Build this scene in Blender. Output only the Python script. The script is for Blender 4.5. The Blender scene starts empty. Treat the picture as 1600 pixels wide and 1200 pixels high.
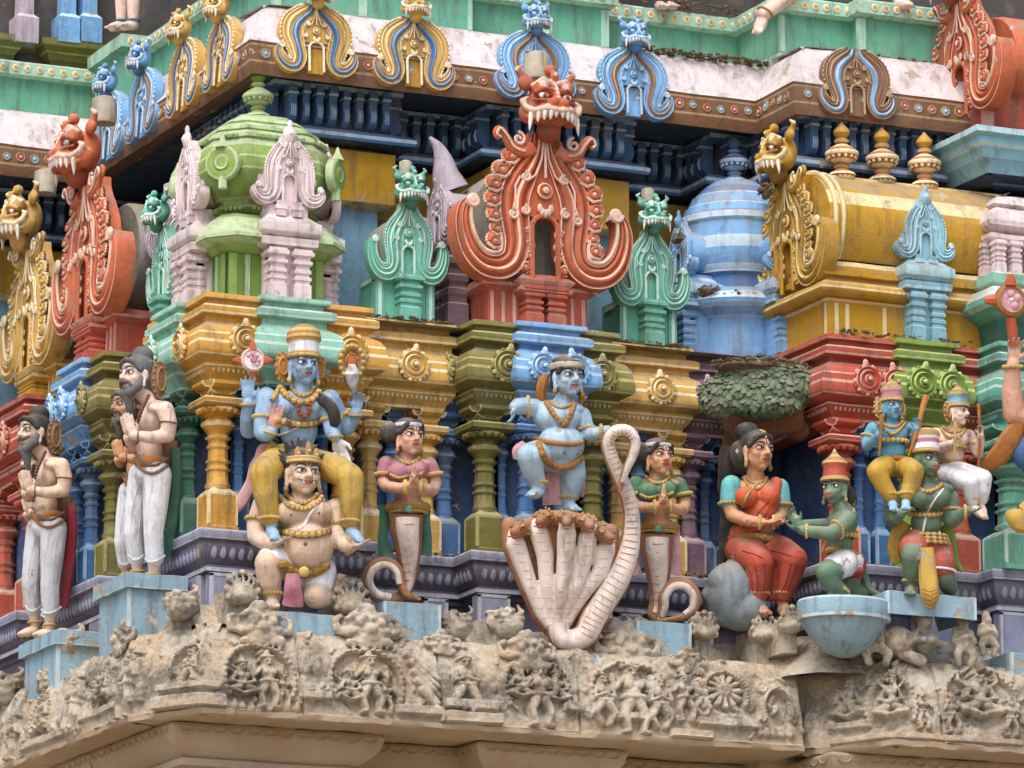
import bpy, bmesh, math, random
import numpy as np
from mathutils import Vector, Matrix, noise
random.seed(7)
scene = bpy.context.scene
# ---------------------------------------------------------------- camera, sky, sun, exposure
YAW, PIT, FPX, DIST = math.radians(24.4), math.radians(12.3), 8400.0, 34.0
fwd = Vector((math.sin(YAW)*math.cos(PIT), math.cos(YAW)*math.cos(PIT), math.sin(PIT)))
rgt = Vector((math.cos(YAW), -math.sin(YAW), 0))
upv = rgt.cross(fwd)
CAM = -(fwd*DIST + rgt*((324-800)/FPX*DIST) + upv*((600-828)/FPX*DIST))
cd = bpy.data.cameras.new('camera'); cam = bpy.data.objects.new('camera', cd)
scene.collection.objects.link(cam); scene.camera = cam
cam.location = CAM
cam.rotation_euler = fwd.to_track_quat('-Z', 'Y').to_euler()
cd.sensor_width = 36; cd.lens = 36*FPX/1600; cd.clip_start = 0.5; cd.clip_end = 2000
world = bpy.data.worlds.new('World'); scene.world = world; world.use_nodes = True
nt = world.node_tree; bg = nt.nodes['Background']
sky = nt.nodes.new('ShaderNodeTexSky'); sky.sky_type = 'NISHITA'; sky.sun_disc = False
SUN_EL, SUN_AZ = math.radians(58), math.radians(222)      # azimuth clockwise from +Y: behind and left of the camera
sky.sun_elevation = SUN_EL; sky.sun_rotation = SUN_AZ
sky.air_density = 0.8; sky.dust_density = 4.0; sky.ozone_density = 0.6
nt.links.new(sky.outputs[0], bg.inputs[0]); bg.inputs[1].default_value = 0.15
sl = bpy.data.lights.new('sun', 'SUN'); sl.energy = 0.9; sl.angle = math.radians(34); sl.color = (1, .96, .9)
so = bpy.data.objects.new('sun', sl); scene.collection.objects.link(so)
sdir = Vector((math.sin(SUN_AZ)*math.cos(SUN_EL), math.cos(SUN_AZ)*math.cos(SUN_EL), math.sin(SUN_EL)))
so.rotation_euler = (-sdir).to_track_quat('-Z', 'Y').to_euler()
so.location = sdir*60
vs = scene.view_settings; vs.view_transform = 'Standard'; vs.look = 'None'; vs.exposure = 0.84; vs.gamma = 1
scene.render.engine = 'CYCLES'

# ---------------------------------------------------------------- photo pixel -> place
def ray(px, py): return fwd + rgt*((px-800)/FPX) + upv*((600-py)/FPX)
def PY(px, py, Y):
    r = ray(px, py); return CAM + r*((Y-CAM.y)/r.y)
def PX(px, py, X):
    r = ray(px, py); return CAM + r*((X-CAM.x)/r.x)
def PZ(px, py, Z):
    r = ray(px, py); return CAM + r*((Z-CAM.z)/r.z)
def PD(px, py, d): return CAM + ray(px, py)*d
def depth(p): return (p-CAM).dot(fwd)
M = DIST/FPX          # metres per photo pixel near the facade

# ---------------------------------------------------------------- materials
def lin(h):
    c = [int(h[i:i+2], 16)/255 for i in (0, 2, 4)]; y = .3*c[0]+.59*c[1]+.11*c[2]; c = [v*.95+y*.05 for v in c]    # sun-bleached paint
    return [x/12.92 if x <= .04045 else ((x+.055)/1.055)**2.4 for x in c]
PAL = dict(
 yellow='c4902c', yellow_l='e4d0a0', mint='86c4ae', mint_l='c4e2d6', green='7f9e48', green_d='5f8826', green_l='aac490', pink='dcc6ca', pink_l='ece0e0', pink_d='b8909a',
 teal='5fae98', teal_l='b4dccf', teal_d='3d7c6c', orange='c05e34', orange_l='e2bba6', orange_d='96401c', cement='86847a', cement_l='bdb6a0', lilac='aea2b2', lilac_l='d2c8d4',
 sky='70a8dc', sky_l='b4d6f0', sky_d='4a7cb4', olive='6f6a22', olive_l='a8a060', olive_d='4e4a12', gold='c89e4a', gold_l='ecdcb4', blue='3569a2', blue_l='86abd0', blue_d='1f4270',
 wall='2c5488', mauve='7c5f72', mauve_l='b49cac', red='b84a32', red_l='dca694', red_d='8c2a16', lime='6f8f2e', lime_l='b2c878', plinth='8e92ac', plinth_l='b8bccb', plinth_d='6c6880',
 pedestal='86a8b8', pedestal_l='b8ccd6', stone='a8977c', white='e2dada', whitep='e0d4d6', brown='80583a', brown_l='b0936a', bracket='3a6698', bracket_l='a4c0dc', bracket_d='22405f',
 ugreen='62ae90', ugreen_l='a6d2b8', mustard='b88a10', mustard_d='9a6c10', mustard_l='e2cc96', pale='7fb4c8', pale_l='b0d6e2', dgreen='2f6b58', dgreen_l='5f9a84', dpurple='6c4258',
 dome='74aae0', dome_l='bcd8f0', dome_d='4c7cb8', dirt='7a654e', dark_grey='4a4644', dark='1a1512', ltblue='74a6c0', brick='a8462e',
 s_blue='92b8dc', s_blue2='a2c2d8', s_blue3='5a9cba', s_tan='dabda4', s_pink='eacaba', s_peach='d2a084', s_green='5c7a62', s_flesh='d29a72', palm='d8a090', hair='22201f', hairgrey='54585c',
 gold_j='a07a38', gold_jl='c8aa60', goldpants='c09a2e', goldpants_l='ddc478', whitecloth='dce0e6', redcloth='b24026', redcloth_d='8a2412', orangecloth='c4562a', bluecloth='5fb0b0', scarf='d8a4ac', scarf_d='b06a78',
 pinktop='b87484', greentop='3f7c56', eye='e8e6e0', iris='1c1210', muzzle='b4705e', lip='a8443a', brow='1d1816', crim='9c2c30', snake='e6d6cc', snake_b='a06c46', snake_d='7c4420', spot='c89a4a', leafgreen='4e634a', leafgreen2='6a7a5a', trunk='7a4c2c', rock='74848c',
 bead='5e3424', tailfeather='2f6a54', feather_e='a89848', toothw='e8e0d8', redsash='a02436', ochre='b06c1e')
MATS = {}
def mat(key):
    if key in MATS: return MATS[key]
    m = bpy.data.materials.new(key); m.use_nodes = True; MATS[key] = m
    t = m.node_tree; N = t.nodes; L = t.links; b = N['Principled BSDF']
    c = lin(PAL[key])
    geo = N.new('ShaderNodeNewGeometry')
    oi = N.new('ShaderNodeObjectInfo')
    def noise_n(sc, det=5, rough=.6, vec=None):
        n = N.new('ShaderNodeTexNoise'); n.inputs['Scale'].default_value = sc; n.inputs['Detail'].default_value = det; n.inputs['Roughness'].default_value = rough
        L.new(vec or geo.outputs['Position'], n.inputs['Vector']); return n
    def ramp(src, a, bb, ca=0, cb=1):
        r = N.new('ShaderNodeMapRange'); r.inputs[1].default_value = a; r.inputs[2].default_value = bb; r.inputs[3].default_value = ca; r.inputs[4].default_value = cb
        L.new(src, r.inputs[0]); return r.outputs[0]
    def mix(fac, A, B, mode='MIX'):
        x = N.new('ShaderNodeMix'); x.data_type = 'RGBA'; x.blend_type = mode
        if isinstance(fac, float): x.inputs[0].default_value = fac
        else: L.new(fac, x.inputs[0])
        for s, i in ((A, 6), (B, 7)):
            if isinstance(s, (list, tuple)): x.inputs[i].default_value = (*s[:3], 1)
            else: L.new(s, x.inputs[i])
        return x.outputs[2]
    if key == 'stone':
        n1 = noise_n(1.3, 6); n2 = noise_n(6, 8, .7); n3 = noise_n(30, 6, .7); n4 = noise_n(2.6, 8, .75); n5 = noise_n(3.1, 9, .8); n6 = noise_n(4.5, 4)
        sx = N.new('ShaderNodeSeparateXYZ'); L.new(geo.outputs['Position'], sx.inputs[0])
        col = mix(ramp(n1.outputs[0], .38, .62), lin('d0bda2'), lin('bea88e'))
        col = mix(ramp(n6.outputs[0], .5, .68, 0, .55), col, lin('c0a078'))
        old = ramp(sx.outputs[2], -1.28, -1.16)          # the exposed carved part is bleached and lichened, the mouldings below are not
        def both(f):
            q = N.new('ShaderNodeMath'); q.operation = 'MULTIPLY'; L.new(f, q.inputs[0]); L.new(old, q.inputs[1]); return q.outputs[0]
        col = mix(both(ramp(n4.outputs[0], .42, .54, 0, .8)), col, lin('d4cab6'))
        col = mix(both(ramp(n2.outputs[0], .50, .62, 0, .8)), col, lin('dcd4c2'))
        col = mix(both(ramp(n5.outputs[0], .47, .60, 0, .9)), col, lin('746f64'))
        n9 = noise_n(1.9, 9, .78); col = mix(both(ramp(n9.outputs[0], .54, .68, 0, .45)), col, lin('504b42'))
        col = mix(both(ramp(n3.outputs[0], .54, .66, 0, .4)), col, lin('4c463c'))
        L.new(col, b.inputs['Base Color']); b.inputs['Roughness'].default_value = .93; b.inputs['Specular IOR Level'].default_value = .2
        bp = N.new('ShaderNodeBump'); bp.inputs['Strength'].default_value = 1; bp.inputs['Distance'].default_value = .028
        n7 = noise_n(24, 9, .78); L.new(n7.outputs[0], bp.inputs['Height']); L.new(bp.outputs[0], b.inputs['Normal'])
        return m
    if key in ('dirt', 'ground'):
        n2 = noise_n(30, 8, .8)
        L.new(mix(ramp(n2.outputs[0], .35, .7), [x*.55 for x in c], [min(1, x*1.5) for x in c]), b.inputs['Base Color']); b.inputs['Roughness'].default_value = 1
        bp = N.new('ShaderNodeBump'); bp.inputs['Strength'].default_value = 1; bp.inputs['Distance'].default_value = .03
        L.new(n2.outputs[0], bp.inputs['Height']); L.new(bp.outputs[0], b.inputs['Normal']); return m
    # painted lime plaster: faded and mottled paint, rain streaks, dust lying on ledges, flaked patches, hand-brushed relief
    n1 = noise_n(1.7, 5); n2 = noise_n(13, 7, .7); nA = noise_n(4.2, 6, .7)
    vm = N.new('ShaderNodeVectorMath'); vm.operation = 'MULTIPLY'; vm.inputs[1].default_value = (11, 11, 1.5); L.new(geo.outputs['Position'], vm.inputs[0])
    n3 = noise_n(1, 7, .72, vm.outputs[0]); n4 = noise_n(24, 8, .75); n5 = noise_n(3.4, 6, .7); n6 = noise_n(5.5, 5, .62)
    col = mix(ramp(n1.outputs[0], .36, .64, .0, .26), c, [x*.62+.17 for x in c])
    col = mix(ramp(nA.outputs[0], .42, .66, .0, .30), col, [x*.60 for x in c])
    col = mix(ramp(n2.outputs[0], .42, .68, 0, .30), col, [min(.82, x*1.2+.06) for x in c])
    col = mix(ramp(n3.outputs[0], .50, .66, 0, .58), col, lin('5c5145'))
    col = mix(ramp(n5.outputs[0], .54, .70, 0, .34), col, lin('958874'))
    sn = N.new('ShaderNodeSeparateXYZ'); L.new(geo.outputs['Normal'], sn.inputs[0])
    dm = N.new('ShaderNodeMath'); dm.operation = 'MULTIPLY'; L.new(ramp(sn.outputs[2], .35, .9, 0, .75), dm.inputs[0]); L.new(ramp(n5.outputs[0], .36, .6), dm.inputs[1])
    col = mix(dm.outputs[0], col, lin('8f8270'))
    chip = ramp(n4.outputs[0], .655, .675)
    col = mix(chip, col, lin('a59a86'))
    fl = .60 if key.startswith('pedestal') else (.655 if key.startswith('s_') or key in ('whitecloth', 'snake', 'plinth', 'plinth_l', 'whitep') else .67)
    flake = ramp(n6.outputs[0], fl, fl+.012)
    col = mix(flake, col, mix(ramp(n2.outputs[0], .35, .65), lin('b9ae98'), lin('94897a')))
    hs = N.new('ShaderNodeHueSaturation'); L.new(col, hs.inputs['Color']); L.new(ramp(oi.outputs['Random'], 0, 1, .90, 1.08), hs.inputs['Value'])
    L.new(hs.outputs[0], b.inputs['Base Color'])
    gloss = .5 if key.startswith('s_') or key in ('redcloth', 'orangecloth', 'goldpants') else .62
    L.new(ramp(n2.outputs[0], .3, .7, gloss-.05, gloss+.28), b.inputs['Roughness'])
    b.inputs['Specular IOR Level'].default_value = .28
    bp = N.new('ShaderNodeBump'); bp.inputs['Strength'].default_value = .55; bp.inputs['Distance'].default_value = .014
    n7 = noise_n(21, 5, .6); L.new(n7.outputs[0], bp.inputs['Height'])
    bp2 = N.new('ShaderNodeBump'); bp2.invert = True; bp2.inputs['Strength'].default_value = .7; bp2.inputs['Distance'].default_value = .005
    mx = N.new('ShaderNodeMath'); mx.operation = 'MAXIMUM'; L.new(chip, mx.inputs[0]); L.new(flake, mx.inputs[1])
    L.new(mx.outputs[0], bp2.inputs['Height']); L.new(bp.outputs[0], bp2.inputs['Normal']); L.new(bp2.outputs[0], b.inputs['Normal'])
    return m

# ---------------------------------------------------------------- object helpers
WL = {}
col = scene.collection
def tag(o, label=None, cat=None, group=None, kind=None):
    if label: o['label'] = label
    if cat: o['category'] = cat
    if group: o['group'] = group
    if kind: o['kind'] = kind
    return o
def thing(name, label, cat, loc, group=None):
    o = bpy.data.objects.new(name, None); col.objects.link(o); o.empty_display_size = .1
    o.location = loc; WL[o.name] = Vector(loc); return tag(o, label, cat, group)
def link(name, me, parent=None, loc=None):
    """mesh in world coordinates (loc None) is shifted to its parent's base"""
    o = bpy.data.objects.new(name, me); col.objects.link(o)
    if parent is not None: o.parent = parent
    base = WL[parent.name] if parent is not None else Vector((0, 0, 0))
    if loc is not None:
        o.location = Vector(loc)-base; WL[o.name] = Vector(loc)
    else: WL[o.name] = base
    return o
def copytree(src, loc, label=None, group=None, rotz=None, scale=None):
    r = src.copy(); col.objects.link(r); r.location = loc; WL[r.name] = Vector(loc)
    if label: r['label'] = label
    if group: r['group'] = group
    if rotz is not None: r.rotation_euler.z = rotz
    if scale: r.scale = scale
    for ch in list(src.children):
        c = ch.copy(); col.objects.link(c); c.parent = r
        for g in list(ch.children):
            d = g.copy(); col.objects.link(d); d.parent = c
    return r

class MB:
    def __init__(s): s.v = []; s.f = []; s.m = []
    def face(s, idx, mt): s.f.append(tuple(idx)); s.m.append(mt)
    def grid(s, rows, mt='white', cu=False, cv=False, rowm=None, colm=None, caps=False):
        """rows of points; cu closes along a row, cv closes rows; rowm[i] is the colour between rows i,i+1"""
        o = len(s.v); n = len(rows); k = len(rows[0])
        for r in rows: s.v.extend([tuple(p) for p in r])
        for i in range(n if cv else n-1):
            i2 = (i+1) % n
            for j in range(k if cu else k-1):
                j2 = (j+1) % k
                mm = rowm[i] if rowm else (colm[j] if colm else mt)
                s.face((o+i*k+j, o+i*k+j2, o+i2*k+j2, o+i2*k+j), mm)
        if caps:
            s.face([o+j for j in range(k)][::-1], rowm[0] if rowm else mt); s.face([o+(n-1)*k+j for j in range(k)], rowm[-1] if rowm else mt)
    def tube(s, path, rad, mt, seg=7, sq=1.0, nrm=None, closed=False):
        """tube along a path; sq flattens it along nrm"""
        path = [Vector(p) for p in path]; n = len(path)
        if not isinstance(rad, (list, tuple)): rad = [rad]*n
        rows = []; ref = Vector(nrm).normalized() if nrm is not None else None
        prev = None
        for i, p in enumerate(path):
            t = (path[(i+1) % n]-path[i-1]) if closed else (path[min(i+1, n-1)]-path[max(i-1, 0)])
            t = t.normalized() if t.length > 1e-9 else Vector((0, 0, 1))
            if ref is not None: a = ref - t*ref.dot(t)
            elif prev is not None: a = prev - t*prev.dot(t)
            else:
                a = Vector((0, 0, 1)) if abs(t.z) < .9 else Vector((1, 0, 0)); a = a - t*a.dot(t)
            if a.length < 1e-6: a = t.orthogonal()
            a.normalize(); prev = a; bb = t.cross(a)
            rows.append([p + (a*math.cos(2*math.pi*j/seg)*sq + bb*math.sin(2*math.pi*j/seg))*rad[i] for j in range(seg)])
        s.grid(rows, mt, cu=True, cv=closed, caps=not closed)
    def ell(s, c, r, mt, rot=None, su=10, sv=7):
        c = Vector(c); R = rot or Matrix.Identity(3)
        if not isinstance(r, (tuple, list)): r = (r, r, r)
        rows = []
        for i in range(sv+1):
            th = math.pi*i/sv; st, ct = max(math.sin(th), 1e-4), math.cos(th)
            rows.append([c + R @ Vector((r[0]*st*math.cos(2*math.pi*j/su), r[1]*st*math.sin(2*math.pi*j/su), r[2]*ct)) for j in range(su)])
        s.grid(rows, mt, cu=True)
    def capsule(s, a, ra, b, rb, mt='x', seg=18):
        a, b = Vector(a), Vector(b); d = b-a; t = d.normalized() if d.length > 1e-7 else Vector((0, 0, 1))
        x = t.orthogonal().normalized(); y = t.cross(x); rows = []
        for ang in (-88, -55, -25, 0): rows.append((a + t*ra*math.sin(math.radians(ang)), ra*math.cos(math.radians(ang))))
        for ang in (0, 25, 55, 88): rows.append((b + t*rb*math.sin(math.radians(ang)), rb*math.cos(math.radians(ang))))
        s.grid([[c + (x*math.cos(2*math.pi*j/seg)+y*math.sin(2*math.pi*j/seg))*r for j in range(seg)] for c, r in rows], mt, cu=True, caps=True)
    def box(s, lo, hi, mt):
        x0, y0, z0 = lo; x1, y1, z1 = hi
        s.grid([[(x0, y0, z), (x1, y0, z), (x1, y1, z), (x0, y1, z)] for z in (z0, z1)], mt, cu=True, caps=True)
    def lathe(s, prof, c, seg=16, rot=0, axis=None, sx=1, sy=1):
        """prof: (radius, height, colour of the strip that starts here); seg=4 with rot pi/4 makes square blocks"""
        c = Vector(c)
        if axis is None: X, Y, Z = Vector((1, 0, 0)), Vector((0, 1, 0)), Vector((0, 0, 1))
        else:
            Z = Vector(axis).normalized(); X = Z.orthogonal().normalized(); Y = Z.cross(X)
        k = 1/math.cos(math.pi/seg) if seg <= 8 else 1
        rows = [[c + (X*math.cos(rot+2*math.pi*j/seg)*sx + Y*math.sin(rot+2*math.pi*j/seg)*sy)*(r*k) + Z*h for j in range(seg)] for r, h, _ in prof]
        s.grid(rows, rowm=[p[2] for p in prof], cu=True, caps=True)
    def mould(s, path, prof, closed=False, step=.1, jit=.004, cap=True):
        """profile (outward offset, z, colour) swept along a plan path; outside is on the right of travel"""
        pts = [Vector((p[0], p[1])) for p in path]; n = len(pts); fine = []
        segs = n if closed else n-1
        def nrm(i):
            d = (pts[(i+1) % n]-pts[i]).normalized(); return Vector((d.y, -d.x))
        for i in range(n):
            if closed or 0 < i < n-1:
                n1, n2 = nrm((i-1) % n), nrm(i); m = (n1+n2)/max(.25, 1+n1.dot(n2))
            elif i == 0: m = nrm(0)
            else: m = nrm(n-2)
            fine.append((pts[i], m))
            if i < segs:
                q = pts[(i+1) % n]; L = (q-pts[i]).length; k = max(1, int(L/step)); nn = nrm(i)
                for j in range(1, k): fine.append((pts[i].lerp(q, j/k), nn))
        rows = []
        for d, z, _ in prof:
            row = []
            for p, m in fine:
                v = Vector((p.x+m.x*d, p.y+m.y*d, z))
                if jit: v += noise.noise_vector(v*7.0)*jit
                row.append(v)
            rows.append(row)
        s.grid(rows, rowm=[p[2] for p in prof[:-1]], cu=closed)
        if cap and not closed:
            o = len(s.v)-len(rows)*len(fine); k = len(fine)
            s.face([o+i*k for i in range(len(rows))], prof[0][2]); s.face([o+i*k+k-1 for i in range(len(rows))][::-1], prof[0][2])
    def xf(s, fn): s.v = [tuple(fn(Vector(p))) for p in s.v]; return s
    def mirror(s):
        s.v = [(y, x, z) for x, y, z in s.v]; s.f = [tuple(reversed(f)) for f in s.f]; return s
    def data(s, name, base=Vector((0, 0, 0)), smooth=38):
        me = bpy.data.meshes.new(name)
        me.from_pydata([(x-base.x, y-base.y, z-base.z) for x, y, z in s.v], [], s.f)
        keys = list(dict.fromkeys(s.m))
        for k in keys: me.materials.append(mat(k))
        ix = {k: i for i, k in enumerate(keys)}
        me.polygons.foreach_set('material_index', [ix[k] for k in s.m])
        if smooth:
            me.polygons.foreach_set('use_smooth', [True]*len(s.f)); me.set_sharp_from_angle(angle=math.radians(smooth))
        me.update(); return me
    def build(s, name, parent=None, mir=False, smooth=38):
        if mir: s.mirror()
        return link(name, s.data(name, WL[parent.name] if parent is not None else Vector((0, 0, 0)), smooth), parent)
def swap(p, mir): return Vector((p[1], p[0], p[2])) if mir else Vector(p)
def spiral(c, r0, turns, X, Y, start=0, n=22, r1=.12):
    c = Vector(c); out = []
    for i in range(n+1):
        t = i/n; r = r0*(1-t)+r0*r1*t; a = start+turns*2*math.pi*t
        out.append(c + X*(r*math.cos(a)) + Y*(r*math.sin(a)))
    return out
def smoothpath(pts, k=6):
    """Catmull-Rom through points of any dimension"""
    P = [np.array(p, float) for p in pts]; P = [2*P[0]-P[1]]+P+[2*P[-1]-P[-2]]; out = []
    for i in range(1, len(P)-2):
        for j in range(k):
            t = j/k; a, b, c, d = P[i-1:i+3]
            out.append(.5*((2*b)+(-a+c)*t+(2*a-5*b+4*c-d)*t*t+(-a+3*b-3*c+d)*t**3))
    out.append(P[-2]); return out
def remesh(mb, voxel, prims=None, smooth=2, name='tmp'):
    """union of closed pieces grown together into one skin; colours follow the nearest piece"""
    me = bpy.data.meshes.new(name); me.from_pydata(mb.v, [], mb.f); o = bpy.data.objects.new(name, me); col.objects.link(o)
    md = o.modifiers.new('r', 'REMESH'); md.mode = 'VOXEL'; md.voxel_size = voxel; md.use_smooth_shade = True
    if smooth:
        sm = o.modifiers.new('s', 'SMOOTH'); sm.factor = .5; sm.iterations = smooth
    dg = bpy.context.evaluated_depsgraph_get(); new = bpy.data.meshes.new_from_object(o.evaluated_get(dg), depsgraph=dg)
    bpy.data.objects.remove(o); bpy.data.meshes.remove(me)
    new.name = name; new.materials.clear()
    if prims:
        nf = len(new.polygons); ce = np.empty(nf*3); new.polygons.foreach_get('center', ce); ce = ce.reshape(-1, 3)
        best = np.full(nf, 1e9); idx = np.zeros(nf, int); keys = list(dict.fromkeys(p[-1] for p in prims)); ki = {k: i for i, k in enumerate(keys)}
        for p in prims:
            if p[0] == 'c':
                a, b = np.array(p[1]), np.array(p[3]); ab = b-a; L2 = max(ab@ab, 1e-9)
                t = np.clip(((ce-a)@ab)/L2, 0, 1); d = np.linalg.norm(ce-a-t[:, None]*ab, axis=1)-(p[2]+(p[4]-p[2])*t)
            else:
                R = np.array(p[3]) if p[3] is not None else np.eye(3); q = ((ce-np.array(p[1]))@R)/np.array(p[2]); d = (np.linalg.norm(q, axis=1)-1)*min(p[2])
            w = d < best; best[w] = d[w]; idx[w] = ki[p[-1]]
        for k in keys: new.materials.append(mat(k))
        new.polygons.foreach_set('material_index', idx.astype(np.int32))
    new.polygons.foreach_set('use_smooth', [True]*len(new.polygons)); new.update()
    return new
# ================================================================ the setting
def sheet():
    b = MB(); b.grid([[(-400, -400, -16), (400, -400, -16)], [(-400, 400, -16), (400, 400, -16)]], 'ground'); o = b.build('ground'); o['kind'] = 'structure'
PAL['ground'] = 'b4a082'; sheet()

PLAN = [(-2.2, 8), (-2.2, 4.45), (-.05, 4.45), (-.05, 3.36), (.30, 3.36), (.30, 2.82), (0, 2.82), (0, 1.87), (.30, 1.87), (.30, 1.06), (0, 1.06), (0, 0), (1.06, 0), (1.06, .30), (1.87, .30), (1.87, 0), (2.82, 0), (2.82, .30),
        (4.14, .30), (4.14, -.60), (5.26, -.60), (5.26, -.80), (7.5, -.80)]
# wall core behind the pillars
b = MB(); b.mould(PLAN, [(-.19, -.9, 'wall'), (-.19, 1.54, 'wall'), (-.14, 1.545, 'ltblue')], jit=0)
o = b.build('wall_lower'); o['kind'] = 'structure'
# purple plinth under the pillars
pl = thing('wall_plinth', 'purple grey moulded plinth with petal row stepping along under the pillars', 'plinth', (0, 0, -.5))
b = MB(); b.mould(PLAN, [(-.2, .002, 'plinth_l'), (.075, 0, 'plinth_l'), (.08, -.012, 'plinth'), (.08, -.055, 'plinth_l'), (.075, -.065, 'plinth_d'), (.05, -.075, 'plinth_d'), (.05, -.09, 'plinth_d'),
   (.055, -.10, 'plinth_d'), (.045, -.145, 'plinth_d'), (.02, -.185, 'plinth_d'), (-.02, -.215, 'plinth'), (-.02, -.225, 'plinth'), (.01, -.235, 'plinth_l'), (.01, -.262, 'plinth_d'), (-.04, -.27, 'plinth_d'), (-.04, -.30, 'plinth_d'), (-.06, -.31, 'plinth_d'), (-.06, -.60, 'plinth_d')])
b.build('moulding', pl)
def along(path, d, step, inset=0):
    """points every step along a plan path at outward offset d, with outward normal"""
    out = []
    for i in range(len(path)-1):
        a, q = Vector(path[i]), Vector(path[i+1]); L = (q-a).length; t = (q-a)/L; n = Vector((t.y, -t.x)); k = max(1, round((L-2*inset)/step))
        for j in range(k): out.append((a + t*(inset+(j+.5)*(L-2*inset)/k) + n*d, n))
    return out
b = MB()
for p, n in along(PLAN, .038, .062): b.ell((p.x, p.y, -.14), (.026 if abs(n.y) > .5 else .022, .026 if abs(n.x) > .5 else .022, .048), 'plinth', su=6, sv=4)
b.build('petal_row', pl)['kind'] = 'stuff'
# short blocks of the plinth foot, each with pale corners
def block(par, name, lo, hi, mt, ml, e=.018):
    b = MB(); x0, y0, z0 = lo; x1, y1, z1 = hi; b.box(lo, hi, mt)
    for x in (x0, x1):
        b.box((x-.003 if x == x0 else x-e, y0-.003, z0), (x+e if x == x0 else x+.003, y0+e, z1-.002), ml)
    b.box((x0-.003, y0-.003, z1-e), (x1+.003, y0+e, z1+.002), ml)
    return b.build(name, par)
for (x, y, w) in ((.12, -.02, .2), (.9, -.02, .24), (1.3, .27, .16), (1.7, .27, .16), (1.98, -.02, .22), (2.72, -.02, .2), (3.1, .27, .18), (3.6, .27, .2), (4.28, -.62, .26), (4.9, -.62, .3), (5.4, -.82, .26), (5.9, -.82, .3)):
    block(pl, 'foot_block', (x-w/2, y, -.62), (x+w/2, y+.1, -.275), 'plinth', 'plinth_l')
for (yy, w) in ((.2, .2), (.62, .2), (2.0, .22), (2.5, .2)):
    b = MB(); b.box((-.02, yy-w/2, -.62), (.1, yy+w/2, -.275), 'plinth'); b.box((-.023, yy-w/2-.003, -.62), (.0, yy-w/2+.016, -.277), 'plinth_l'); b.build('foot_block', pl)

# ================================================================ pillared bays
def pillar(par, x, y, w, c, mir=False, z0=0., z1=1.0):
    """square foot, ringed eight-sided shaft, lotus neck, square abacus, scrolled bracket"""
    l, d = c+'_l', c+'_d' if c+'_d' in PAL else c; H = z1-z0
    Z = lambda t: z0+t*H
    q = math.pi/4; o = swap((x, y, z0), mir)
    root = MB(); h = w*.5
    root.lathe([(h*1.12, Z(0), c), (h*1.12, Z(.03), l), (h, Z(.035), c), (h, Z(.235), l), (h, Z(.25), l), (h*.62, Z(.285), c)], (x, y, 0), 4, q)
    for sx in (-1, 1):
        root.box((x+sx*h-.008, y-h-.004, Z(.04)), (x+sx*h+.008, y-h+.012, Z(.245)), l)
        root.box((x-h-.004, y+sx*h-.008, Z(.04)), (x-h+.012, y+sx*h+.008, Z(.243)), l)
    P = root.build('pillar', par, mir)
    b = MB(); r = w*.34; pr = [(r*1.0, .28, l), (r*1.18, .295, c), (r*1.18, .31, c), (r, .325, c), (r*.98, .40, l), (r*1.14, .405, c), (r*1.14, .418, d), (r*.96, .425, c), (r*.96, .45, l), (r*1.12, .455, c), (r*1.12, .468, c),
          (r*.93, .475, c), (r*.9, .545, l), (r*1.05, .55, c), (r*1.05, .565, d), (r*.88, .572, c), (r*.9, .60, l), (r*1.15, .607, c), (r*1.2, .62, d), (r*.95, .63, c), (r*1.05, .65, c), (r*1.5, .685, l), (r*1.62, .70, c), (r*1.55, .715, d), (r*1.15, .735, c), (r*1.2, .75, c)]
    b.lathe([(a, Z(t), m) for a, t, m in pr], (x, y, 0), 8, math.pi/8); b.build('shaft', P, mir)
    b = MB(); R = w*.72
    b.lathe([(r*1.1, Z(.742), c), (R*.7, Z(.752), d), (R*.98, Z(.79), l), (R*1.0, Z(.80), c), (R*.9, Z(.81), c)], (x, y, 0), 16)
    for k in range(16):
        a = 2*math.pi*(k+.5)/16; b.ell((x+R*.93*math.cos(a), y+R*.93*math.sin(a), Z(.782)), (R*.17, R*.17, H*.022), c, su=6, sv=4)
    b.build('lotus', P, mir)
    b = MB()
    b.lathe([(R*.9, Z(.805), c), (R*1.06, Z(.82), l), (R*1.1, Z(.828), c), (R*1.1, Z(.85), l), (R*1.04, Z(.86), c), (h*.85, Z(.872), c), (h*.8, Z(1.0), c)], (x, y, 0), 4, q)
    b.build('abacus', P, mir)
    b = MB(); g = h*1.55   # corbel bracket with curled ends
    for k in range(2):
        pts = [(-g, .965), (g, .965), (g, .945), (g*.82, .925), (g*.62, .922), (g*.5, .90), (g*.28, .885), (-g*.28, .885), (-g*.5, .90), (-g*.62, .922), (-g*.82, .925), (-g, .945)]
        t = h*.92 if k == 0 else h*.9
        rows = []
        for s in (-t, t):
            rows.append([(x+u, y+s, Z(v)) if k == 0 else (x+s, y+u, Z(v)+.001) for u, v in pts])
        b.grid(rows, c, cu=True, caps=True)
    for s in (-1, 1):
        b.tube([(x+g*u*s, y-h*.93, Z(v)) for u, v in ((.3, .892), (.52, .905), (.62, .93), (.85, .932), (.97, .95), (.97, .966))], .007, l, 5)
        b.tube([(x-h*.93, y+g*u*s, Z(v)) for u, v in ((.3, .892), (.52, .905), (.62, .93), (.85, .932), (.97, .95), (.97, .966))], .007, l, 5)
    b.build('bracket', P, mir)
    return P
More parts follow.
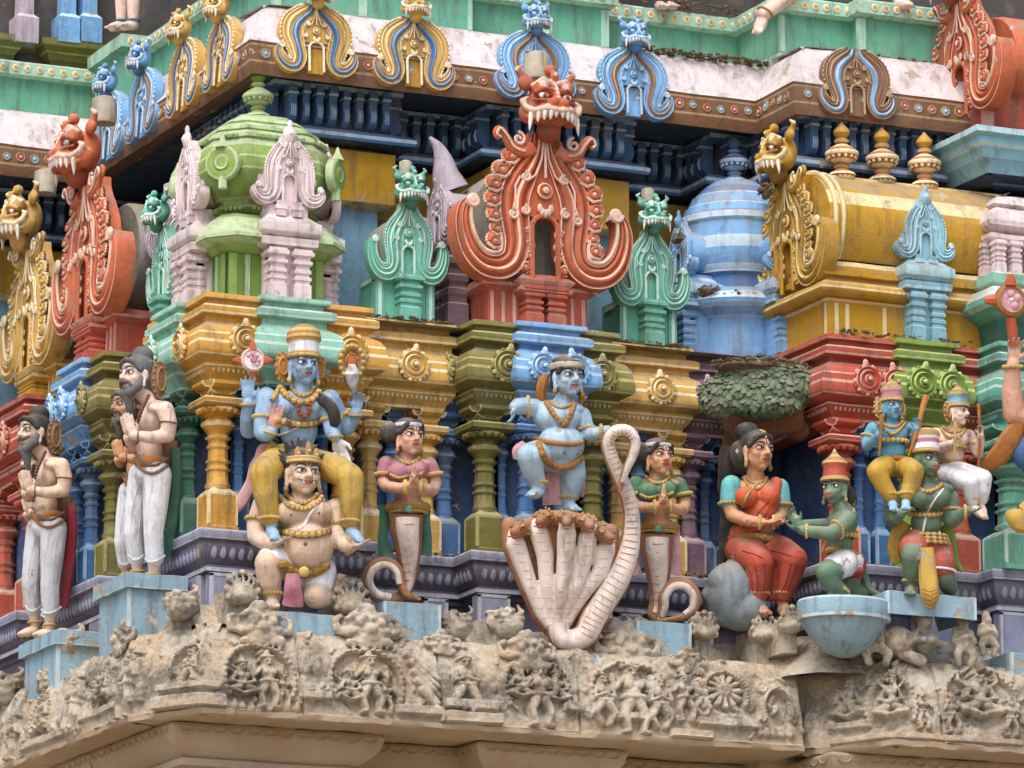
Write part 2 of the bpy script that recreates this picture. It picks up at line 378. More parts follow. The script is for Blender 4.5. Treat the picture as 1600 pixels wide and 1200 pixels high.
def ent(c):
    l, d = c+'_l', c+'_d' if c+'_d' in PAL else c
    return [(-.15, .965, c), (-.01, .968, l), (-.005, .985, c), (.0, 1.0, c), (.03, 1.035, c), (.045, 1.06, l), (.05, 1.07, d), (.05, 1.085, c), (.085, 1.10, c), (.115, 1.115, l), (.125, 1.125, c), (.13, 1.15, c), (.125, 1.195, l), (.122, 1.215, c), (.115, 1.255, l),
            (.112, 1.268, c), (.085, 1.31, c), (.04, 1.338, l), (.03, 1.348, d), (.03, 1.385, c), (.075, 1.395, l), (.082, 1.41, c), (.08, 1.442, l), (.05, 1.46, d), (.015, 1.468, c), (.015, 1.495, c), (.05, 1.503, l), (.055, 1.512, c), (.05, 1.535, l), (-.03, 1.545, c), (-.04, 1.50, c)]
MED = {}; rnd0 = random.Random(11)
def medal_mesh(c):
    """kudu medallion: ruffled rim, two rings, knob; faces -Y"""
    if c in MED: return MED[c]
    b = MB(); l = c+'_l'; R = .098; A = (0, -1, 0)
    b.lathe([(R*.2, -.03, c), (R, -.03, c), (R, .012, l), (R*.92, .026, c), (R*.74, .014, c), (R*.70, .02, l), (R*.62, .034, c), (R*.5, .022, c), (R*.36, .02, c), (R*.33, .03, l), (R*.28, .034, c), (R*.2, .03, c), (R*.16, .05, l), (R*.08, .058, l), (.002, .06, l)], (0, 0, 0), 20, axis=A)
    for k in range(18):
        a = 2*math.pi*k/18; b.ell((R*.98*math.cos(a), -.008, R*.98*math.sin(a)), (.019, .016, .019), l if k % 2 else c, su=6, sv=4)
    b.ell((0, -.005, R*1.18), (.022, .014, .03), l, su=6, sv=5)
    MED[c] = b.data('medallion'); return MED[c]
def medal(par, x, y, z, c, face='f', mir=False, s=1.):
    o = link('medallion', medal_mesh(c), par, swap((x, y, z), mir))
    q = s*rnd0.uniform(.93, 1.06); o.scale = (q, q, q)
    o.rotation_euler.y = rnd0.uniform(-.22, .22)
    f = face if not mir else {'f': 'l', 'l': 'f'}[face]
    if f == 'l': o.rotation_euler.z = -math.pi/2
    return o
def bay(name, label, x0, x1, y, dep, A, B, mid, pils, meds, bmeds=(), mir=False, w=.19, proud=.055):
    """one bay of the storey: pillars, entablature in colour A, centre projection in colour B"""
    t = thing(name, label, 'wall bay', swap(((x0+x1)/2, y, 0), mir))
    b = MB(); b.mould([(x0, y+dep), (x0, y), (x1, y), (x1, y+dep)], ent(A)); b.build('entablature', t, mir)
    # row of small upright leaves under the eave
    b = MB()
    for p, n in along([(x0, y+dep), (x0, y), (x1, y), (x1, y+dep)], .028, .034): b.ell((p.x, p.y, 1.045), (.013, .013, .022), A+'_l', su=5, sv=4)
    b.build('leaf_row', t, mir)['kind'] = 'stuff'
    if B:
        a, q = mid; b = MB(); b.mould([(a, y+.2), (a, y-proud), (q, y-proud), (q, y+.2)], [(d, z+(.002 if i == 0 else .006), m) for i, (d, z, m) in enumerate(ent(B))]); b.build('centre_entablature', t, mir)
        for x in (a+.07, q-.07): pillar(t, x, y+.03, .145, {'mint': 'dgreen', 'sky': 'blue', 'lime': 'lime'}[B], mir)
        for x in bmeds: medal(t, x, y-proud-.135, 1.225, B, 'f', mir)
    for x in pils: pillar(t, x, y+.09, w, A, mir)
    for m in meds:
        if m[0] == 'f': medal(t, m[1], y-.135, 1.222, A, 'f', mir)
        else: medal(t, x0-.135, m[1], 1.222, A, 'l', mir)
    return t
bay('corner_bay', 'yellow corner bay with mint centre and ringed yellow pillars behind the four-armed statue', 0, 1.06, 0, 1.0, 'yellow', 'mint', (.36, .74), (.10, .96), (('f', .19), ('f', .92), ('l', .16)))
# the same corner seen from the left face: its centre piece and pillars
tL = thing('corner_bay_centre', 'mint centre piece with dark green pillars behind the grey-haired bearded man', 'wall bay', (0, .55, 0))
b = MB(); b.mould([(.36, .2), (.36, -.055), (.74, -.055), (.74, .2)], [(d, z+.007, m) for d, z, m in ent('mint')]); b.build('centre_entablature', tL, True)
for x in (.43, .67): pillar(tL, x, .03, .145, 'dgreen', True)
pillar(tL, .96, .09, .19, 'yellow', True)
medal(tL, .55, -.19, 1.225, 'mint', 'f', True)
bay('recess_bay', 'golden recessed bay behind the snake-tailed woman in the pink top', 1.17, 1.75, .24, .4, 'gold', None, None, (1.24, 1.64), (('f', 1.462),), w=.155)
bay('recess_bay', 'golden recessed bay behind the snake-tailed woman in the green top', 2.95, 3.48, .24, .4, 'gold', None, None, (3.03, 3.42), (('f', 3.25),), w=.155)
bay('narrow_bay', 'narrow blue bay with one blue pillar left of the olive bay', 1.755, 1.86, .30, .3, 'blue', None, None, (1.80,), (), w=.155)
bay('narrow_bay', 'narrow blue bay with one blue pillar right of the olive bay', 2.84, 2.945, .30, .3, 'blue', None, None, (2.89,), (), w=.155)
bay('olive_bay', 'olive green bay with sky blue centre behind the dancing child statue', 1.87, 2.82, 0, .6, 'olive', 'sky', (2.16, 2.56), (1.96, 2.73), (('f', 2.02), ('f', 2.70), ('l', .16)), (2.25, 2.48))
bay('olive_bay', 'olive green bay with sky blue centre behind the dark-haired bearded man', 1.87, 2.82, 0, .6, 'olive', 'sky', (2.16, 2.56), (1.96, 2.73), (('f', 2.02), ('f', 2.70), ('l', .16)), (2.25, 2.48), mir=True)
bay('narrow_bay', 'narrow blue bay with one blue pillar between the two bearded men', 1.755, 1.86, .30, .3, 'blue', None, None, (1.80,), (), mir=True, w=.155)
bay('recess_bay', 'golden recessed bay mostly hidden behind the grey-haired bearded man', 1.17, 1.75, .24, .4, 'gold', None, None, (1.24, 1.64), (('f', 1.462),), mir=True, w=.155)
bay('mauve_bay', 'mauve bay with mauve pillars behind the stone tree', 3.50, 4.12, .27, .4, 'mauve', None, None, (3.57, 4.0), (('f', 3.62),), w=.165)
bay('red_bay', 'red bay with lime green centre behind the monkey-faced carrier', 4.16, 5.26, -.58, 1.1, 'red', 'lime', (4.66, 5.02), (4.26, 5.16), (('f', 4.36), ('f', 4.57), ('l', -.40)), (4.74, 4.96))
bay('red_bay', 'red bay at the left edge of the picture', 3.38, 4.4, -.03, .5, 'red', None, None, (3.48, 4.1), (('f', 3.52), ('f', 3.9)), mir=True)
bay('recess_bay', 'golden recessed bay left of the dark-haired bearded man', 2.86, 3.34, .24, .4, 'gold', None, None, (2.93, 3.27), (('f', 3.1),), mir=True, w=.155)
bay('teal_bay', 'teal bay at the right edge of the picture', 5.30, 6.6, -.85, .7, 'teal', None, None, (5.42, 6.3), (('f', 5.5),), w=.3)

b = MB(); b.grid([[(.1, .1, 1.5), (9, .1, 1.5)], [(.1, 9, 1.5), (9, 9, 1.5)]], 'cement'); o = b.build('roof_deck'); o['kind'] = 'structure'
b = MB(); b.grid([[(-2.1, 4.5, 1.504), (.2, 4.5, 1.504)], [(-2.1, 8, 1.504), (.2, 8, 1.504)]], 'cement'); o = b.build('roof_deck'); o['kind'] = 'structure'
b = MB(); b.grid([[(4.2, -.5, 1.502), (9, -.5, 1.502)], [(4.2, .3, 1.502), (9, .3, 1.502)]], 'cement'); o = b.build('roof_deck'); o['kind'] = 'structure'
# slim pilasters against the back wall
wp = thing('wall_pilasters', 'row of slim dark blue pilasters against the back wall between the pillars', 'pilasters', (0, .2, 0), None)
for x, y in ((.26, .14), (.55, .14), (.84, .14), (1.44, .42), (2.1, .14), (2.58, .14), (3.22, .42), (3.72, .42), (3.88, .42), (4.42, -.45), (4.58, -.45)): pillar(wp, x, y, .10, 'blue')
for x, y in ((.26, .14), (2.1, .14), (2.58, .14), (1.0, .3)): pillar(wp, x, y, .10, 'blue', True)
# ================================================================ upper storey: frieze, cornice, green plinth
UP = [(.98, 7), (.98, 4.4), (1.35, 4.4), (1.35, 4.0)]
FR = [(-2.0, 8), (-2.0, 4.25), (1.15, 4.25), (1.15, 2.3), (.75, 2.3), (.75, .75), (1.6, .75), (1.6, 1.13), (2.29, 1.13), (2.29, .75), (3.33, .75), (3.33, 1.2), (4.0, 1.2), (4.0, .80), (4.3, .8), (4.3, .1), (7.5, .1)]
b = MB(); b.mould(FR, [(-.09, 1.5, 'ltblue'), (-.09, 2.42, 'mustard_l'), (-.02, 2.44, 'mustard_l'), (0, 2.455, 'mustard'), (0, 2.80, 'mustard'), (-.09, 2.83, 'mustard'), (-.09, 3.4, 'bracket_d')], jit=.002); o = b.build('wall_upper'); o['kind'] = 'structure'
uc = thing('upper_cornice', 'white eave with painted brown edge and dark blue bracket frieze', 'cornice', (.45, .45, 3.17))
b = MB(); b.mould(FR, [(-.1, 2.835, 'bracket_d'), (.10, 2.84, 'bracket'), (.11, 2.86, 'bracket_l'), (.11, 2.885, 'bracket'), (.06, 2.92, 'bracket_d'), (-.02, 2.94, 'bracket_d'), (-.06, 3.18, 'bracket'), (.04, 3.19, 'bracket_l'), (.04, 3.22, 'bracket'), (-.1, 3.23, 'bracket')]); b.build('frieze_moulding', uc)
bb = MB()
prof = [(.0, .0), (.045, .01), (.085, .05), (.095, .10), (.08, .16), (.10, .22), (.10, .26), (0, .26)]
bb.grid([[(s, -u, v) for u, v in prof] for s in (-.027, .027)], 'bracket', cu=True, caps=True)
for s in (-.012, 0, .012): bb.tube([(s, -.083-.006, .045), (s, -.094-.006, .09), (s, -.086-.004, .13)], [.003, .005, .003], 'bracket_l', 4)
bb.box((-.03, -.104, .20), (.03, -.0, .215), 'bracket_l')
bm_ = bb.data('eave_bracket')
for p, n in along(FR, -.03, .098, .04):
    if p.x > 6.2 or p.x < .2 or p.y > 4.3: continue
    o = link('eave_bracket', bm_, uc, (p.x, p.y, 2.935+rnd0.uniform(-.008, .008))); o.scale = (rnd0.uniform(.85, 1.15), 1, rnd0.uniform(.96, 1.04)); o.rotation_euler.z = math.atan2(n.y, n.x)+math.pi/2
CO = [(-2.4, 8), (-2.4, 3.65), (.45, 3.65), (.45, .45), (4.16, .45), (4.16, -.12), (7.5, -.12)]
CZ = 3.165
b = MB(); b.mould(CO, [(-.9, CZ+.07, 'bracket_d'), (-.45, CZ+.065, 'bracket_d'), (-.2, CZ+.06, 'brown'), (-.03, CZ+.0, 'brown'), (.0, CZ-.005, 'brown'), (.02, CZ+.06, 'brown'), (.02, CZ+.07, 'brown_l'), (.022, CZ+.085, 'brown'), (.022, CZ+.185, 'brown_l'), (.022, CZ+.20, 'brown'),
    (.03, CZ+.215, 'whitep'), (.02, CZ+.235, 'whitep'), (-.02, CZ+.27, 'whitep'), (-.06, CZ+.38, 'whitep'), (-.11, CZ+.48, 'whitep'), (-.16, CZ+.52, 'whitep'), (-.6, CZ+.54, 'whitep')], step=.12, jit=.006); b.build('eave', uc)
# painted rosettes along the brown edge, in low relief
ros = []
for c in ('ltblue', 'brick'):
    b = MB(); b.lathe([(.034, -.004, 'brown_l'), (.034, .004, 'brown_l'), (.030, .007, 'brown_l'), (.026, .004, c), (.013, .005, c), (.010, .008, 'whitep'), (.004, .010, 'whitep')], (0, 0, 0), 12, axis=(0, -1, 0)); ros.append(b.data('painted_rosette'))
for i, (p, n) in enumerate(along(CO, .024, .105, .03)):
    if p.x > 6.2 or p.x < -1: continue
    q = rnd0.uniform(.78, 1.12); o = link('painted_rosette', ros[i % 2], uc, (p.x, p.y, CZ+.135+rnd0.uniform(-.008, .008))); o.scale = (q, 1, q); o.rotation_euler.z = math.atan2(n.y, n.x)+math.pi/2
# pale green stepped plinth of the next storey
GP = [(-2.0, 8), (-2.0, 4.2), (.78, 4.2), (.78, .85), (2.2, .85), (2.2, 1.05), (2.75, 1.05), (2.75, .85), (3.2, .85), (3.2, 1.1), (4.35, 1.1), (4.35, .45), (4.9, .45), (4.9, .30), (5.55, .30), (5.55, .6), (7.5, .6)]
gp = thing('upper_plinth', 'pale green stepped plinth above the white eave', 'plinth', (.8, .85, 3.7))
b = MB(); b.mould(GP, [(.04, CZ+.44, 'ugreen_l'), (.04, CZ+.58, 'ugreen_l'), (.0, CZ+.60, 'ugreen'), (0, CZ+.86, 'ugreen'), (.02, CZ+.87, 'ugreen_l'), (.07, CZ+.885, 'ugreen_l'), (.075, CZ+.97, 'ugreen_l'), (.06, CZ+.985, 'ugreen'), (-.9, CZ+1.0, 'ugreen')]); b.build('moulding', gp)
sp = MB(); sp.lathe([(.026, 0, 'gold_l'), (.026, .004, 'gold_l'), (.016, .007, 'gold')], (0, 0, 0), 10, axis=(0, -1, 0)); spm = sp.data('painted_dot')
for p, n in along(GP, .074, .09, .02):
    if -1 < p.x < 6 and p.y < 4.3: o = link('painted_dot', spm, gp, (p.x, p.y, CZ+.93)); o.rotation_euler.z = math.atan2(n.y, n.x)+math.pi/2
for (x, y) in ((2.2, .85), (2.75, .85), (4.35, .45), (4.9, .30), (3.2, .85), (5.55, .3), (.78, .85), (1.4, .85)):
    b = MB(); b.box((x-.03 if x != 4.35 else x-.004, y-.006, CZ+.60), (x+.03 if x not in (2.2, 5.55) else x+.004, y+.03, CZ+.862), 'ugreen_l'); b.build('corner_strip', gp)
# wall of the next storey
b = MB(); b.mould([(x+.25 if x > 0 else x, y+.25) for x, y in GP], [(0, CZ+.95, 'dark_grey'), (0, CZ+2.2, 'dark_grey')], jit=0); o = b.build('wall_top'); o['kind'] = 'structure'  # one even dark grey over the whole wall
# ================================================================ horseshoe gables with monster heads
def lpart(b, name, parent, smooth=38):
    o = bpy.data.objects.new(name, b if not isinstance(b, MB) else b.data(name, smooth=smooth)); col.objects.link(o); o.parent = parent; WL[o.name] = Vector((0, 0, 0)); return o
def recol(me, mp):
    n = me.copy()
    for i, m in enumerate(n.materials):
        if m and m.name in mp: n.materials[i] = mat(mp[m.name])
    return n
class Blob:
    """closed pieces that are grown into one skin"""
    def __init__(s): s.b = MB(); s.p = []
    def cap(s, a, ra, b, rb, m, seg=18): s.b.capsule(a, ra, b, rb, seg=seg); s.p.append(('c', tuple(a), ra, tuple(b), rb, m)); return s
    def chain(s, pts, m, seg=18):
        for (a, ra), (b, rb) in zip(pts, pts[1:]): s.cap(a, ra, b, rb, m, seg)
        return s
    def ell(s, c, r, m, rot=None):
        if not isinstance(r, (tuple, list)): r = (r, r, r)
        s.b.ell(c, r, 'x', rot, 24, 16); s.p.append(('e', tuple(c), tuple(r), [list(q) for q in rot] if rot else None, m)); return s
    def mesh(s, vox, smooth=2, name='body'): return remesh(s.b, vox, s.p, smooth, name)
def head_mesh():
    h = Blob(); B, L = 'orange', 'orange_l'
    h.ell((0, .08, .2), (.31, .24, .36), B).ell((0, -.18, -.03), (.33, .3, .2), B).ell((0, -.04, -.26), (.2, .2, .2), 'orange_d')
    for s in (-1, 1):
        h.ell((s*.36, -.06, .0), (.15, .16, .18), B).ell((s*.19, -.22, .36), (.145, .15, .13), B).ell((s*.19, -.33, .40), (.08, .06, .06), L)
        h.ell((s*.34, .0, .52), (.15, .09, .13), B).cap((s*.3, .02, .55), .09, (s*.5, .0, .74), .04, B).cap((s*.5, .0, .74), .045, (s*.42, -.05, .8), .03, L)
        h.ell((s*.1, -.46, .06), .085, B).cap((s*.1, -.38, .28), .035, (s*.3, -.30, .26), .03, B)
        h.chain([((s*.03, -.48, -.07), .05), ((s*.2, -.44, -.03), .06), ((s*.36, -.30, -.05), .055), ((s*.47, -.2, .04), .05), ((s*.5, -.16, .15), .05), ((s*.42, -.2, .2), .03)], L)
        h.chain([((s*.12, -.42, -.15), .04), ((s*.3, -.32, -.17), .045), ((s*.42, -.18, -.12), .04)], B)
        h.chain([((s*.08, -.40, .14), .025), ((s*.2, -.38, .12), .03), ((s*.34, -.26, .15), .03)], 'orange_d').chain([((s*.08, -.40, .30), .03), ((s*.2, -.40, .31), .035), ((s*.33, -.28, .26), .03)], 'orange_d').chain([((s*.06, -.36, .44), .03), ((s*.2, -.34, .50), .04), ((s*.34, -.2, .42), .03)], L)
    h.cap((0, -.42, .12), .07, (0, -.30, .45), .055, B).ell((0, -.34, .56), (.08, .07, .09), B).ell((0, -.40, .57), .035, L).ell((0, -.2, .70), (.1, .1, .1), B)
    for i in range(4): h.ell((0, -.47+.02*i, .16+.08*i), .028, L)
    return h.mesh(.024, 1, 'head')
HEAD = {}
def head_data(c):
    if not HEAD: HEAD['orange'] = head_mesh()
    if c not in HEAD: HEAD[c] = recol(HEAD['orange'], {'orange': c, 'orange_l': c+'_l', 'orange_d': c+'_d' if c+'_d' in PAL else c})
    return HEAD[c]
def small(fn, name):
    b = MB(); fn(b); return b.data(name)
TOOTH = small(lambda b: b.lathe([(.02, .02, 'toothw'), (.034, 0, 'toothw'), (.03, -.06, 'toothw'), (.016, -.12, 'toothw'), (.002, -.15, 'toothw')], (0, 0, 0), 7), 'tooth')
EYEB = small(lambda b: b.ell((0, 0, 0), (.085, .05, .055), 'eye', su=10, sv=7), 'eye'); PUP = small(lambda b: b.ell((0, 0, 0), (.04, .03, .042), 'crim', su=8, sv=6), 'pupil')
def eyes_of(c): return EYEB if c in ('orange', 'mustard', 'gold') else recol(EYEB, {'eye': c+'_l'})
def head(par, loc, w, c, tilt=0, teeth=True, lod=0):
    o = lpart(head_data(c), 'head', par); o.location = loc; o.scale = (w, w, w); o.rotation_euler.x = tilt
    for s in (-1, 1):
        e = lpart(eyes_of(c), 'eye', o); e.location = (s*.2, -.34, .21)
        if c in ('orange', 'mustard', 'gold'): p = lpart(PUP, 'pupil', o); p.location = (s*.2, -.375, .20)
        for i, (x, y, L) in enumerate(((.05, -.47, .7), (.14, -.46, .95), (.23, -.42, 1.0), (.31, -.35, 1.1), (.4, -.26, 1.9))):
            t = lpart(TOOTH, 'tooth', o); t.location = (s*x, y, -.09); t.scale = (1.1, 1.1, L); t.rotation_euler = (.12, -.1*s, 0)
    return o
PATH_K = [(48, 0, 56), (75, 60, 84), (140, 118, 104), (212, 200, 120), (238, 320, 118), (208, 445, 100), (182, 560, 88), (214, 648, 78), (290, 646, 70), (356, 575, 55), (372, 495, 34), (345, 452, 18)]
PATH_D = [(36, 0, 44), (58, 80, 60), (108, 170, 86), (150, 280, 106), (166, 390, 106), (168, 480, 96), (176, 570, 86), (222, 638, 76), (298, 640, 62), (350, 595, 46), (358, 545, 29), (334, 520, 16)]
PATH = [(36, 0, 44), (44, 60, 50), (72, 125, 62), (122, 205, 80), (165, 290, 92), (174, 375, 92), (164, 455, 86), (158, 535, 78), (182, 610, 70), (245, 648, 66), (330, 640, 62), (394, 585, 57), (428, 505, 50), (436, 432, 42), (420, 372, 31), (382, 346, 18)]
def gable(name, label, loc, H, c, face='f', hd=True, fill=None, inlay=None, drum=.5, drumc='cement', flames=True, tilt=0, group=None, scale_u=1., stump=True, cat='gable', lod=0, backd=.9, shape='o'):
    """omega-shaped gable: two ridged bands that sweep down from a neck and curl outward, monster head on top"""
    g = thing(name, label, cat, loc, group); g.rotation_euler = (tilt, 0, -math.pi/2 if face == 'l' else (math.pi/2 if face == 'r' else 0))
    k = H/700.; l = c+'_l'; d = c+'_d' if c+'_d' in PAL else c; I = inlay or c; Il = (inlay+'_l') if inlay else l
    OO = shape == 'o'; pts = smoothpath({'o': PATH, 'k': PATH_K, 'd': PATH_D}[shape], 4); tipv = {'o': 350, 'k': 248, 'd': 182}[shape]; tipu = 385 if OO else 336; V = d if flames else c
    prof = [(-1, -backd, c), (-1, -.05, c), (-.95, .08, l), (-.88, .09, c), (-.78, .0, V), (-.56, .03, I), (-.44, .17, I), (-.28, .19, Il), (-.14, .15, I), (-.04, .02, V), (.06, .02, c), (.2, .14, c), (.32, .17, c if flames else l), (.42, .10, V), (.52, .0, V), (.62, .04, c), (.7, .10, l), (.76, .08, c), (.82, .0, V), (.9, .10, c), (1, .02, c), (1, -backd, c)]
    if not flames and OO: pts = [np.array([q[0]*.97, q[1], q[2]*1.2]) for q in pts]
    for s in (-1, 1):
        b = MB(); rows = []; edge = []
        for i, q in enumerate(pts):
            a, e = pts[max(0, i-1)], pts[min(len(pts)-1, i+1)]; t = np.array([e[0]-a[0], -(e[1]-a[1])]); t /= max(1e-6, np.linalg.norm(t)); n = np.array([-t[1], t[0]])
            sc = min(1, q[2]/60)
            rows.append([(s*k*scale_u*(q[0]+n[0]*u*q[2]), -k*100*h*(sc if h > 0 else 1)+(.0015 if s > 0 else 0), k*(700-q[1]+n[1]*u*q[2])) for u, h, _ in prof])
            edge.append((s*k*scale_u*(q[0]+n[0]*q[2]*.97), -k*4, k*(700-q[1]+n[1]*q[2]*.97)))
        b.grid(rows, colm=[p[2] for p in prof[:-1]], caps=True)
        # curled tip
        q = rows[-1][8]; b.tube(spiral((s*k*scale_u*tipu, -k*10, k*tipv), k*30, -1.2*s, Vector((1, 0, 0)), Vector((0, 0, 1)), 0 if s > 0 else math.pi), [k*14]*23, l, 6)
        b.ell((s*k*scale_u*tipu, -k*8, k*tipv), (k*34, k*16, k*34), l)
        band = lpart(b, 'arch_band', g, 50)
        bb = MB(); n0 = int(len(edge)*.42); acc = 0
        for i in range(n0, len(edge)-3):
            p, q = Vector(edge[i]), Vector(edge[i+1]); m = 2 if lod == 0 else 1
            for j in range(m): bb.ell(p.lerp(q, j/m), (k*11, k*12, k*11), l, su=5, sv=4)
        for i in range(3, n0, 1):
            bb.ell(edge[i], (k*12, k*14, k*15), c if flames else l, su=5, sv=4)
        o = lpart(bb, 'bead_edge', band); o['kind'] = 'stuff'
    if flames:
        fb = MB(); X, Z = Vector((1, 0, 0)), Vector((0, 0, 1))
        fb.ell((0, 0, 0), (k*44, k*26, k*36), c); fb.ell((k*20, 0, k*18), (k*30, k*20, k*26), c)
        fb.tube(spiral((0, -k*20, 0), k*28, 1.4, X, Z, -.4), k*8, c, 5); fb.ell((0, -k*24, 0), (k*10, k*8, k*10), l, su=6, sv=5)
        fb.tube([(-k*36, -k*14, -k*16), (-k*6, -k*22, -k*38), (k*36, -k*14, -k*26)], k*8, l, 5)
        for a in range(7): an = -.5+a*.36; fb.ell((k*44*math.cos(an), -k*4, k*38*math.sin(an)+k*6), (k*9, k*9, k*9), l, su=5, sv=4)
        fm = fb.data('flame_scroll')
        spots = [(178, 122, .95, .2), (228, 190, 1., .1), (266, 262, 1., 0), (275, 336, .95, 0), (266, 408, .9, 0), (256, 474, .8, -.2), (270, 535, .95, -.4), (84, 470, .55, 3.1), (78, 530, .55, 3.1), (82, 585, .55, 3.1), (104, 640, .6, 3.6)]
        for s in (-1, 1):
            for (u, y, z, r) in spots:
                o = lpart(fm, 'flame_scroll', g); o.location = (s*k*u*scale_u, k*6, k*(700-y)); o.scale = (s*z, z, z); o.rotation_euler.y = -r
            # side leaf that curls up beside the neck
            b = MB(); lp = smoothpath([(60, 70), (110, 95), (165, 80), (200, 30), (232, 0), (250, 28), (232, 44)], 4)
            b.tube([(s*k*u, -k*12, k*(700-y)) for u, y in lp], [k*(34-.9*i) if i < 20 else k*12 for i in range(len(lp))], c, 8, sq=.7, nrm=(0, 1, 0))
            b.tube([(s*k*u, -k*34, k*(700-y)) for u, y in lp[4:]], k*7, l, 5)
            b.tube(spiral((s*k*140, -k*30, k*(700-40)), k*34, 1.3*s, X, Z, math.pi/2), k*8, l, 5)
            lpart(b, 'side_leaf', g)
    # raised curls on the face
    b = MB(); X, Z = Vector((1, 0, 0)), Vector((0, 0, 1))
    for s in (-1, 1):
        for (u, y, r) in (((100, 212, 26), (165, 395, 30), (103, 372, 24)) if flames else ((96, 200, 24), (120, 330, 24))):
            b.tube(spiral((s*k*u, -k*14, k*(700-y)), k*r, 1.3*s, X, Z, math.pi/2, 14), [k*9]*15, l, 5); b.ell((s*k*u, -k*12, k*(700-y)), (k*12, k*10, k*12), l, su=6, sv=5)
        b.tube([(s*k*u, -k*16, k*(700-y)) for u, y in ((8, 30), (18, 120), (50, 200), (84, 226))], k*6, l, 5)
        b.tube([(s*k*u, -k*12, k*(700-y)) for u, y in ((125, 212), (150, 260), (150, 330), (160, 362))], k*6, l, 5)
    b.tube([(0, -k*18, k*(700-y)) for y in (20, 120, 210)], k*7, l, 5)
    b.lathe([(k*40, -k*4, c), (k*40, k*6, l), (k*32, k*12, c), (k*20, k*8, c), (k*16, k*20, l), (k*4, k*26, l)], (0, -k*4, k*430), 12, axis=(0, -1, 0))
    for a in range(5): an = math.pi+(a+.5)*math.pi/5; b.ell((k*30*math.cos(an), -k*14, k*355+k*34*math.sin(an)), (k*13, k*10, k*22), l, su=6, sv=5)
    lpart(b, 'face_scrolls', g)
    b = MB(); hp = [(44, -10), (56, 60), (85, 130), (130, 210), (160, 300), (150, 396)] if OO else [(40, -10), (80, 60), (150, 120), (200, 200), (200, 300), (140, 396)]
    out = [(k*u*scale_u, k*(700-y)) for u, y in hp]; out += [(-u, v) for u, v in reversed(out)]
    b.grid([[(u, k*5, v) for u, v in out], [(u, k*60, v) for u, v in out]], c, cu=True, caps=True); lpart(b, 'face_plate', g)
    # opening
    arch = [(-66, 700), (-66, 450)] + [(-66*math.cos(a), 450-62*math.sin(a)) for a in np.linspace(.3, math.pi-.3, 7)] + [(66, 450), (66, 700)]
    b = MB(); b.tube([(k*u*1.06*scale_u, -k*4, k*(700-y)) for u, y in arch], k*13, c if flames else l, 6); lpart(b, 'arch_trim', g)
    b = MB(); yb = k*30 if fill else k*150; f = fill or 'cement'
    b.grid([[(k*u*1.15*scale_u, yy, k*(700-y if y < 700 else (-14 if fill else 10))) for u, y in arch] for yy in (yb, yb+k*50)], f, cu=True, caps=True); lpart(b, 'arch_panel', g)
    if drum:
        b = MB(); n = 26; y0 = k*backd*55 if fill else k*backd*95+.12
        base = [(math.cos(a), math.sin(a)) for a in np.linspace(0, 2*math.pi, n, endpoint=False)]
        rows = [[(scale_u*k*330*c_*m, yy, k*(300+(270 if s_ < 0 else 300)*s_*m)) for c_, s_ in base] for yy, m in ((y0, .3), (y0, .96), (y0+.05*drum, 1.0), (y0+.5*drum, 1.0), (y0+drum, .98), (y0+drum, .3))]
        b.grid(rows, drumc, cu=True, caps=True); lpart(b, 'drum', g)
    if hd:
        head(g, (0, -k*40, k*(700+80)), k*(290 if flames else 315), c, -.08)
        if stump:
            b = MB(); b.lathe([(k*60, 0, 'cement_l'), (k*64, k*20, 'cement_l'), (k*60, k*120, 'cement_l'), (k*30, k*135, 'cement_l')], (0, k*70, k*985), 12); lpart(b, 'stub', g)
    elif hd is False:
        b = MB(); b.ell((0, 0, k*720), (k*78, k*40, k*100), c); b.lathe([(k*44, 0, c), (k*46, k*10, l), (k*26, k*16, c), (k*20, k*26, l), (k*4, k*30, l)], (0, -k*28, k*735), 12, axis=(0, -1, 0))
        for s in (-1, 1): b.tube(spiral((s*k*80, -k*10, k*620), k*36, 1.4*s, X, Z, math.pi/2), k*11, l, 5)
        b.ell((0, 0, k*820), (k*30, k*24, k*60), c); lpart(b, 'crest', g)
    return g

# eave kudus of the upper storey
y_e = .395
KUD = []
def P2(px, py, Y): p = PY(px, py, Y); return (p.x, p.y, p.z)
src = gable('eave_gable', 'golden eave gable with blue inlay, nearest the corner on the front', P2(495, 112, y_e), .46, 'gold', hd=True, fill='mustard', inlay='blue', drum=.22, drumc='mustard', flames=False, tilt=-.06, group='small gables along the upper eave', stump=False, lod=1, scale_u=1.1, shape='k')
def vary(o):
    q = rnd0.uniform(.95, 1.05); o.scale = (q*rnd0.uniform(.97, 1.03), 1, q); o.rotation_euler.y = rnd0.uniform(-.03, .03); return o
g2 = copytree(src, P2(648, 132, y_e), 'golden eave gable with blue inlay, second from the corner on the front')
for py, Y, w in ((150, .95, 'nearest the corner'), (200, 1.63, 'second from the corner')):
    z = src.location.z; vary(copytree(src, (y_e, Y, z), 'golden eave gable with blue inlay on the left face, '+w, rotz=-math.pi/2))
sb = gable('eave_gable', 'sky blue eave gable behind the big orange monster head', P2(838, 152, y_e), .46, 'sky', hd=True, fill='sky', inlay='brown', drum=.22, drumc='sky', flames=False, tilt=-.06, group='small gables along the upper eave', stump=False, lod=1, scale_u=1.1, shape='k')
copytree(sb, P2(992, 178, y_e), 'sky blue eave gable on the front, right of the big orange monster head')
for Y, w in ((2.42, 'nearer the golden ones'), (3.08, 'farthest left')):
    copytree(sb, (y_e, Y, sb.location.z), 'sky blue eave gable on the left face, '+w, rotz=-math.pi/2)
PAL['brown_d'] = '6a4426'
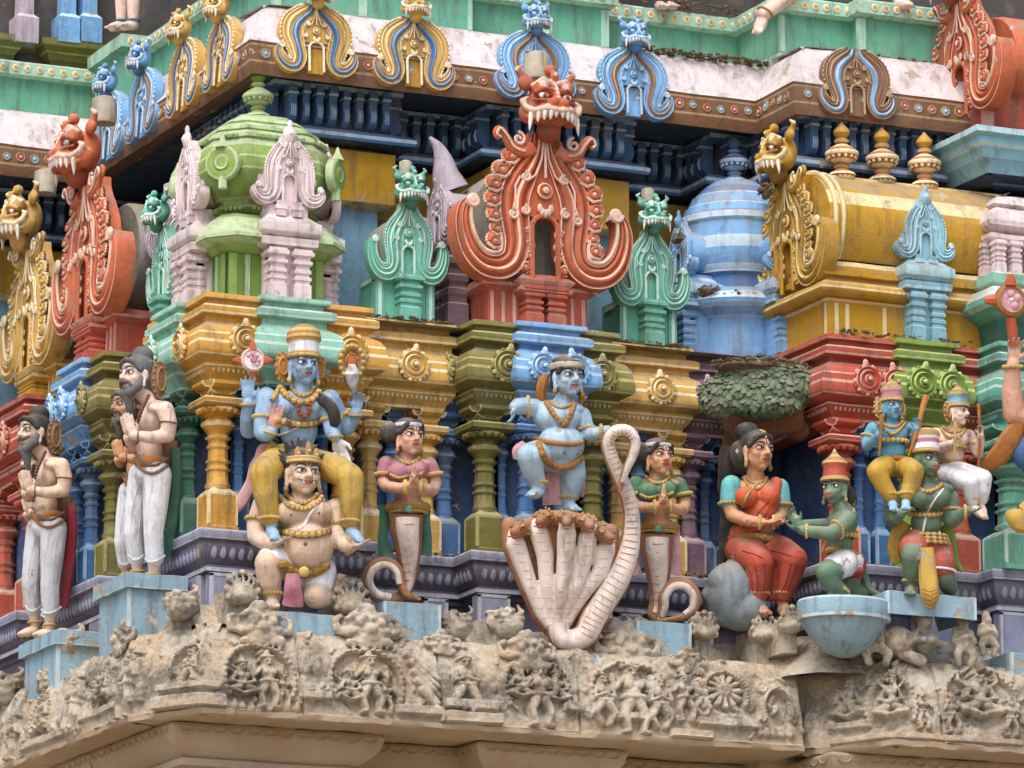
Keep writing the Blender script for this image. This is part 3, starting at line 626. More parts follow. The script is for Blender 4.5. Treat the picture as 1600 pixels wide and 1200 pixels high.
gable('eave_gable', 'brown eave gable with blue inlay and no head on the projecting right part', P2(1341, 178, -.175), .46, 'brown', hd=None, fill='brown', inlay='sky', drum=.2, drumc='brown', flames=False, tilt=-.06, group='small gables along the upper eave', lod=1, scale_u=1.1, shape='k')

# ================================================================ miniature shrines
def strip(b, x, y, z0, z1, w, c, n=(0, -1)):
    b.box((x-w/2, y-.004, z0), (x+w/2, y+.02, z1), c)
def ribpil(b, x, y, z0, z1, w, c, mir=False):
    """small pilaster built of stacked ribs"""
    l = c+'_l'; H = z1-z0; pr = [(1.0, 0), (1.0, .28), (.86, .30), (.86, .36), (1.0, .38), (1.0, .44), (.8, .46), (.8, .5), (.98, .52), (.98, .58), (.82, .6), (.82, .66), (1.1, .70), (1.1, .76), (.9, .78), (.9, .83), (1.25, .87), (1.25, .94), (1.05, .96), (1.05, 1.0)]
    b.lathe([(w/2*r, z0+t*H, l if i % 4 == 1 else c) for i, (r, t) in enumerate(pr)], (x, y, 0), 4, math.pi/4)
def csq(cx, cy, a, ch): return [(cx-a+ch, cy-a), (cx+a-ch, cy-a), (cx+a, cy-a+ch), (cx+a, cy+a-ch), (cx+a-ch, cy+a), (cx-a+ch, cy+a), (cx-a, cy+a-ch), (cx-a, cy-a+ch)]
def finial(par, x, y, z, h, c, l, tip=None, name='finial'):
    b = MB(); t = tip or c
    pr = [(.16, 0, l), (.19, .03, c), (.24, .06, l), (.22, .10, c), (.12, .16, c), (.10, .19, l), (.14, .21, c), (.14, .235, c), (.10, .25, c), (.10, .28, l), (.2, .33, c), (.28, .40, l), (.29, .44, l), (.285, .47, c), (.22, .53, l), (.12, .59, c), (.09, .61, c), (.10, .64, l), (.13, .66, c), (.12, .69, c), (.08, .71, t), (.10, .74, t), (.14, .80, t), (.13, .86, t), (.07, .93, t), (.015, 1.0, t)]
    b.lathe([(r*h, z+q*h, m) for r, q, m in pr], (x, y, 0), 18)
    for k in range(14):
        a = 2*math.pi*k/14; b.ell((x+.24*h*math.cos(a), y+.24*h*math.sin(a), z+.385*h), (.035*h, .035*h, .05*h), l, su=5, sv=4); b.ell((x+.19*h*math.cos(a), y+.19*h*math.sin(a), z+.06*h), (.03*h, .03*h, .055*h), l, su=5, sv=4)
    return b.build(name, par)
def dormer(name, label, x, y, z0, c, face, H, body=True, s=1., dep=.25, group=None):
    """paired ribbed pilasters, ledges, two posts and a little horseshoe gable; local, faces -Y"""
    g = gable(name, label, (x, y, z0), .39*s, c, face, hd=False, fill=c, drum=dep, drumc=c, flames=False, group=group, lod=1, cat='dormer', scale_u=1.0, shape='d')
    dz = H
    for ch in list(g.children): ch.location.z += dz; ch.location.y -= .02
    b = MB(); l = c+'_l'
    b.box((-.12*s, .0, -.02), (.12*s, .2, dz), c)
    for u in (-.075, .075): ribpil(b, u*s, .0, 0, .33, .1*s, c)
    lpart(b, 'pilaster_pair', g)
    b = MB(); b.mould([(-.12*s, .25), (-.12*s, 0), (.12*s, 0), (.12*s, .25)], [(.0, .33, c), (.05, .35, l), (.055, .37, c), (.055, .40, c), (.03, .41, l), (.06, .425, c), (.07, .44, l), (.07, .50, c), (.03, .53, l), (.0, .56, c)], jit=.002); lpart(b, 'ledge', g)
    b = MB()
    for u in (-.05, .05): b.box((u*s-.028*s, -.03, .55), (u*s+.028*s, .03, dz+.02), c); b.box((u*s-.034*s, -.034, dz-.035), (u*s+.034*s, .034, dz-.01), l)
    lpart(b, 'post_pair', g)
    return g
# --- green square shrine on the corner
kx = ky = .52
ku = thing('domed_shrine', 'green square domed shrine with pale finial on the yellow corner bay', 'shrine', (kx, ky, 1.54))
b = MB(); b.mould(csq(kx, ky, .30, .04), [(.02, 1.54, 'green'), (.05, 1.55, 'green_d'), (.05, 1.86, 'green_d'), (.07, 1.87, 'green'), (.10, 1.90, 'green'), (.11, 1.92, 'green_l'), (.18, 1.945, 'green'), (.19, 1.95, 'green_l'), (.19, 1.975, 'green_l'), (.12, 2.06, 'green_l'), (.09, 2.10, 'green'), (.05, 2.13, 'green')], closed=True); b.build('body', ku)
for (x, y, sx, sy) in ((kx-.30, ky-.35, .05, .01), (kx-.20, ky-.35, .03, .01), (kx+.30, ky-.35, .05, .01), (kx+.20, ky-.35, .03, .01), (kx-.35, ky-.30, .01, .05), (kx-.35, ky-.20, .01, .03), (kx-.35, ky+.2, .01, .03), (kx-.35, ky+.30, .01, .05)):
    b = MB(); b.box((x-sx/2-.004, y-sy/2-.004, 1.552), (x+sx/2, y+sy/2, 1.862), 'green_l' if max(sx, sy) < .04 else 'green'); b.build('corner_strip', ku)
b = MB(); b.mould(csq(kx, ky, .26, .09), [(.04, 2.12, 'green_d'), (.04, 2.15, 'green'), (.075, 2.16, 'green_d'), (.09, 2.18, 'green_d'), (.075, 2.20, 'green'), (.05, 2.21, 'green'), (.05, 2.24, 'green_l'), (.08, 2.25, 'green'), (.16, 2.33, 'green'), (.205, 2.41, 'green_l'), (.207, 2.425, 'green'), (.205, 2.49, 'green_l'), (.20, 2.505, 'green'), (.17, 2.58, 'green_l'), (.13, 2.635, 'green_l')], closed=True); dm = b.build('dome', ku)
b = MB(); b.mould(csq(kx, ky, .26, .09), [(.13, 2.635, 'green_l'), (.15, 2.64, 'green_l'), (.15, 2.665, 'green_l'), (.08, 2.70, 'green'), (.09, 2.71, 'green_l'), (.09, 2.73, 'green_l'), (.0, 2.775, 'green_l'), (.01, 2.785, 'green_l'), (.0, 2.80, 'green_l'), (-.08, 2.835, 'green_l'), (-.08, 2.85, 'green_l'), (-.14, 2.87, 'green_l'), (-.2, 2.875, 'green_l')], closed=True); b.build('roof_cap', ku)
b = MB()
for p, n in along(csq(kx, ky, .26, .09)+[csq(kx, ky, .26, .09)[0]], .148, .05): b.ell((p.x, p.y, 2.655), (.026, .026, .022), 'green_l', su=5, sv=4)
for p, n in along(csq(kx, ky, .26, .09)+[csq(kx, ky, .26, .09)[0]], .085, .03): b.ell((p.x, p.y, 2.18), (.014, .014, .02), 'green', su=5, sv=4)
b.build('leaf_border', ku)['kind'] = 'stuff'
finial(ku, kx, ky, 2.865, .36, 'green', 'green_l', 'green_d')
# leaf-shaped motifs on the chamfered dome faces
for sx, sy in ((-1, -1), (1, -1), (-1, 1)):
    b = MB(); c0 = Vector((kx+sx*.395, ky+sy*.395, 2.44)); nn = Vector((sx, sy, -.05)).normalized(); X = Vector((-sy, sx, 0)).normalized(); 
    b.lathe([(.115, -.03, 'green_l'), (.115, .02, 'green_l'), (.10, .028, 'green'), (.06, .024, 'green'), (.045, .034, 'green_l'), (.035, .03, 'green'), (.02, .028, 'green')], c0, 20, axis=nn)
    b.tube([c0+nn*.01+Vector((0, 0, z)) for z in (.1, .15, .19)], [.05, .02, .006], 'green_l', 6); b.tube([c0+nn*.0+Vector((0, 0, z)) for z in (-.09, -.17)], [.03, .03], 'green_l', 6)
    b.build('leaf_motif', ku)
p = PY(456, 470, .07)
dormer('dormer', 'pale pink dormer on the front of the green shrine', .555, .06, 1.56, 'pink', 'f', .63, s=1.15)
dormer('dormer', 'pale pink dormer on the left side of the green shrine', .06, .555, 1.56, 'pink', 'l', .64, s=1.2, dep=.34)
dormer('dormer', 'pale pink dormer on the far right side of the green shrine', .98, .50, 1.56, 'pink', 'r', .63, s=1.15)
# --- teal narrow shrines over the golden bays
def panjara(name, label, x, y, c, mir, H=.51):
    f = 'l' if mir else 'f'; o = swap((x, y, 1.54), mir)
    g = gable(name, label, o, H, c, f, hd=True, fill=c, drum=.25, drumc='cement', flames=False, cat='shrine', lod=1, scale_u=.84, group='teal narrow shrines')
    for ch in list(g.children): ch.location.z += .28
    b = MB(); b.box((-.2, .06, 0), (.2, .35, .32), c)
    for u in (-.18, .18): b.box((u-.03, .05, 0), (u+.03, .12, .28), c+'_l' if abs(u) > .2 else c); b.box((u-.012, .044, .0), (u+.012, .1, .28), c+'_l')
    b.box((-.21, .04, .27), (.21, .3, .30), c+'_l'); lpart(b, 'body', g)
    b = MB(); ribpil(b, 0, .03, 0, .31, .15, c); lpart(b, 'pilaster', g)
    return g
panjara('narrow_shrine', 'teal narrow shrine with monster-headed gable between green and orange shrines', 1.47, .22, 'teal', False)
panjara('narrow_shrine', 'teal narrow shrine with monster-headed gable between orange and blue shrines', 3.24, .22, 'teal', False)
panjara('narrow_shrine', 'teal narrow shrine seen edge-on left of the green shrine', 1.47, .22, 'teal', True)
# --- big orange gables over the olive bays
def orange(label, x, y, mir, H=1.0, c='orange', body='red', z=1.84):
    o = swap((x, y, z), mir); g = gable('monster_gable', label, o, H, c, 'l' if mir else 'f', drum=.75, drumc='cement', tilt=-.02, group='big monster gables', scale_u=.94)
    h = z-1.54; b = MB()
    b.box((-.36, .12, -h), (.36, .7, .03), body)
    for u in (-.33, -.25, -.17, .17, .25, .33): b.box((u-.012, .114, -h), (u+.012, .2, -.06), body+'_l')
    b.mould([(-.36, .6), (-.36, .12), (.36, .12), (.36, .6)], [(.0, -.07, body), (.05, -.03, body+'_l'), (.055, -.01, body), (.03, .03, body)], jit=.002); lpart(b, 'body', g)
    b = MB()
    for u in (-.075, .085): ribpil(b, u, .06, -h, -.02, .13, body)
    b.mould([(-.15, .2), (-.15, .02), (.16, .02), (.16, .2)], [(.0, -.10, body), (.03, -.07, body+'_l'), (.035, -.05, body), (.02, -.03, body+'_l'), (.05, .0, body), (.0, .05, body)], jit=.002); lpart(b, 'pilaster_pair', g)
    return g
orange('big orange monster-headed gable over the olive bay on the front', 2.345, -.02, False)
orange('big orange monster-headed gable over the olive bay on the left face', 2.345, -.02, True)
orange('golden monster-headed gable cut by the left edge of the picture', 3.56, .0, True, .92, 'gold', 'mustard', 1.74)
# lilac side gables of the orange shrines
PAL['lilac_d'] = '8a7a90'
for (x, y, f, lab) in ((1.80, .50, 'l', 'lilac gable with upright horn between the teal and orange shrines'), (.50, 1.80, 'f', 'lilac gable behind the teal shrine on the left face')):
    g = gable('side_gable', lab, (x, y, 2.17), .40, 'lilac', f, hd=False, fill='lilac', drum=.4, drumc='lilac', flames=False, lod=1)
    b = MB(); b.tube(smoothpath([(0, .10, .36), (0, .06, .46), (0, .04, .56), (0, -.0, .65), (0, -.06, .71)], 4), [.12-.0068*i for i in range(17)], 'lilac', 12); lpart(b, 'horn', g)
    b = MB()
    for u in (-.09, .09): ribpil(b, u, .08, -.63, .02, .15, 'mauve')
    lpart(b, 'pilaster_pair', g)
# --- blue round domed shrine
dx, dy = 4.09, .66
bd = thing('domed_shrine', 'sky blue round domed shrine dirty with old nests behind the stone tree', 'shrine', (dx, dy, 1.54))
def lath(prof, name, par, x=dx, y=dy, seg=28):
    b = MB(); b.lathe(prof, (x, y, 0), seg); return b.build(name, par)
lath([(.33, 1.54, 'dome'), (.33, 1.84, 'dome_l'), (.35, 1.85, 'dome'), (.38, 1.88, 'dome'), (.40, 1.90, 'dome_l'), (.44, 1.92, 'dome'), (.45, 1.95, 'dome_l'), (.42, 2.0, 'dome'), (.36, 2.04, 'dome_d'), (.30, 2.06, 'dome_d'), (.30, 2.14, 'dome_d'), (.33, 2.16, 'dome_l'), (.33, 2.18, 'dome')], 'body', bd)
def dz(z): return 2.14+(z-2.17)*1.38
lath([(r, dz(z), m) for r, z, m in [(.30, 2.17, 'dome_l'), (.36, 2.22, 'dome'), (.385, 2.30, 'dome_l'), (.39, 2.34, 'dome_l'), (.39, 2.36, 'dome'), (.38, 2.44, 'dome_l'), (.40, 2.45, 'dome_l'), (.40, 2.48, 'dome_d'), (.365, 2.495, 'dome'), (.35, 2.53, 'dome_l'), (.33, 2.54, 'dome'), (.30, 2.59, 'dome_l'), (.28, 2.60, 'dome_d'), (.23, 2.64, 'dome'), (.16, 2.68, 'dome_l'), (.12, 2.69, 'dome')]], 'dome', bd)
finial(bd, dx, dy, 2.84, .36, 'dome_d', 'dome_l', 'dome_d')
for (u, f) in ((-.62, 'f'), (.45, 'f')):
    pass
for (x, y, f, lab) in ((3.66, .62, 'l', 'sky blue dormer on the left side of the round blue dome'), (4.26, .16, 'f', 'sky blue dormer on the front of the round blue dome')):
    dormer('dormer', lab, x, y, 1.56, 'dome', f, .58, s=.95)
# --- yellow barrel-roofed shrine
sa = thing('barrel_shrine', 'mustard yellow barrel-roofed shrine with three finials over the red bay', 'shrine', (4.7, -.1, 1.54))
x0, x1, yc = 4.2, 5.75, -.12
b = MB(); b.mould([(x0, yc+.4), (x0, yc-.36), (x1, yc-.36), (x1, yc+.4)], [(d, 1.54+(z-1.54)*.70, m) for d, z, m in [(0, 1.54, 'mustard'), (0, 1.90, 'red_l'), (.01, 1.905, 'mustard_l'), (.02, 1.925, 'mustard_d'), (.05, 1.94, 'mustard'), (.08, 1.96, 'mustard'), (.10, 2.0, 'mustard_l'), (.10, 2.02, 'mustard'), (.08, 2.06, 'mustard_l'), (.07, 2.07, 'mustard'), (.03, 2.10, 'mustard_d'), (.02, 2.14, 'mustard'), (.05, 2.15, 'mustard'), (.05, 2.20, 'mustard_d'), (.02, 2.21, 'mustard'), (.02, 2.25, 'mustard_l'), (0, 2.30, 'mustard')]]); b.build('body', sa)
for x in (x0+.06, x0+.14, x0+.42, x0+.62): b = MB(); b.box((x-.014, yc-.366, 1.545), (x+.014, yc-.3, 1.785), 'mustard_l'); b.build('corner_strip', sa)
b = MB(); b.box((x0-.006, yc-.34, 1.545), (x0+.03, yc-.31, 1.785), 'mustard_l'); b.build('corner_strip', sa)
b = MB(); n = 30; pr = []
for i in range(n+1):
    a = math.radians(-38+(180+76)*i/n); pr.append((yc-.44*math.cos(a), 2.37+(.46 if a < 0 or a > math.pi else .355)*math.sin(a)))
rows = [[(x, y, z) for y, z in pr] for x in np.linspace(x0-.02, x1, 14)]
b.grid([[(r[i][0]+0*j, r[i][1], r[i][2]) for r in rows] for i in range(n+1) for j in (0,)], rowm=['mustard_l' if i in (6, 7, 13, 14) else 'mustard' for i in range(n)]); b.face([len(b.v)+i for i in range(n+1)], 'mustard'); b.v.extend([(x0-.02, y, z) for y, z in pr]); b.build('barrel_roof', sa)
b = MB()
for off in (.0, .06): b.tube([(x0+.02+off, yc-(.455-off*.1)*math.cos(math.radians(-38+256*i/n)), 2.37+((.46 if not 0 < -38+256*i/n < 180 else .37)-off*.1)*math.sin(math.radians(-38+256*i/n))) for i in range(n+1)], .018, 'mustard_l', 6)
b.box((x0, yc-.05, 2.715), (x1, yc+.05, 2.75), 'mustard_l'); b.build('roof_trim', sa)
for px in (1316, 1379, 1445):
    q = PY(px, 285, yc); finial(sa, q.x, yc, 2.74, .40, 'ochre', 'gold_l', 'mustard')
PAL['mustard_d'] = '8f6410'
gable('monster_gable', 'mustard monster-headed gable at the left end of the barrel-roofed shrine', (x0-.08, -.06, 1.93), .80, 'mustard', 'l', drum=.12, drumc='mustard', flames=True, group='big monster gables', stump=False)
dormer('dormer', 'pale blue dormer on the front of the yellow barrel-roofed shrine', 4.89, -.56, 1.56, 'pale', 'f', .57, s=1.02)
# --- shrines at the right edge
rs = thing('edge_shrine', 'pale pink pillared shrine on mint ledges at the right edge', 'shrine', (5.6, -.75, 1.54))
b = MB(); b.mould([(5.27, .2), (5.27, -.80), (6.6, -.80), (6.6, .2)], [(-.1, 1.5, 'dgreen'), (-.06, 1.72, 'dgreen_l'), (-.02, 1.74, 'teal'), (.03, 1.78, 'teal_l'), (.08, 1.80, 'teal'), (.08, 1.84, 'mint_l'), (.0, 1.93, 'mint'), (-.05, 1.95, 'mint_l'), (-.02, 1.97, 'mint'), (-.02, 2.03, 'mint_l'), (-.08, 2.06, 'mint'), (-.14, 2.07, 'mint')]); b.build('ledges', rs)
b = MB(); b.mould([(5.36, .1), (5.36, -.66), (6.6, -.66), (6.6, .1)], [(-.05, 2.04, 'pink'), (-.05, 2.26, 'pink_d'), (.0, 2.28, 'pink_l'), (.03, 2.30, 'pink'), (.03, 2.33, 'pink_d'), (-.02, 2.35, 'pink'), (.04, 2.39, 'pink_l'), (.05, 2.42, 'pink'), (.0, 2.50, 'pink_l'), (-.08, 2.54, 'pink'), (-.05, 2.56, 'pink_l'), (-.1, 2.62, 'pink'), (-.2, 2.66, 'pink')], jit=.01); b.build('canopy', rs)
for x, y in ((5.39, -.68), (5.51, -.68), (5.36, -.55), (5.64, -.68), (5.76, -.68)): b = MB(); ribpil(b, x, y, 2.05, 2.28, .075, 'pink'); b.build('pilaster', rs)
us = thing('upper_edge_base', 'blue grey stepped ledges under the orange gable at the upper right edge', 'plinth', (5.7, -.5, 2.9))
b = MB(); b.mould([(5.36, .4), (5.36, -.55), (6.8, -.55), (6.8, .4)], [(-.2, 2.78, 'blue_d'), (-.06, 2.80, 'pale'), (-.02, 2.88, 'blue_l'), (.0, 2.89, 'pale'), (.03, 2.96, 'pale_l'), (.06, 2.98, 'pale'), (.06, 3.02, 'pale'), (.1, 3.04, 'pale_l'), (.1, 3.08, 'pale'), (-.05, 3.10, 'pale')]); b.build('ledges', us)
b = MB(); b.mould([(5.5, .4), (5.5, -.4), (6.8, -.4), (6.8, .4)], [(0, 3.09, 'red'), (0, 3.5, 'red')]); b.box((5.49, -.406, 3.1), (5.53, -.3, 3.5), 'red_l'); b.build('body', us)
gable('monster_gable', 'orange gable cut by the upper right edge of the picture', (5.42, -.15, 3.27), .85, 'orange', 'l', drum=.6, drumc='orange', group='big monster gables', stump=False)
# ================================================================ weathered stone eave below the statues
def erode(me, a=.010, b=.005):
    n = len(me.vertices); co = np.empty(n*3); me.vertices.foreach_get('co', co); no = np.empty(n*3); me.vertices.foreach_get('normal', no)
    co = co.reshape(-1, 3); no = no.reshape(-1, 3)
    d = np.array([noise.noise(Vector(p)*11)*a + noise.noise(Vector(p)*31)*b - max(0, noise.noise(Vector(p)*5))*a for p in co])
    me.vertices.foreach_set('co', (co+no*d[:, None]).ravel()); me.update(); return me
def stone_part(bl, name, parent, vox=.013, a=.010, b=.006, smooth=1):
    me = bl.mesh(vox, smooth, name) ; erode(me, a, b)
    base = WL[parent.name] if parent is not None else Vector((0, 0, 0)); me.transform(Matrix.Translation(-base))
    return link(name, me, parent)
EPL = [(-.66, 5), (-.60, -.25), (-.32, -.76), (3.80, -.84)]
EPR = [(3.86, -.70), (4.2, -1.33), (7, -1.40)]
ev = thing('stone_eave', 'weathered beige stone eave with worn carvings under the left statues', 'eave', (0, -.7, -1.3))
evr = thing('stone_eave', 'beige stone eave block with two arched relief panels, right of the joint', 'eave', (4.6, -1.2, -1.3))
KAP = [(-.7, -1.30, 'stone'), (-.03, -1.305, 'stone'), (.0, -1.295, 'stone'), (.005, -1.262, 'stone'), (-.02, -1.25, 'stone'), (-.025, -1.19, 'stone'), (-.04, -1.10, 'stone'), (-.06, -1.0, 'stone'), (-.09, -.90, 'stone'), (-.13, -.78, 'stone'), (-.19, -.70, 'stone'), (-.6, -.665, 'stone')]
for P_, par in ((EPL, ev), (EPR, evr)):
    b = MB(); b.mould(P_, [(d-(.06 if -1.255 < z < -.68 else 0), z-(.03 if z > -.68 else 0), m) for d, z, m in KAP], step=.045, jit=.012)
    o = b.build('eave_slab', par, smooth=60)
# the carved face: a fine sheet over the slab whose relief (figures, arches, shelves, wear) is real depth
def proj(p):
    d = p-CAM; z = d.dot(fwd); return 800+FPX*d.dot(rgt)/z, 600-FPX*d.dot(upv)/z
class Face:
    def __init__(s, path, s0, s1, ds=.0062, dt=.0065):
        pts = [Vector(p) for p in path]; n = len(pts); acc = [0.]
        for i in range(n-1): acc.append(acc[-1]+(pts[i+1]-pts[i]).length)
        s0 = max(s0, 0); s1 = min(s1, acc[-1]); m = int((s1-s0)/ds); S = np.linspace(s0, s1, m)
        def nr(i): d = (pts[i+1]-pts[i]).normalized(); return Vector((d.y, -d.x))
        P, N = [], []
        for q in S:
            i = max(0, min(n-2, int(np.searchsorted(acc, q, 'right'))-1)); u = (q-acc[i]); p = pts[i]+(pts[i+1]-pts[i]).normalized()*u; nn = nr(i)
            for j, o in ((i, i-1), (i+1, i+1)):       # soften the corners
                if 0 < j < n-1:
                    d = abs(q-acc[j])
                    if d < .1: w = .5*(1-d/.1); nn = (nn*(1-w)+nr(o)*w).normalized()
            P.append(p); N.append(nn)
        prof = np.array([(d, z) for d, z, _ in KAP[3:11]]+[(-.45, -.675)]); L = np.r_[0, np.cumsum(np.hypot(*np.diff(prof, axis=0).T))]; k = int(L[-1]/dt); T = np.linspace(0, L[-1], k)
        D, Zz = np.interp(T, L, prof[:, 0]), np.interp(T, L, prof[:, 1])
        s.S, s.T, s.P, s.N, s.D, s.Z = S, T, np.array([tuple(p) for p in P]), np.array([tuple(p) for p in N]), D, Zz
        s.H = np.zeros((m, k)); base = np.empty((m, k, 3)); base[..., :2] = s.P[:, None]+s.N[:, None]*D[None, :, None]; base[..., 2] = Zz[None]
        s.base = base; d = base-np.array(CAM); z = d@np.array(fwd); s.px = 800+FPX*(d@np.array(rgt))/z; s.py = 600-FPX*(d@np.array(upv))/z
    def at(s, px, py):
        q = np.abs(s.px-px)+np.abs(s.py-py); i, j = np.unravel_index(np.argmin(q), q.shape); return i, j
    def st(s, px, py): i, j = s.at(px, py); return s.S[i], s.T[j]
    def world(s, px, py, out=0): i, j = s.at(px, py); return Vector(s.base[i, j])+Vector((*s.N[i], 0))*out
    def win(s, u, v, r):
        i0, i1 = np.searchsorted(s.S, (u-r, u+r)); j0, j1 = np.searchsorted(s.T, (v-r, v+r)); return slice(i0, i1), slice(j0, j1)
    def seg(s, a, b, ra, rb, h, h0=0., mode=max):
        """rounded ridge from a to b in metres along and up the face"""
        (ax, ay), (bx, by) = a, b; r = max(ra, rb); cx, cy = (ax+bx)/2, (ay+by)/2; w = s.win(cx, cy, r+math.hypot(bx-ax, by-ay)/2+.01)
        X, Y = s.S[w[0]][:, None], s.T[w[1]][None]; l2 = max((bx-ax)**2+(by-ay)**2, 1e-9); t = np.clip(((X-ax)*(bx-ax)+(Y-ay)*(by-ay))/l2, 0, 1)
        d = np.hypot(X-ax-t*(bx-ax), Y-ay-t*(by-ay)); rr = ra+(rb-ra)*t; hh = np.where(d < rr, h0+h*np.sqrt(np.clip(1-(d/rr)**2, 0, 1)), -9)
        s.H[w] = np.maximum(s.H[w], hh)
    def line(s, pts, r, h, h0=0.):
        for a, b in zip(pts, pts[1:]): s.seg(a, b, r, r, h, h0)
    def sink(s, u, v, ru, rv, d):
        w = s.win(u, v, max(ru, rv)+.02); X, Y = s.S[w[0]][:, None], s.T[w[1]][None]; q = np.hypot((X-u)/ru, (Y-v)/rv); s.H[w] -= d*np.clip((1.05-q)/.12, 0, 1)
    def bar(s, u0, u1, v, hv, h):
        i0, i1 = np.searchsorted(s.S, (u0, u1)); j0, j1 = np.searchsorted(s.T, (v-hv, v+hv)); s.H[i0:i1, j0:j1] = np.maximum(s.H[i0:i1, j0:j1], h)
    # ---- motifs, placed where the photograph shows them
    def arch(s, px, py, w, h, band=.02):
        u, v = s.st(px, py); w *= M*1.1; h *= M; s.sink(u, v+h*.1, w*.95, h*.95, .022)
        A = [(u-w*math.cos(a), v+h*math.sin(a)) for a in np.linspace(-.5, math.pi+.5, 26)]; s.line(A, band, .035)
        for q in A: s.seg(q, q, band*.62, band*.62, .03, .025)
        for q in (-1, 1): s.spiral(u+q*w*1.12, v-h*.55, band*1.6, q)
        s.seg((u, v+h), (u, v+h*1.25), band*1.2, band*.5, .04)
    def spiral(s, u, v, r, q=1):
        P_ = [(u+q*r*(1-i/16)*math.cos(i*.75), v+r*(1-i/16)*math.sin(i*.75)) for i in range(15)]; s.line(P_, r*.28, .03)
    def fig(s, px, py, h, pose=0):
        u, v = s.st(px, py); k = h*M; f = lambda x, y: (u+x*k, v+y*k); D = .055; g = lambda a, b, ra, rb, hh=D, h0=0.: s.seg(f(*a), f(*b), ra*k, rb*k, hh*k/.3 if k < .3 else hh, h0)
        g((0, .36), (0, .38), .12, .11, .06); g((0, .50), (0, .60), .10, .05, .05); g((-.1, .47), (.1, .47), .05, .05, .06)
        g((0, .2), (0, -.02), .17, .11, .05); g((-.08, .14), (-.08, .14), .07, .07, .02, .045); g((.08, .14), (.08, .14), .07, .07, .02, .045); g((-.14, -.05), (.14, -.05), .06, .06, .06)
        for q in (-1, 1):
            if pose == 0: g((q*.17, .2), (q*.28, .0), .06, .05); g((q*.28, .0), (q*.1, -.02), .05, .04, .06); g((q*.1, -.12), (q*.34, -.2), .1, .08); g((q*.34, -.2), (-q*.05, -.3), .07, .05, .06); g((q*.2, .22), (q*.36, .34), .045, .035, .035); g((q*.36, .34), (q*.34, .48), .035, .05, .035)
            elif pose == 1: g((q*.17, .2), (q*.3, .06), .06, .05); g((q*.3, .06), (q*.3, .3), .05, .04, .05); g((q*.08, -.12), (q*.17, -.32), .10, .07); g((q*.17, -.32), (q*.11, -.55), .07, .05); g((q*.11, -.55), (q*.2, -.57), .05, .04)
            else: g((q*.17, .2), (q*.2, .0), .06, .05); g((q*.2, .0), (0, .08), .05, .05, .065); g((q*.08, -.1), (q*.2, -.3), .11, .08, .06); g((q*.2, -.3), (q*.08, -.5), .07, .06)
        g((0, .30), (0, .30), .025, .025, .02, .07)
        for q in (-1, 1): g((q*.045, .39), (q*.045, .39), .022, .022, .015, .068)
    def shelf(s, px0, px1, py, hv=7, h=.04):
        (u0, v), (u1, v1) = s.st(px0, py), s.st(px1, py+(px1-px0)*.07); s.bar(min(u0, u1), max(u0, u1), (v+v1)/2, hv*M, h)
    def petals(s, px0, px1, py, n, r=9):
        u0, v = s.st(px0, py); u1, v1 = s.st(px1, py+(px1-px0)*.07)
        for i in range(n): t = (i+.5)/n; s.seg((u0+(u1-u0)*t, v), (u0+(u1-u0)*t, v+r*M), r*M, r*M*.6, .03)
    def finish(s, par, cuts):
        m, k = s.H.shape; H = s.H.copy(); n1 = np.array([[noise.noise(Vector(s.base[i, j])*9)*.012-max(0, noise.noise(Vector(s.base[i, j])*4.3))*.018+noise.noise(Vector(s.base[i, j])*27)*.006 for j in range(0, k, 2)] for i in range(0, m, 2)])
        n1 = np.repeat(np.repeat(n1, 2, 0), 2, 1)[:m, :k]; H += n1+.008*np.random.RandomState(1).rand(m, k)*0
        for q in s.joints: i = int(np.searchsorted(s.S, q)); H[max(0, i-1):i+2] -= .03
        Q = s.base.copy(); Q[..., :2] += s.N[:, None]*H[..., None]; Q[..., 2] += H*.12
        rag = np.array([noise.noise(Vector((q*6, 3, 1)))*.045+noise.noise(Vector((q*17, 5, 2)))*.025 for q in s.S]); Q[..., 2] += (rag[:, None]-.022)*np.clip((s.T-.40)/.12, 0, 1)[None]
        edges = np.linspace(0, m-1, cuts+1).astype(int); B0 = np.array(WL[par.name])
        for a, b in zip(edges, edges[1:]):
            V = (Q[a:b+1]-B0).reshape(-1, 3); w = b+1-a; I = np.arange(w*k).reshape(w, k); F = np.stack([I[:-1, :-1], I[1:, :-1], I[1:, 1:], I[:-1, 1:]], -1).reshape(-1, 4)
            me = bpy.data.meshes.new('carved_panel'); me.from_pydata(V.tolist(), [], F.tolist()); me.materials.append(mat('stone')); me.polygons.foreach_set('use_smooth', [True]*len(F)); me.update(); link('carved_panel', me, par)
rnd = random.Random(3)
L0 = 5.25
fl = Face(EPL, L0-3.4, 99); fr = Face(EPR, 0, 3.0); fl.joints = [fl.st(470, 1060)[0], fl.st(690, 1080)[0], fl.st(905, 1090)[0]]; fr.joints = [fr.st(1470, 1110)[0]]
f = fl
f.arch(70, 1120, 34, 46); f.fig(72, 1118, 80, 0); f.fig(25, 1150, 70, 1); f.fig(120, 1095, 84, 1); f.arch(165, 1070, 28, 44); f.fig(167, 1072, 78, 0); f.fig(205, 1065, 104, 1); f.shelf(40, 120, 1150, 6, .03); f.shelf(130, 225, 1105, 6, .03)
f.fig(297, 1042, 66, 2); f.arch(297, 1036, 26, 32, .014); f.shelf(250, 346, 1072, 6, .05); f.shelf(245, 350, 1096, 9, .065); f.petals(345, 470, 1100, 9, 7)
f.arch(405, 1060, 52, 58); f.fig(418, 1062, 78, 1); f.fig(443, 1078, 46, 1); f.fig(378, 1066, 66, 0); f.shelf(466, 516, 1086, 6, .05); f.petals(468, 520, 1040, 3, 14)
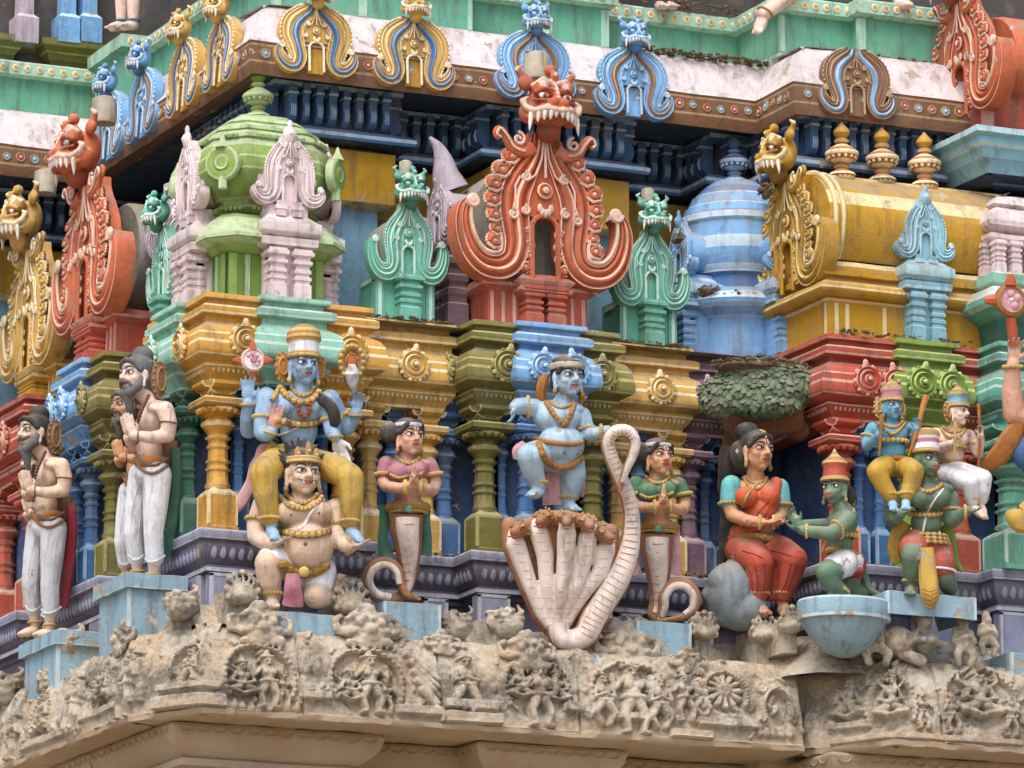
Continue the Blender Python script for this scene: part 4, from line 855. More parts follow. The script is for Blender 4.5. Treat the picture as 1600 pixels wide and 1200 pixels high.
f.arch(572, 1066, 54, 60); f.fig(578, 1066, 88, 1); f.fig(603, 1088, 50, 1); f.fig(546, 1078, 60, 0)
for i in range(5): u, v = f.st(632+i*7, 1022+i*14); u2, v2 = f.st(684, 1064+i*12); f.seg((u, v), (u2, v2), .03, .018, .045)
f.shelf(620, 690, 1108, 7, .05); f.fig(727, 1066, 92, 2); f.shelf(692, 776, 1100, 7, .055); f.shelf(688, 782, 1121, 9, .07)
f.arch(838, 1078, 50, 58); f.fig(842, 1082, 96, 1); f.fig(812, 1072, 60, 0); f.fig(870, 1078, 60, 0); f.shelf(880, 912, 1105, 6, .05); f.petals(885, 925, 1070, 2, 14)
f.arch(985, 1088, 62, 66); f.fig(988, 1086, 112, 1); f.fig(942, 1092, 84, 2); f.fig(1030, 1098, 84, 2); f.shelf(955, 1022, 1118, 5, .045)
f.fig(1068, 1088, 76, 1); f.fig(1095, 1090, 60, 2); f.arch(1132, 1084, 34, 40); u, v = f.st(1130, 1080)
for i in range(12): a = i*math.pi/6; f.seg((u+.05*math.cos(a), v+.05*math.sin(a)), (u+.11*math.cos(a), v+.11*math.sin(a)), .016, .022, .035)
f.seg((u, v), (u, v), .06, .06, .06); f.shelf(1088, 1182, 1128, 7, .05); f.shelf(1046, 1110, 1148, 8, .06); f.arch(1214, 1108, 22, 34, .013); f.spiral(*f.st(1190, 1075), .05); f.petals(1180, 1240, 1145, 5, 7)
f = fr
f.bar(0, .1, .3, .3, .03); f.fig(1328, 1098, 84, 0); f.shelf(1298, 1362, 1132, 5, .04); f.arch(1395, 1098, 46, 56); f.fig(1395, 1094, 92, 0); f.fig(1440, 1110, 54, 1); f.arch(1532, 1092, 58, 62); f.fig(1530, 1092, 98, 0); f.fig(1578, 1120, 56, 1); f.fig(1488, 1115, 56, 1); f.shelf(1300, 1600, 1150, 5, .03)
for F_, sc in ((fl, 240), (fr, 90)):          # weathered chips and knobs everywhere
    for _ in range(sc):
        u, v = rnd.uniform(F_.S[0], F_.S[-1]), rnd.uniform(.02, F_.T[-1]-.25); r = rnd.uniform(.008, .026); F_.seg((u, v), (u+rnd.uniform(-.03, .03), v+rnd.uniform(-.04, .04)), r, r*.7, rnd.uniform(.01, .03))
fl.finish(ev, 11); fr.finish(evr, 5)
def crest(px, py, s, F_=None, par=None):
    """worn monster mask that rises over the upper edge of an arch"""
    F_ = F_ or fl; c = F_.world(px, py, .0); i, j = F_.at(px, py); n = Vector((*F_.N[i], 0)); r = Vector((-n.y, n.x, 0)); k = s*M; Q = lambda a, b_, d: c+r*a*k+n*b_*k+Vector((0, 0, d*k)); bl = Blob(); R = Matrix((r, n, Vector((0, 0, 1)))).transposed()
    bl.ell(Q(0, -.05, .1), (.5*k, .26*k, .42*k), 'stone', R).ell(Q(0, .1, -.1), (.36*k, .22*k, .22*k), 'stone', R).cap(Q(-.4, .2, -.22), .09*k, Q(.4, .2, -.18), .09*k, 'stone').cap(Q(-.36, .2, .02), .07*k, Q(.36, .2, .05), .07*k, 'stone').ell(Q(0, .28, .06), (.13*k, .13*k, .12*k), 'stone', R)
    for q in (-1, 1):
        bl.ell(Q(q*.22, .22, .2), .095*k, 'stone').chain([(Q(q*.08, .22, .3), .05*k), (Q(q*.25, .2, .36), .06*k), (Q(q*.44, .1, .28), .05*k)], 'stone').chain([(Q(q*.4, .1, .0), .09*k), (Q(q*.62, .05, .05), .08*k), (Q(q*.66, .0, .25), .06*k), (Q(q*.54, .02, .32), .05*k)], 'stone')
        for i in range(3): bl.cap(Q(q*(.08+.13*i), .24, -.2), .045*k, Q(q*(.08+.13*i), .24, -.36), .03*k, 'stone', 8)
    bl.ell(Q(0, .0, .5), (.2*k, .15*k, .14*k), 'stone', R)
    stone_part(bl, 'crest_mask', par or ev, max(.008, k*.03), .010, .006, 0)
for a in ((75, 1066, 50), (196, 1006, 62), (405, 988, 78), (572, 990, 80), (690, 1010, 44), (822, 1028, 72), (978, 1022, 84), (1075, 1040, 50)): crest(*a)
# stone mouldings and capitals under the eave
cp = thing('stone_capital_band', 'smooth beige stone mouldings with scalloped upper edge below the eave', 'moulding', (0, -.3, -1.8))
LPP = [(-.36, 4), (-.36, 1.05), (-.1, 1.05), (-.1, .95), (-.36, .95), (-.36, -.42), (.98, -.42), (.98, -.12), (1.70, -.12), (1.70, -.44), (2.66, -.44), (2.66, -.14), (3.95, -.14), (3.95, -.95), (7, -.95)]
b = MB(); b.mould(LPP, [(-.2, -1.305, 'stone'), (.04, -1.31, 'stone'), (.05, -1.33, 'stone'), (.03, -1.40, 'stone'), (-.02, -1.46, 'stone'), (-.09, -1.51, 'stone'), (-.06, -1.515, 'stone'), (-.05, -1.56, 'stone'), (-.10, -1.575, 'stone'), (-.12, -1.60, 'stone'), (-.06, -1.61, 'stone'), (-.06, -1.72, 'stone'), (-.12, -1.74, 'stone'), (-.12, -3.0, 'stone')], jit=.006); b.build('moulding', cp)
b = MB()
for p, n in along(LPP, .05, .11): 
    pts = [Vector((p.x+n.y*.05*math.cos(a), p.y-n.x*.05*math.cos(a), -1.335-.035*math.sin(a)))+Vector((n.x, n.y, 0))*(-.004*math.sin(a)) for a in np.linspace(0, math.pi, 7)]
    b.tube(pts, .006, 'stone', 5)
b.build('scallops', cp)['kind'] = 'stuff'
b = MB(); b.mould([(-2.0, 8), (-2.0, 4.7), (.2, 4.7), (.2, .1), (7, .1)], [(0, -.76, 'stone'), (0, -16, 'stone')], jit=0); o = b.build('wall_base'); o['kind'] = 'structure'
b = MB(); b.mould([(3.7, .2), (3.7, -.4), (7.5, -.4)], [(0, -.8, 'stone'), (0, -16, 'stone')], jit=0); o = b.build('wall_base'); o['kind'] = 'structure'
# stone backing band behind the pedestals
b = MB(); b.mould([(-.12, 5), (-.12, -.12), (3.72, -.14), (4.0, -.72), (7, -.78)], [(.0, -.50, 'stone'), (.05, -.56, 'stone'), (.10, -.63, 'stone'), (.18, -.69, 'stone'), (.27, -.80, 'stone')], step=.05, jit=.03); b.build('backing', ev, smooth=60)

b = MB(); b.mould([(3.5, -.1), (3.5, -.62), (3.9, -.62), (4.25, -1.05), (4.25, -.1)], [(0, -1.29, 'stone'), (0, -.8, 'stone'), (-.03, -.745, 'stone'), (-.2, -.74, 'stone')], step=.06, jit=.02); b.build('joint_filling', ev, smooth=60)
# ---------------------------------------------------------------- stone monster brackets between the pedestals
def stone_head(label, px, py, s, Y=None, X=None, face=(0, -1), kind=0):
    """cup-shaped stone head: round jaw, bulging eye, row of teeth, curled nose; kind 1 carries a beaded fan"""
    p = PY(px, py, Y) if Y is not None else PX(px, py, X)
    t = thing('carved_bracket', label, 'stone carving', p, 'stone monster heads under the statues'); k = s*M
    f = Vector((face[0], face[1], 0)).normalized(); r = Vector((-f.y, f.x, 0)); u = Vector((0, 0, 1)); Q = lambda a, b_, c: p+r*a*k+f*b_*k+u*c*k
    bl = Blob(); bl.ell(Q(0, -.1, 0), (.56*k, .5*k, .40*k), 'stone').ell(Q(0, .25, -.12), (.36*k, .36*k, .26*k), 'stone')
    if kind == 0:
        bl.ell(Q(0, .1, -.22), (.42*k, .4*k, .3*k), 'stone').ell(Q(-.1, .3, .30), (.2*k, .16*k, .14*k), 'stone').ell(Q(-.34, .2, .26), .13*k, 'stone')
        bl.chain([(Q(-.5, .1, .14), .09*k), (Q(-.25, .42, .08), .10*k), (Q(.1, .5, .05), .10*k), (Q(.4, .3, .12), .09*k), (Q(.5, .0, .24), .08*k)], 'stone')
        bl.chain([(Q(.3, .35, .26), .08*k), (Q(.46, .25, .34), .08*k), (Q(.5, .05, .46), .07*k), (Q(.4, .1, .54), .06*k)], 'stone')
        for i in range(7): a_ = -.95+i*.32; bl.ell(Q(.54*math.sin(a_), .52*math.cos(a_)-.04, -.04), .062*k, 'stone')
        for s_ in (-.22, .16): bl.ell(Q(s_, .47, .2), .075*k, 'stone')
    else:
        for i in range(9):
            a = math.radians(-30+30*i); bl.ell(Q(.52*math.cos(a), .12, .12+.52*math.sin(a)), .11*k, 'stone')
        for i in range(5): bl.cap(Q(-.4+.2*i, .2, .45), .06*k, Q(-.1+.05*i, .3, -.2), .06*k, 'stone', 6)
    if kind == 0: bl.ell(Q(0, -.2, .28), (.52*k, .45*k, .12*k), 'stone')
    bl.cap(Q(0, -.6, -.5), .3*k, Q(0, -.5, .1), .3*k, 'stone')
    stone_part(bl, 'head', t, max(.008, k*.03), .010, .005, 1)
    b = MB(); b.box((-.30*k, .1*k, -1.15*k), (.30*k, 1.6*k, .15*k), 'stone'); b.v = [(p.x+a*r.x-bb*f.x, p.y+a*r.y-bb*f.y, p.z+c) for a, bb, c in b.v]; b.build('tenon', t)
    return t
L_ = 'worn beige stone monster head '
stone_head(L_+'right of the grey-haired man\'s pedestal', 283, 945, 52, Y=-.42, face=(-.6, -1))
stone_head('beaded stone fan carving left of the kneeling carrier', 376, 928, 50, Y=-.42, kind=1)
stone_head(L_+'below the dark-haired man, beside his pedestal', 105, 1005, 52, X=-.42, face=(-.5, -1))
stone_head('streaked stone carving between the carrier and the left snake tail', 547, 945, 54, Y=-.45, kind=1)
stone_head(L_+'just right of the left snake woman\'s pedestal', 713, 975, 50, Y=-.45, face=(-.3, -1))
stone_head(L_+'left of the many-headed snake\'s coil', 790, 972, 52, Y=-.45, face=(.3, -1))
stone_head(L_+'right of the many-headed snake\'s coil', 958, 988, 50, Y=-.45, face=(0, -1))
stone_head('knobbly stone carving left of the right snake woman\'s pedestal', 1000, 985, 30, Y=-.45, kind=1)
stone_head('stone shell carving under the grey boulder on its left', 1098, 985, 44, Y=-.45, kind=1)
stone_head('stone shell carving under the seated woman\'s feet', 1193, 990, 44, Y=-.5, kind=1)
stone_head('stone shell carving left of the bowl-shaped pedestal', 1236, 975, 40, Y=-.75, kind=1)
stone_head(L_+'at the left edge below the dark-haired man\'s pedestal', 8, 1075, 60, X=-.5, face=(-.6, -1))
# small stone figures at the right
def stone_fig(label, px, py, h, Y, pose):
    p = PY(px, py, Y); t = thing('stone_figure', label, 'stone carving', p, 'small stone figures under the slab'); k = h*M
    Q = lambda a, b_, c: p+Vector((a*k, -b_*k, c*k)); bl = Blob()
    bl.ell(Q(0, .02, .36), (.13*k, .13*k, .15*k), 'stone').cap(Q(0, 0, .2), .13*k, Q(0, .02, -.1), .17*k, 'stone')
    if pose == 'trunk':
        bl.ell(Q(0, 0, .48), (.2*k, .16*k, .08*k), 'stone').chain([(Q(0, .14, .32), .1*k), (Q(.02, .22, .05), .09*k), (Q(.06, .24, -.2), .07*k)], 'stone')
        for s in (-1, 1): bl.chain([(Q(s*.15, .05, .2), .08*k), (Q(s*.34, .1, .02), .08*k), (Q(s*.42, .12, -.06), .06*k)], 'stone'); bl.chain([(Q(s*.1, .05, -.15), .13*k), (Q(s*.3, .1, -.3), .1*k), (Q(s*.2, .1, -.5), .09*k)], 'stone')
    elif pose == 'lion':
        bl.ell(Q(0, .0, .36), (.2*k, .16*k, .24*k), 'stone').ell(Q(0, .14, .36), (.13*k, .08*k, .15*k), 'stone').cap(Q(0, .2, .40), .025*k, Q(0, .23, .30), .04*k, 'stone')
        bl.ell(Q(-.5, -.05, -.05), (.3*k, .25*k, .3*k), 'stone').cap(Q(-.45, .0, -.3), .12*k, Q(-.1, .1, -.42), .12*k, 'stone')
        for s in (-1, 1): bl.chain([(Q(s*.16, .05, .12), .08*k), (Q(s*.24, .1, -.05), .07*k), (Q(s*.08, .2, -.02), .07*k)], 'stone'); bl.ell(Q(s*.06, .22, .4), .03*k, 'stone')
    else:
        bl.ell(Q(0, -.02, .5), (.1*k, .1*k, .1*k), 'stone').cap(Q(0, .14, .37), .02*k, Q(0, .16, .31), .03*k, 'stone')
        for s in (-1, 1): bl.chain([(Q(s*.17, .02, .2), .075*k), (Q(s*.24, .05, -.02), .07*k), (Q(s*.03, .2, .08), .06*k)], 'stone'); bl.chain([(Q(s*.08, .05, -.12), .12*k), (Q(s*.2, .12, -.3), .1*k), (Q(s*.14, .08, -.5), .08*k)], 'stone')
    stone_part(bl, 'body', t, .010, .006, .003, 1)
stone_fig('stone figure with a hanging trunk below the bowl-shaped pedestal', 1367, 1000, 74, -1.15, 'trunk')
stone_fig('stone lion with a round face under the slab', 1442, 1000, 84, -1.18, 'lion')
stone_fig('small stone figure with folded hands under the slab, the left of two', 1504, 1002, 76, -1.18, 'pray')
stone_fig('small stone figure with folded hands under the slab, the right of two', 1541, 992, 66, -1.12, 'pray')
# ---------------------------------------------------------------- pale blue pedestals
def ped(label, px0, px1, pyt, pyb, Y, dep=.45, cap=True, mt='pedestal'):
    a, q = PY(px0, pyt, Y), PY(px1, pyt, Y); z1 = a.z-.0; z0 = PY(px0, pyb, Y).z
    t = thing('pedestal', label, 'pedestal', ((a.x+q.x)/2, Y, z0), 'pale blue statue pedestals'); e = .016
    b = MB(); b.mould([(a.x, Y+dep), (a.x, Y), (q.x, Y), (q.x, Y+dep)], [(0, z0, mt), (0, z1-.004, mt+'_l'), (-.012, z1, mt), (-.05, z1+.001, mt)], step=.05, jit=.007); b.grid([[(a.x+.03, Y+.03, z1-.001), (q.x-.03, Y+.03, z1-.001)], [(a.x+.03, Y+dep, z1-.001), (q.x-.03, Y+dep, z1-.001)]], mt); b.build('block', t)
    for x in (a.x, q.x): b = MB(); b.box((x-.004 if x == a.x else x-e, Y-.005, z0), (x+e if x == a.x else x+.004, Y+.02, z1-.004), mt+'_l'); b.build('edge_strip', t)
    return t, z1
_, zF2 = ped('flaking pale blue pedestal under the kneeling carrier', 388, 524, 951, 1003, -.56)
_, zN1 = ped('flaking pale blue pedestal under the left snake-tailed woman', 600, 688, 938, 1025, -.52)
_, zS = ped('thin pale blue slab under the many-headed snake', 838, 935, 1016, 1040, -.62)
_, zN2 = ped('peeling pale blue pedestal under the right snake-tailed woman', 995, 1079, 968, 1045, -.52)
_, zC = ped('long pale blue slab under the monkey-faced carrier', 1386, 1524, 922, 958, -1.30, .5)
ped('pale blue pedestal cut by the right edge', 1580, 1700, 1018, 1060, -1.2, .4)
def pedL(label, X, y0, y1, z1, z0):
    t = thing('pedestal', label, 'pedestal', (X+.2, (y0+y1)/2, z0), 'pale blue statue pedestals'); mt = 'pedestal'
    b = MB(); b.mould([(X+.5, y1), (X, y1), (X, y0), (X+.42, y0)], [(-.035, z0, mt), (-.035, z1-.10, mt), (0, z1-.095, mt+'_l'), (0, z1-.09, mt), (0, z1-.004, mt+'_l'), (-.012, z1, mt), (-.04, z1+.001, mt)], step=.05, jit=.007); b.grid([[(X+.03, y0+.03, z1-.001), (X+.42, y0+.03, z1-.001)], [(X+.03, y1-.03, z1-.001), (X+.42, y1-.03, z1-.001)]], mt); b.build('block', t)
    b = MB(); b.box((X+.03, y0+.03, z0), (X+.055, y0+.055, z1-.1), mt+'_l'); b.build('edge_strip', t)
pedL('flaking pale blue pedestal under the grey-haired bearded man', -.47, .20, .80, -.27, -.75)
pedL('tall pale blue pedestal under the dark-haired bearded man', -.55, 1.30, 2.0, -.47, -1.2)
# bowl-shaped pedestal
p = PY(1318, 940, -1.12); bz = p.z
t = thing('pedestal', 'blue grey bowl-shaped pedestal under the kneeling monkey-faced figure', 'pedestal', (p.x, p.y, bz-.5), 'pale blue statue pedestals')
b = MB(); b.lathe([(.05, bz-.36, 'pedestal'), (.13, bz-.33, 'pedestal'), (.20, bz-.27, 'pedestal'), (.255, bz-.19, 'pedestal'), (.285, bz-.13, 'pedestal_l'), (.31, bz-.13, 'pedestal_l'), (.312, bz-.11, 'pedestal'), (.312, bz-.015, 'pedestal_l'), (.30, bz-.0, 'pedestal'), (.01, bz+.002, 'pedestal')], (p.x, p.y, 0), 36, sy=.85); b.build('bowl', t)
BOWL = (p.x, p.y, bz)
# ================================================================ painted statues
from mathutils.bvhtree import BVHTree
GRP = 'painted statues on the ledge'
class Fig:
    """joints are read off the photograph (zoom scale, offset); every joint gets its own distance"""
    def __init__(s, name, label, ref, Y=None, X=None, zoom=(1, 0, 0), foot=None, cat='statue', mul=1.):
        s.sc, s.ox, s.oy = zoom; s.k = M/s.sc*mul; s.mul = mul; s.an = None
        px, py = s.px(*ref); p = PY(px, py, Y) if Y is not None else PX(px, py, X)
        s.dep = depth(p); f = s.j(*(foot or ref)); s.root = thing(name, label, cat, f, GRP); s.b = Blob(); s.vox = .0075; s.trees = []
    def px(s, x, y): return s.ox+x/s.sc, s.oy+y/s.sc
    def j(s, x, y, d=0): return PD(*s.px(x, y), s.dep+d)
    def pts(s, L): return [(s.j(p[0], p[1], p[2]), p[3]*s.k) for p in L]
    def limb(s, L, m, bl=None): (bl or s.b).chain(s.pts(L), m); return s
    def ell(s, x, y, d, r, m, bl=None, rot=None):
        r = (r, r, r) if not isinstance(r, tuple) else r; (bl or s.b).ell(s.j(x, y, d), tuple(q*s.k for q in r), m, rot or CAMR); return s
    def grow(s, bl, name, parent=None, vox=None, smooth=2):
        me = bl.mesh(vox or s.vox, smooth, name)
        s.trees.append(BVHTree.FromPolygons([v.co.copy() for v in me.vertices], [tuple(p.vertices) for p in me.polygons]))
        me.transform(Matrix.Translation(-WL[s.root.name])); return link(name, me, parent or s.root)
    def dots(s, L, m, name):
        b = MB()
        for x, y, r in L:
            d = ray(*s.px(x, y)).normalized(); hs = [h for h in (t.ray_cast(CAM, d) for t in s.trees) if h[0] is not None]
            if hs: h = min(hs, key=lambda q: q[3]); b.ell(h[0], (r*s.k, r*s.k*.5, r*s.k), m, CAMR, 8, 6)
        if b.v: s.mb(b, name)
    def drape(s, L, r, m, name, beads=None, lift=.4, n=5, gap=1.7):
        """a cord that lies on the figure: its course is seen in the photograph, its distance is where it meets the body"""
        P = []; last = 0
        for q in smoothpath(L, n):
            d = ray(*s.px(q[0], q[1])); best = None
            for t in s.trees:
                h = t.ray_cast(CAM, d.normalized())
                if h[0] is not None and (best is None or h[3] < best): best = h[3]
            if best is None or abs(best/d.length-s.dep) > .6: best = (last or s.dep)*d.length
            last = best/d.length; P.append(CAM+d*(last-lift*r*s.k))
        for _ in range(2): P = [P[0]]+[(P[i-1]+P[i]*2+P[i+1])/4 for i in range(1, len(P)-1)]+[P[-1]]
        b = MB(); b.tube(P, r*s.k, m, 6)
        if beads:
            acc = 0
            for i in range(len(P)-1):
                seg = (P[i+1]-P[i]).length; u = acc
                while u < seg: b.ell(P[i].lerp(P[i+1], u/seg)-fwd*r*s.k*.5, r*s.k*.85, beads, su=6, sv=4); u += r*s.k*gap
                acc = u-seg
        return s.mb(b, name)
    def done(s, name='body', smooth=2): return s.grow(s.b, name, None, None, smooth)
    def mb(s, b, name, parent=None): return b.build(name, parent or s.root)
    def ring(s, c, ax, r, t, m, name, sq=1., ry=None, n=20, beads=None):
        c = s.j(*c); ax = Vector(ax).normalized(); X = (rgt - ax*rgt.dot(ax)); X = X.normalized() if X.length > .2 else (upv-ax*upv.dot(ax)).normalized(); Y = ax.cross(X); ry = ry or r
        pts = [c + X*r*s.k*math.cos(a) + Y*ry*s.k*math.sin(a) for a in np.linspace(0, 2*math.pi, n, endpoint=False)]
        b = MB(); b.tube(pts, t*s.k, m, 6, closed=True)
        if beads:
            for p in pts: b.ell(p, t*s.k*1.25, beads, su=6, sv=4)
        return s.mb(b, name)
    def tube(s, L, m, name, sq=1., nrm=None, seg=8, parent=None, sm=4):
        L = smoothpath(L, sm); b = MB(); b.tube([s.j(*q[:3]) for q in L], [q[3]*s.k for q in L], m, seg, sq, nrm); return s.mb(b, name, parent)
    def hand(s, w, d, n, L, m, curl=.25, spread=.12, side=1, bl=None, fm=None):
        """palm, four unequal bent fingers and a thumb that leaves the side of the palm"""
        bl = bl or s.b; w = s.j(*w); d = Vector(d).normalized(); n = Vector(n); n = (n-d*n.dot(d)).normalized(); sd = d.cross(n)*side; L *= s.k; fm = fm or m
        R = Matrix((sd, n, d)).transposed()
        bl.ell(w+d*.26*L, (.24*L, .11*L, .3*L), m, R)
        for i, ln in enumerate((.40, .47, .44, .34)):
            o = (i-1.5); a = w+d*.46*L+sd*o*.125*L; dd = (d+sd*o*spread).normalized(); mid = a+(dd*math.cos(curl)+n*math.sin(curl))*ln*.5*L; e = mid+(dd*math.cos(curl*2.2)+n*math.sin(curl*2.2))*ln*.5*L
            bl.chain([(a, .064*L), (mid, .058*L), (e, .045*L)], fm, 7)
        a = w+d*.16*L-sd*.17*L; mid = a+(d*.6-sd*.7+n*.3).normalized()*.22*L; e = mid+(d*.9-sd*.25+n*.3).normalized()*.17*L
        bl.chain([(a, .085*L), (mid, .068*L), (e, .05*L)], fm, 7)
    def foot(s, ank, toe, w, m, bl=None):
        bl = bl or s.b; a, t = s.j(*ank), s.j(*toe); d = (t-a); L = d.length; w *= s.k; d.normalize(); sd = d.cross(Vector((0, 0, 1))); sd = sd.normalized() if sd.length > .1 else rgt
        heel = a-Vector((0, 0, w*.7)); bl.chain([(heel, w*.8), ((heel+t)/2, w*.85), (t, w*.55)], m)
        for i in range(5): o = (i-2)*.36*w; bl.cap(t+sd*o*.9-d*.1*w, w*.26, t+sd*o+d*(.42-.07*abs(i-1))*w, w*.2, m, 7)
    # -------- heads
    def head(s, c, h, face, m, tilt=0, hair='hair', monkey=False, ears=True, neck=None, lip='lip', tilak=True, old=False, fem=False, bl=None, wide=1.):
        bl = bl or s.b; C = s.j(*c); h *= s.k; f = Vector(face).normalized(); u = Vector((0, 0, 1)); u = (u+f*math.sin(tilt)).normalized(); f = (f-u*f.dot(u)).normalized(); r = u.cross(f)
        R = Matrix((r, f, u)).transposed(); Q = lambda a, b_, c_: C+(r*a*wide+f*b_+u*c_)*h; s.H = (C, h, r, f, u, R, Q)
        e = lambda a, b_, c_, rr, mm=m: bl.ell(Q(a, b_, c_), tuple(q*h for q in rr), mm, R)
        e(0, -.06, .12, (.34*wide, .40, .37)); e(0, .05, -.16, (.275*wide, .30, .30)); e(0, .19, -.39, (.11, .11, .09))
        for q in (-1, 1):
            e(q*.15, .18, -.10, (.13, .13, .13)); e(q*.12, .29, .12, (.13, .06, .04))
            if ears:
                e(q*.34, -.03, -.02, (.045, .10, .15)); bl.cap(Q(q*.35, .0, -.1), .045*h, Q(q*.355, .02, -.28), .05*h, m)
        if monkey:
            e(0, .28, -.20, (.2, .2, .17)); e(0, .40, -.25, (.15, .09, .08), monkey); e(0, .45, -.14, (.07, .05, .045), monkey); e(0, .30, -.05, (.1, .1, .12))
        else:
            bl.chain([(Q(0, .33, .10), .032*h), (Q(0, .39, -.02), .045*h), (Q(0, .43, -.09), .058*h)], m); 
            for q in (-1, 1): e(q*.055, .37, -.105, (.045, .045, .035))
        if neck: bl.cap(Q(0, -.08, -.28), .19*h, s.j(neck[0], neck[1], neck[2]), neck[3]*s.k, m)
        # painted features in low relief
        for q in (-1, 1):
            b = MB(); b.ell(Q(q*.145, .292, .03), (.098*h, .040*h, .046*h), 'eye', R); E = b.build('eye', s.root)
            b = MB(); b.ell(Q(q*.145+.01, .320, .032), (.042*h, .022*h, .042*h), 'iris', R); b.build('iris', E)
            b = MB(); b.tube([Q(q*a, b_, c_) for a, b_, c_ in ((.045, .335, .02), (.09, .338, .068), (.15, .330, .082), (.21, .298, .062), (.27, .25, .03))], .013*h, 'brow', 5); b.build('eyelid', E)
            b = MB(); b.tube([Q(q*a, b_, c_) for a, b_, c_ in ((.05, .365, .13), (.11, .355, .175), (.19, .315, .18), (.27, .25, .13))], [.012*h, .022*h, .02*h, .008*h], 'brow' if not old else 'hair', 5); b.build('eyebrow', s.root)
        b = MB()
        yl = .345 if not monkey else .5
        if not monkey:
            for q in (-1, 1): b.tube([Q(0, .362, -.215), Q(q*.045, .36, -.205), Q(q*.105, .325, -.222)], [.022*h, .022*h, .008*h], lip, 6)
            b.tube([Q(-.085, .33, -.232), Q(0, .355, -.252), Q(.085, .33, -.232)], [.01*h, .028*h, .01*h], lip, 6)
            b.build('lips', s.root)
        else:
            b.tube([Q(-.14, .43, -.2), Q(-.07, .50, -.23), Q(0, .515, -.225), Q(.07, .50, -.23), Q(.14, .43, -.2)], .012*h, 'dark', 5); b.build('mouth', s.root)
        if tilak:
            b = MB(); b.tube([Q(-.04, .355, .15), Q(-.03, .345, .26)], .010*h, 'whitecloth', 5); b.tube([Q(.04, .355, .15), Q(.03, .345, .26)], .010*h, 'whitecloth', 5); b.tube([Q(0, .36, .14), Q(0, .345, .26)], .012*h, 'crim', 5); b.build('forehead_mark', s.root)
        return Q
    def crown(s, prof, name='crown', seg=22, off=(0, 0, 0)):
        """lathe on the head's own axis, radii and heights in head heights"""
        C, h, r, f, u, R, Q = s.H; b = MB(); n = seg; rows = []
        o = Q(*off)
        rows = [[o + (r*math.cos(2*math.pi*i/n)+f*math.sin(2*math.pi*i/n)*1.08)*a*h + u*z*h for i in range(n)] for a, z, _ in prof]
        b.grid(rows, rowm=[p[2] for p in prof], cu=True, caps=True)
        return s.mb(b, name)
    def hairdisc(s, m1='ochre', m2='gold_j', w=.24, z=-.02, back=-.2):
        C, h, r, f, u, R, Q = s.H
        for q in (-1, 1):
            b = MB(); b.ell(Q(q*.47, back, z), (w*.75*h, .12*h, .36*h), m1, R)
            for i in range(12):
                a = 2*math.pi*i/12; b.ell(Q(q*.47+.72*w*math.cos(a), back+.04, z+.35*math.sin(a)), .045*h, m2, su=6, sv=4)
            b.tube([Q(q*.47+.45*w*math.cos(a), back+.11, z+.2*math.sin(a)) for a in np.linspace(0, 2*math.pi, 12, endpoint=False)], .03*h, m2, 5, closed=True)
            b.build('hair_curls', s.root)
    def earring(s, m='gold_jl'):
        C, h, r, f, u, R, Q = s.H
        for q in (-1, 1):
            b = MB(); b.ell(Q(q*.37, .03, -.36), (.06*h, .05*h, .08*h), m, R); b.build('earring', s.root)
    def cap_hair(s, m, bun=None, low=.0, front=.2):
        C, h, r, f, u, R, Q = s.H; bl = Blob()
        bl.ell(Q(0, -.12, .18), (.375*h, .40*h, .375*h), m, R); bl.ell(Q(0, -.2, -.05), (.35*h, .30*h, .38*h), m, R)
        bl.chain([(Q(-.33, .10, .1), .07*h), (Q(-.22, .26, .31), .07*h), (Q(0, .30, .38), .06*h), (Q(.22, .26, .31), .07*h), (Q(.33, .10, .1), .07*h)], m)
        if bun:
            for (a, b_, c_, q) in bun: bl.ell(Q(a, b_, c_), tuple(w*h for w in q), m, R)
        return s.grow(bl, 'hair', None, max(.006, h*.03), 2)
CAMR = Matrix((rgt, fwd, upv)).transposed()
UP = Vector((0, 0, 1)); FY = Vector((0, -1, 0)); TOC = -fwd
G, GL = 'gold_j', 'gold_jl'
KIR = [(.37, .16, G), (.40, .20, GL), (.40, .26, G), (.38, .30, GL), (.36, .33, 'whitecloth'), (.37, .5, 'whitecloth'), (.37, .56, GL), (.40, .60, G), (.42, .66, GL), (.42, .72, G), (.40, .76, G), (.40, .80, GL), (.37, .88, G), (.26, .97, G), (.1, 1.02, G)]

# ---------------------------------------------------------------- four-armed blue figure
Z1 = (2.4, 270, 480)
F = Fig('deity_statue', 'blue-skinned four-armed figure in yellow trousers riding on the kneeling carrier\'s shoulders', (480, 400), Y=-.30, zoom=Z1, foot=(480, 560)); S = 's_blue'
F.head((490, 222), 158, (.0, -1, .0), S, neck=(488, 320, .0, 34)); F.crown(KIR); F.hairdisc(); F.earring()
F.ell(478, 378, 0, (98, 62, 66), S).ell(470, 350, .0, (110, 48, 40), S).ell(472, 460, .02, (72, 56, 80), S).ell(470, 560, .03, (88, 66, 60), S).ell(435, 372, -.06, (42, 30, 34), S).ell(520, 372, -.05, (40, 30, 34), S)
F.limb([(350, 338, .0, 40), (318, 400, .06, 36), (285, 462, .08, 33), (280, 420, .02, 29), (282, 362, -.02, 23)], S); F.hand((282, 352, -.02), upv, -fwd, 105, S, .1, side=-1, fm=S)
F.limb([(355, 345, -.03, 40), (338, 420, -.08, 35), (335, 470, -.1, 33), (352, 478, -.15, 28), (372, 466, -.19, 23)], S); F.hand((378, 458, -.2), upv+rgt*.15, -fwd, 105, 'palm', .1, side=-1)
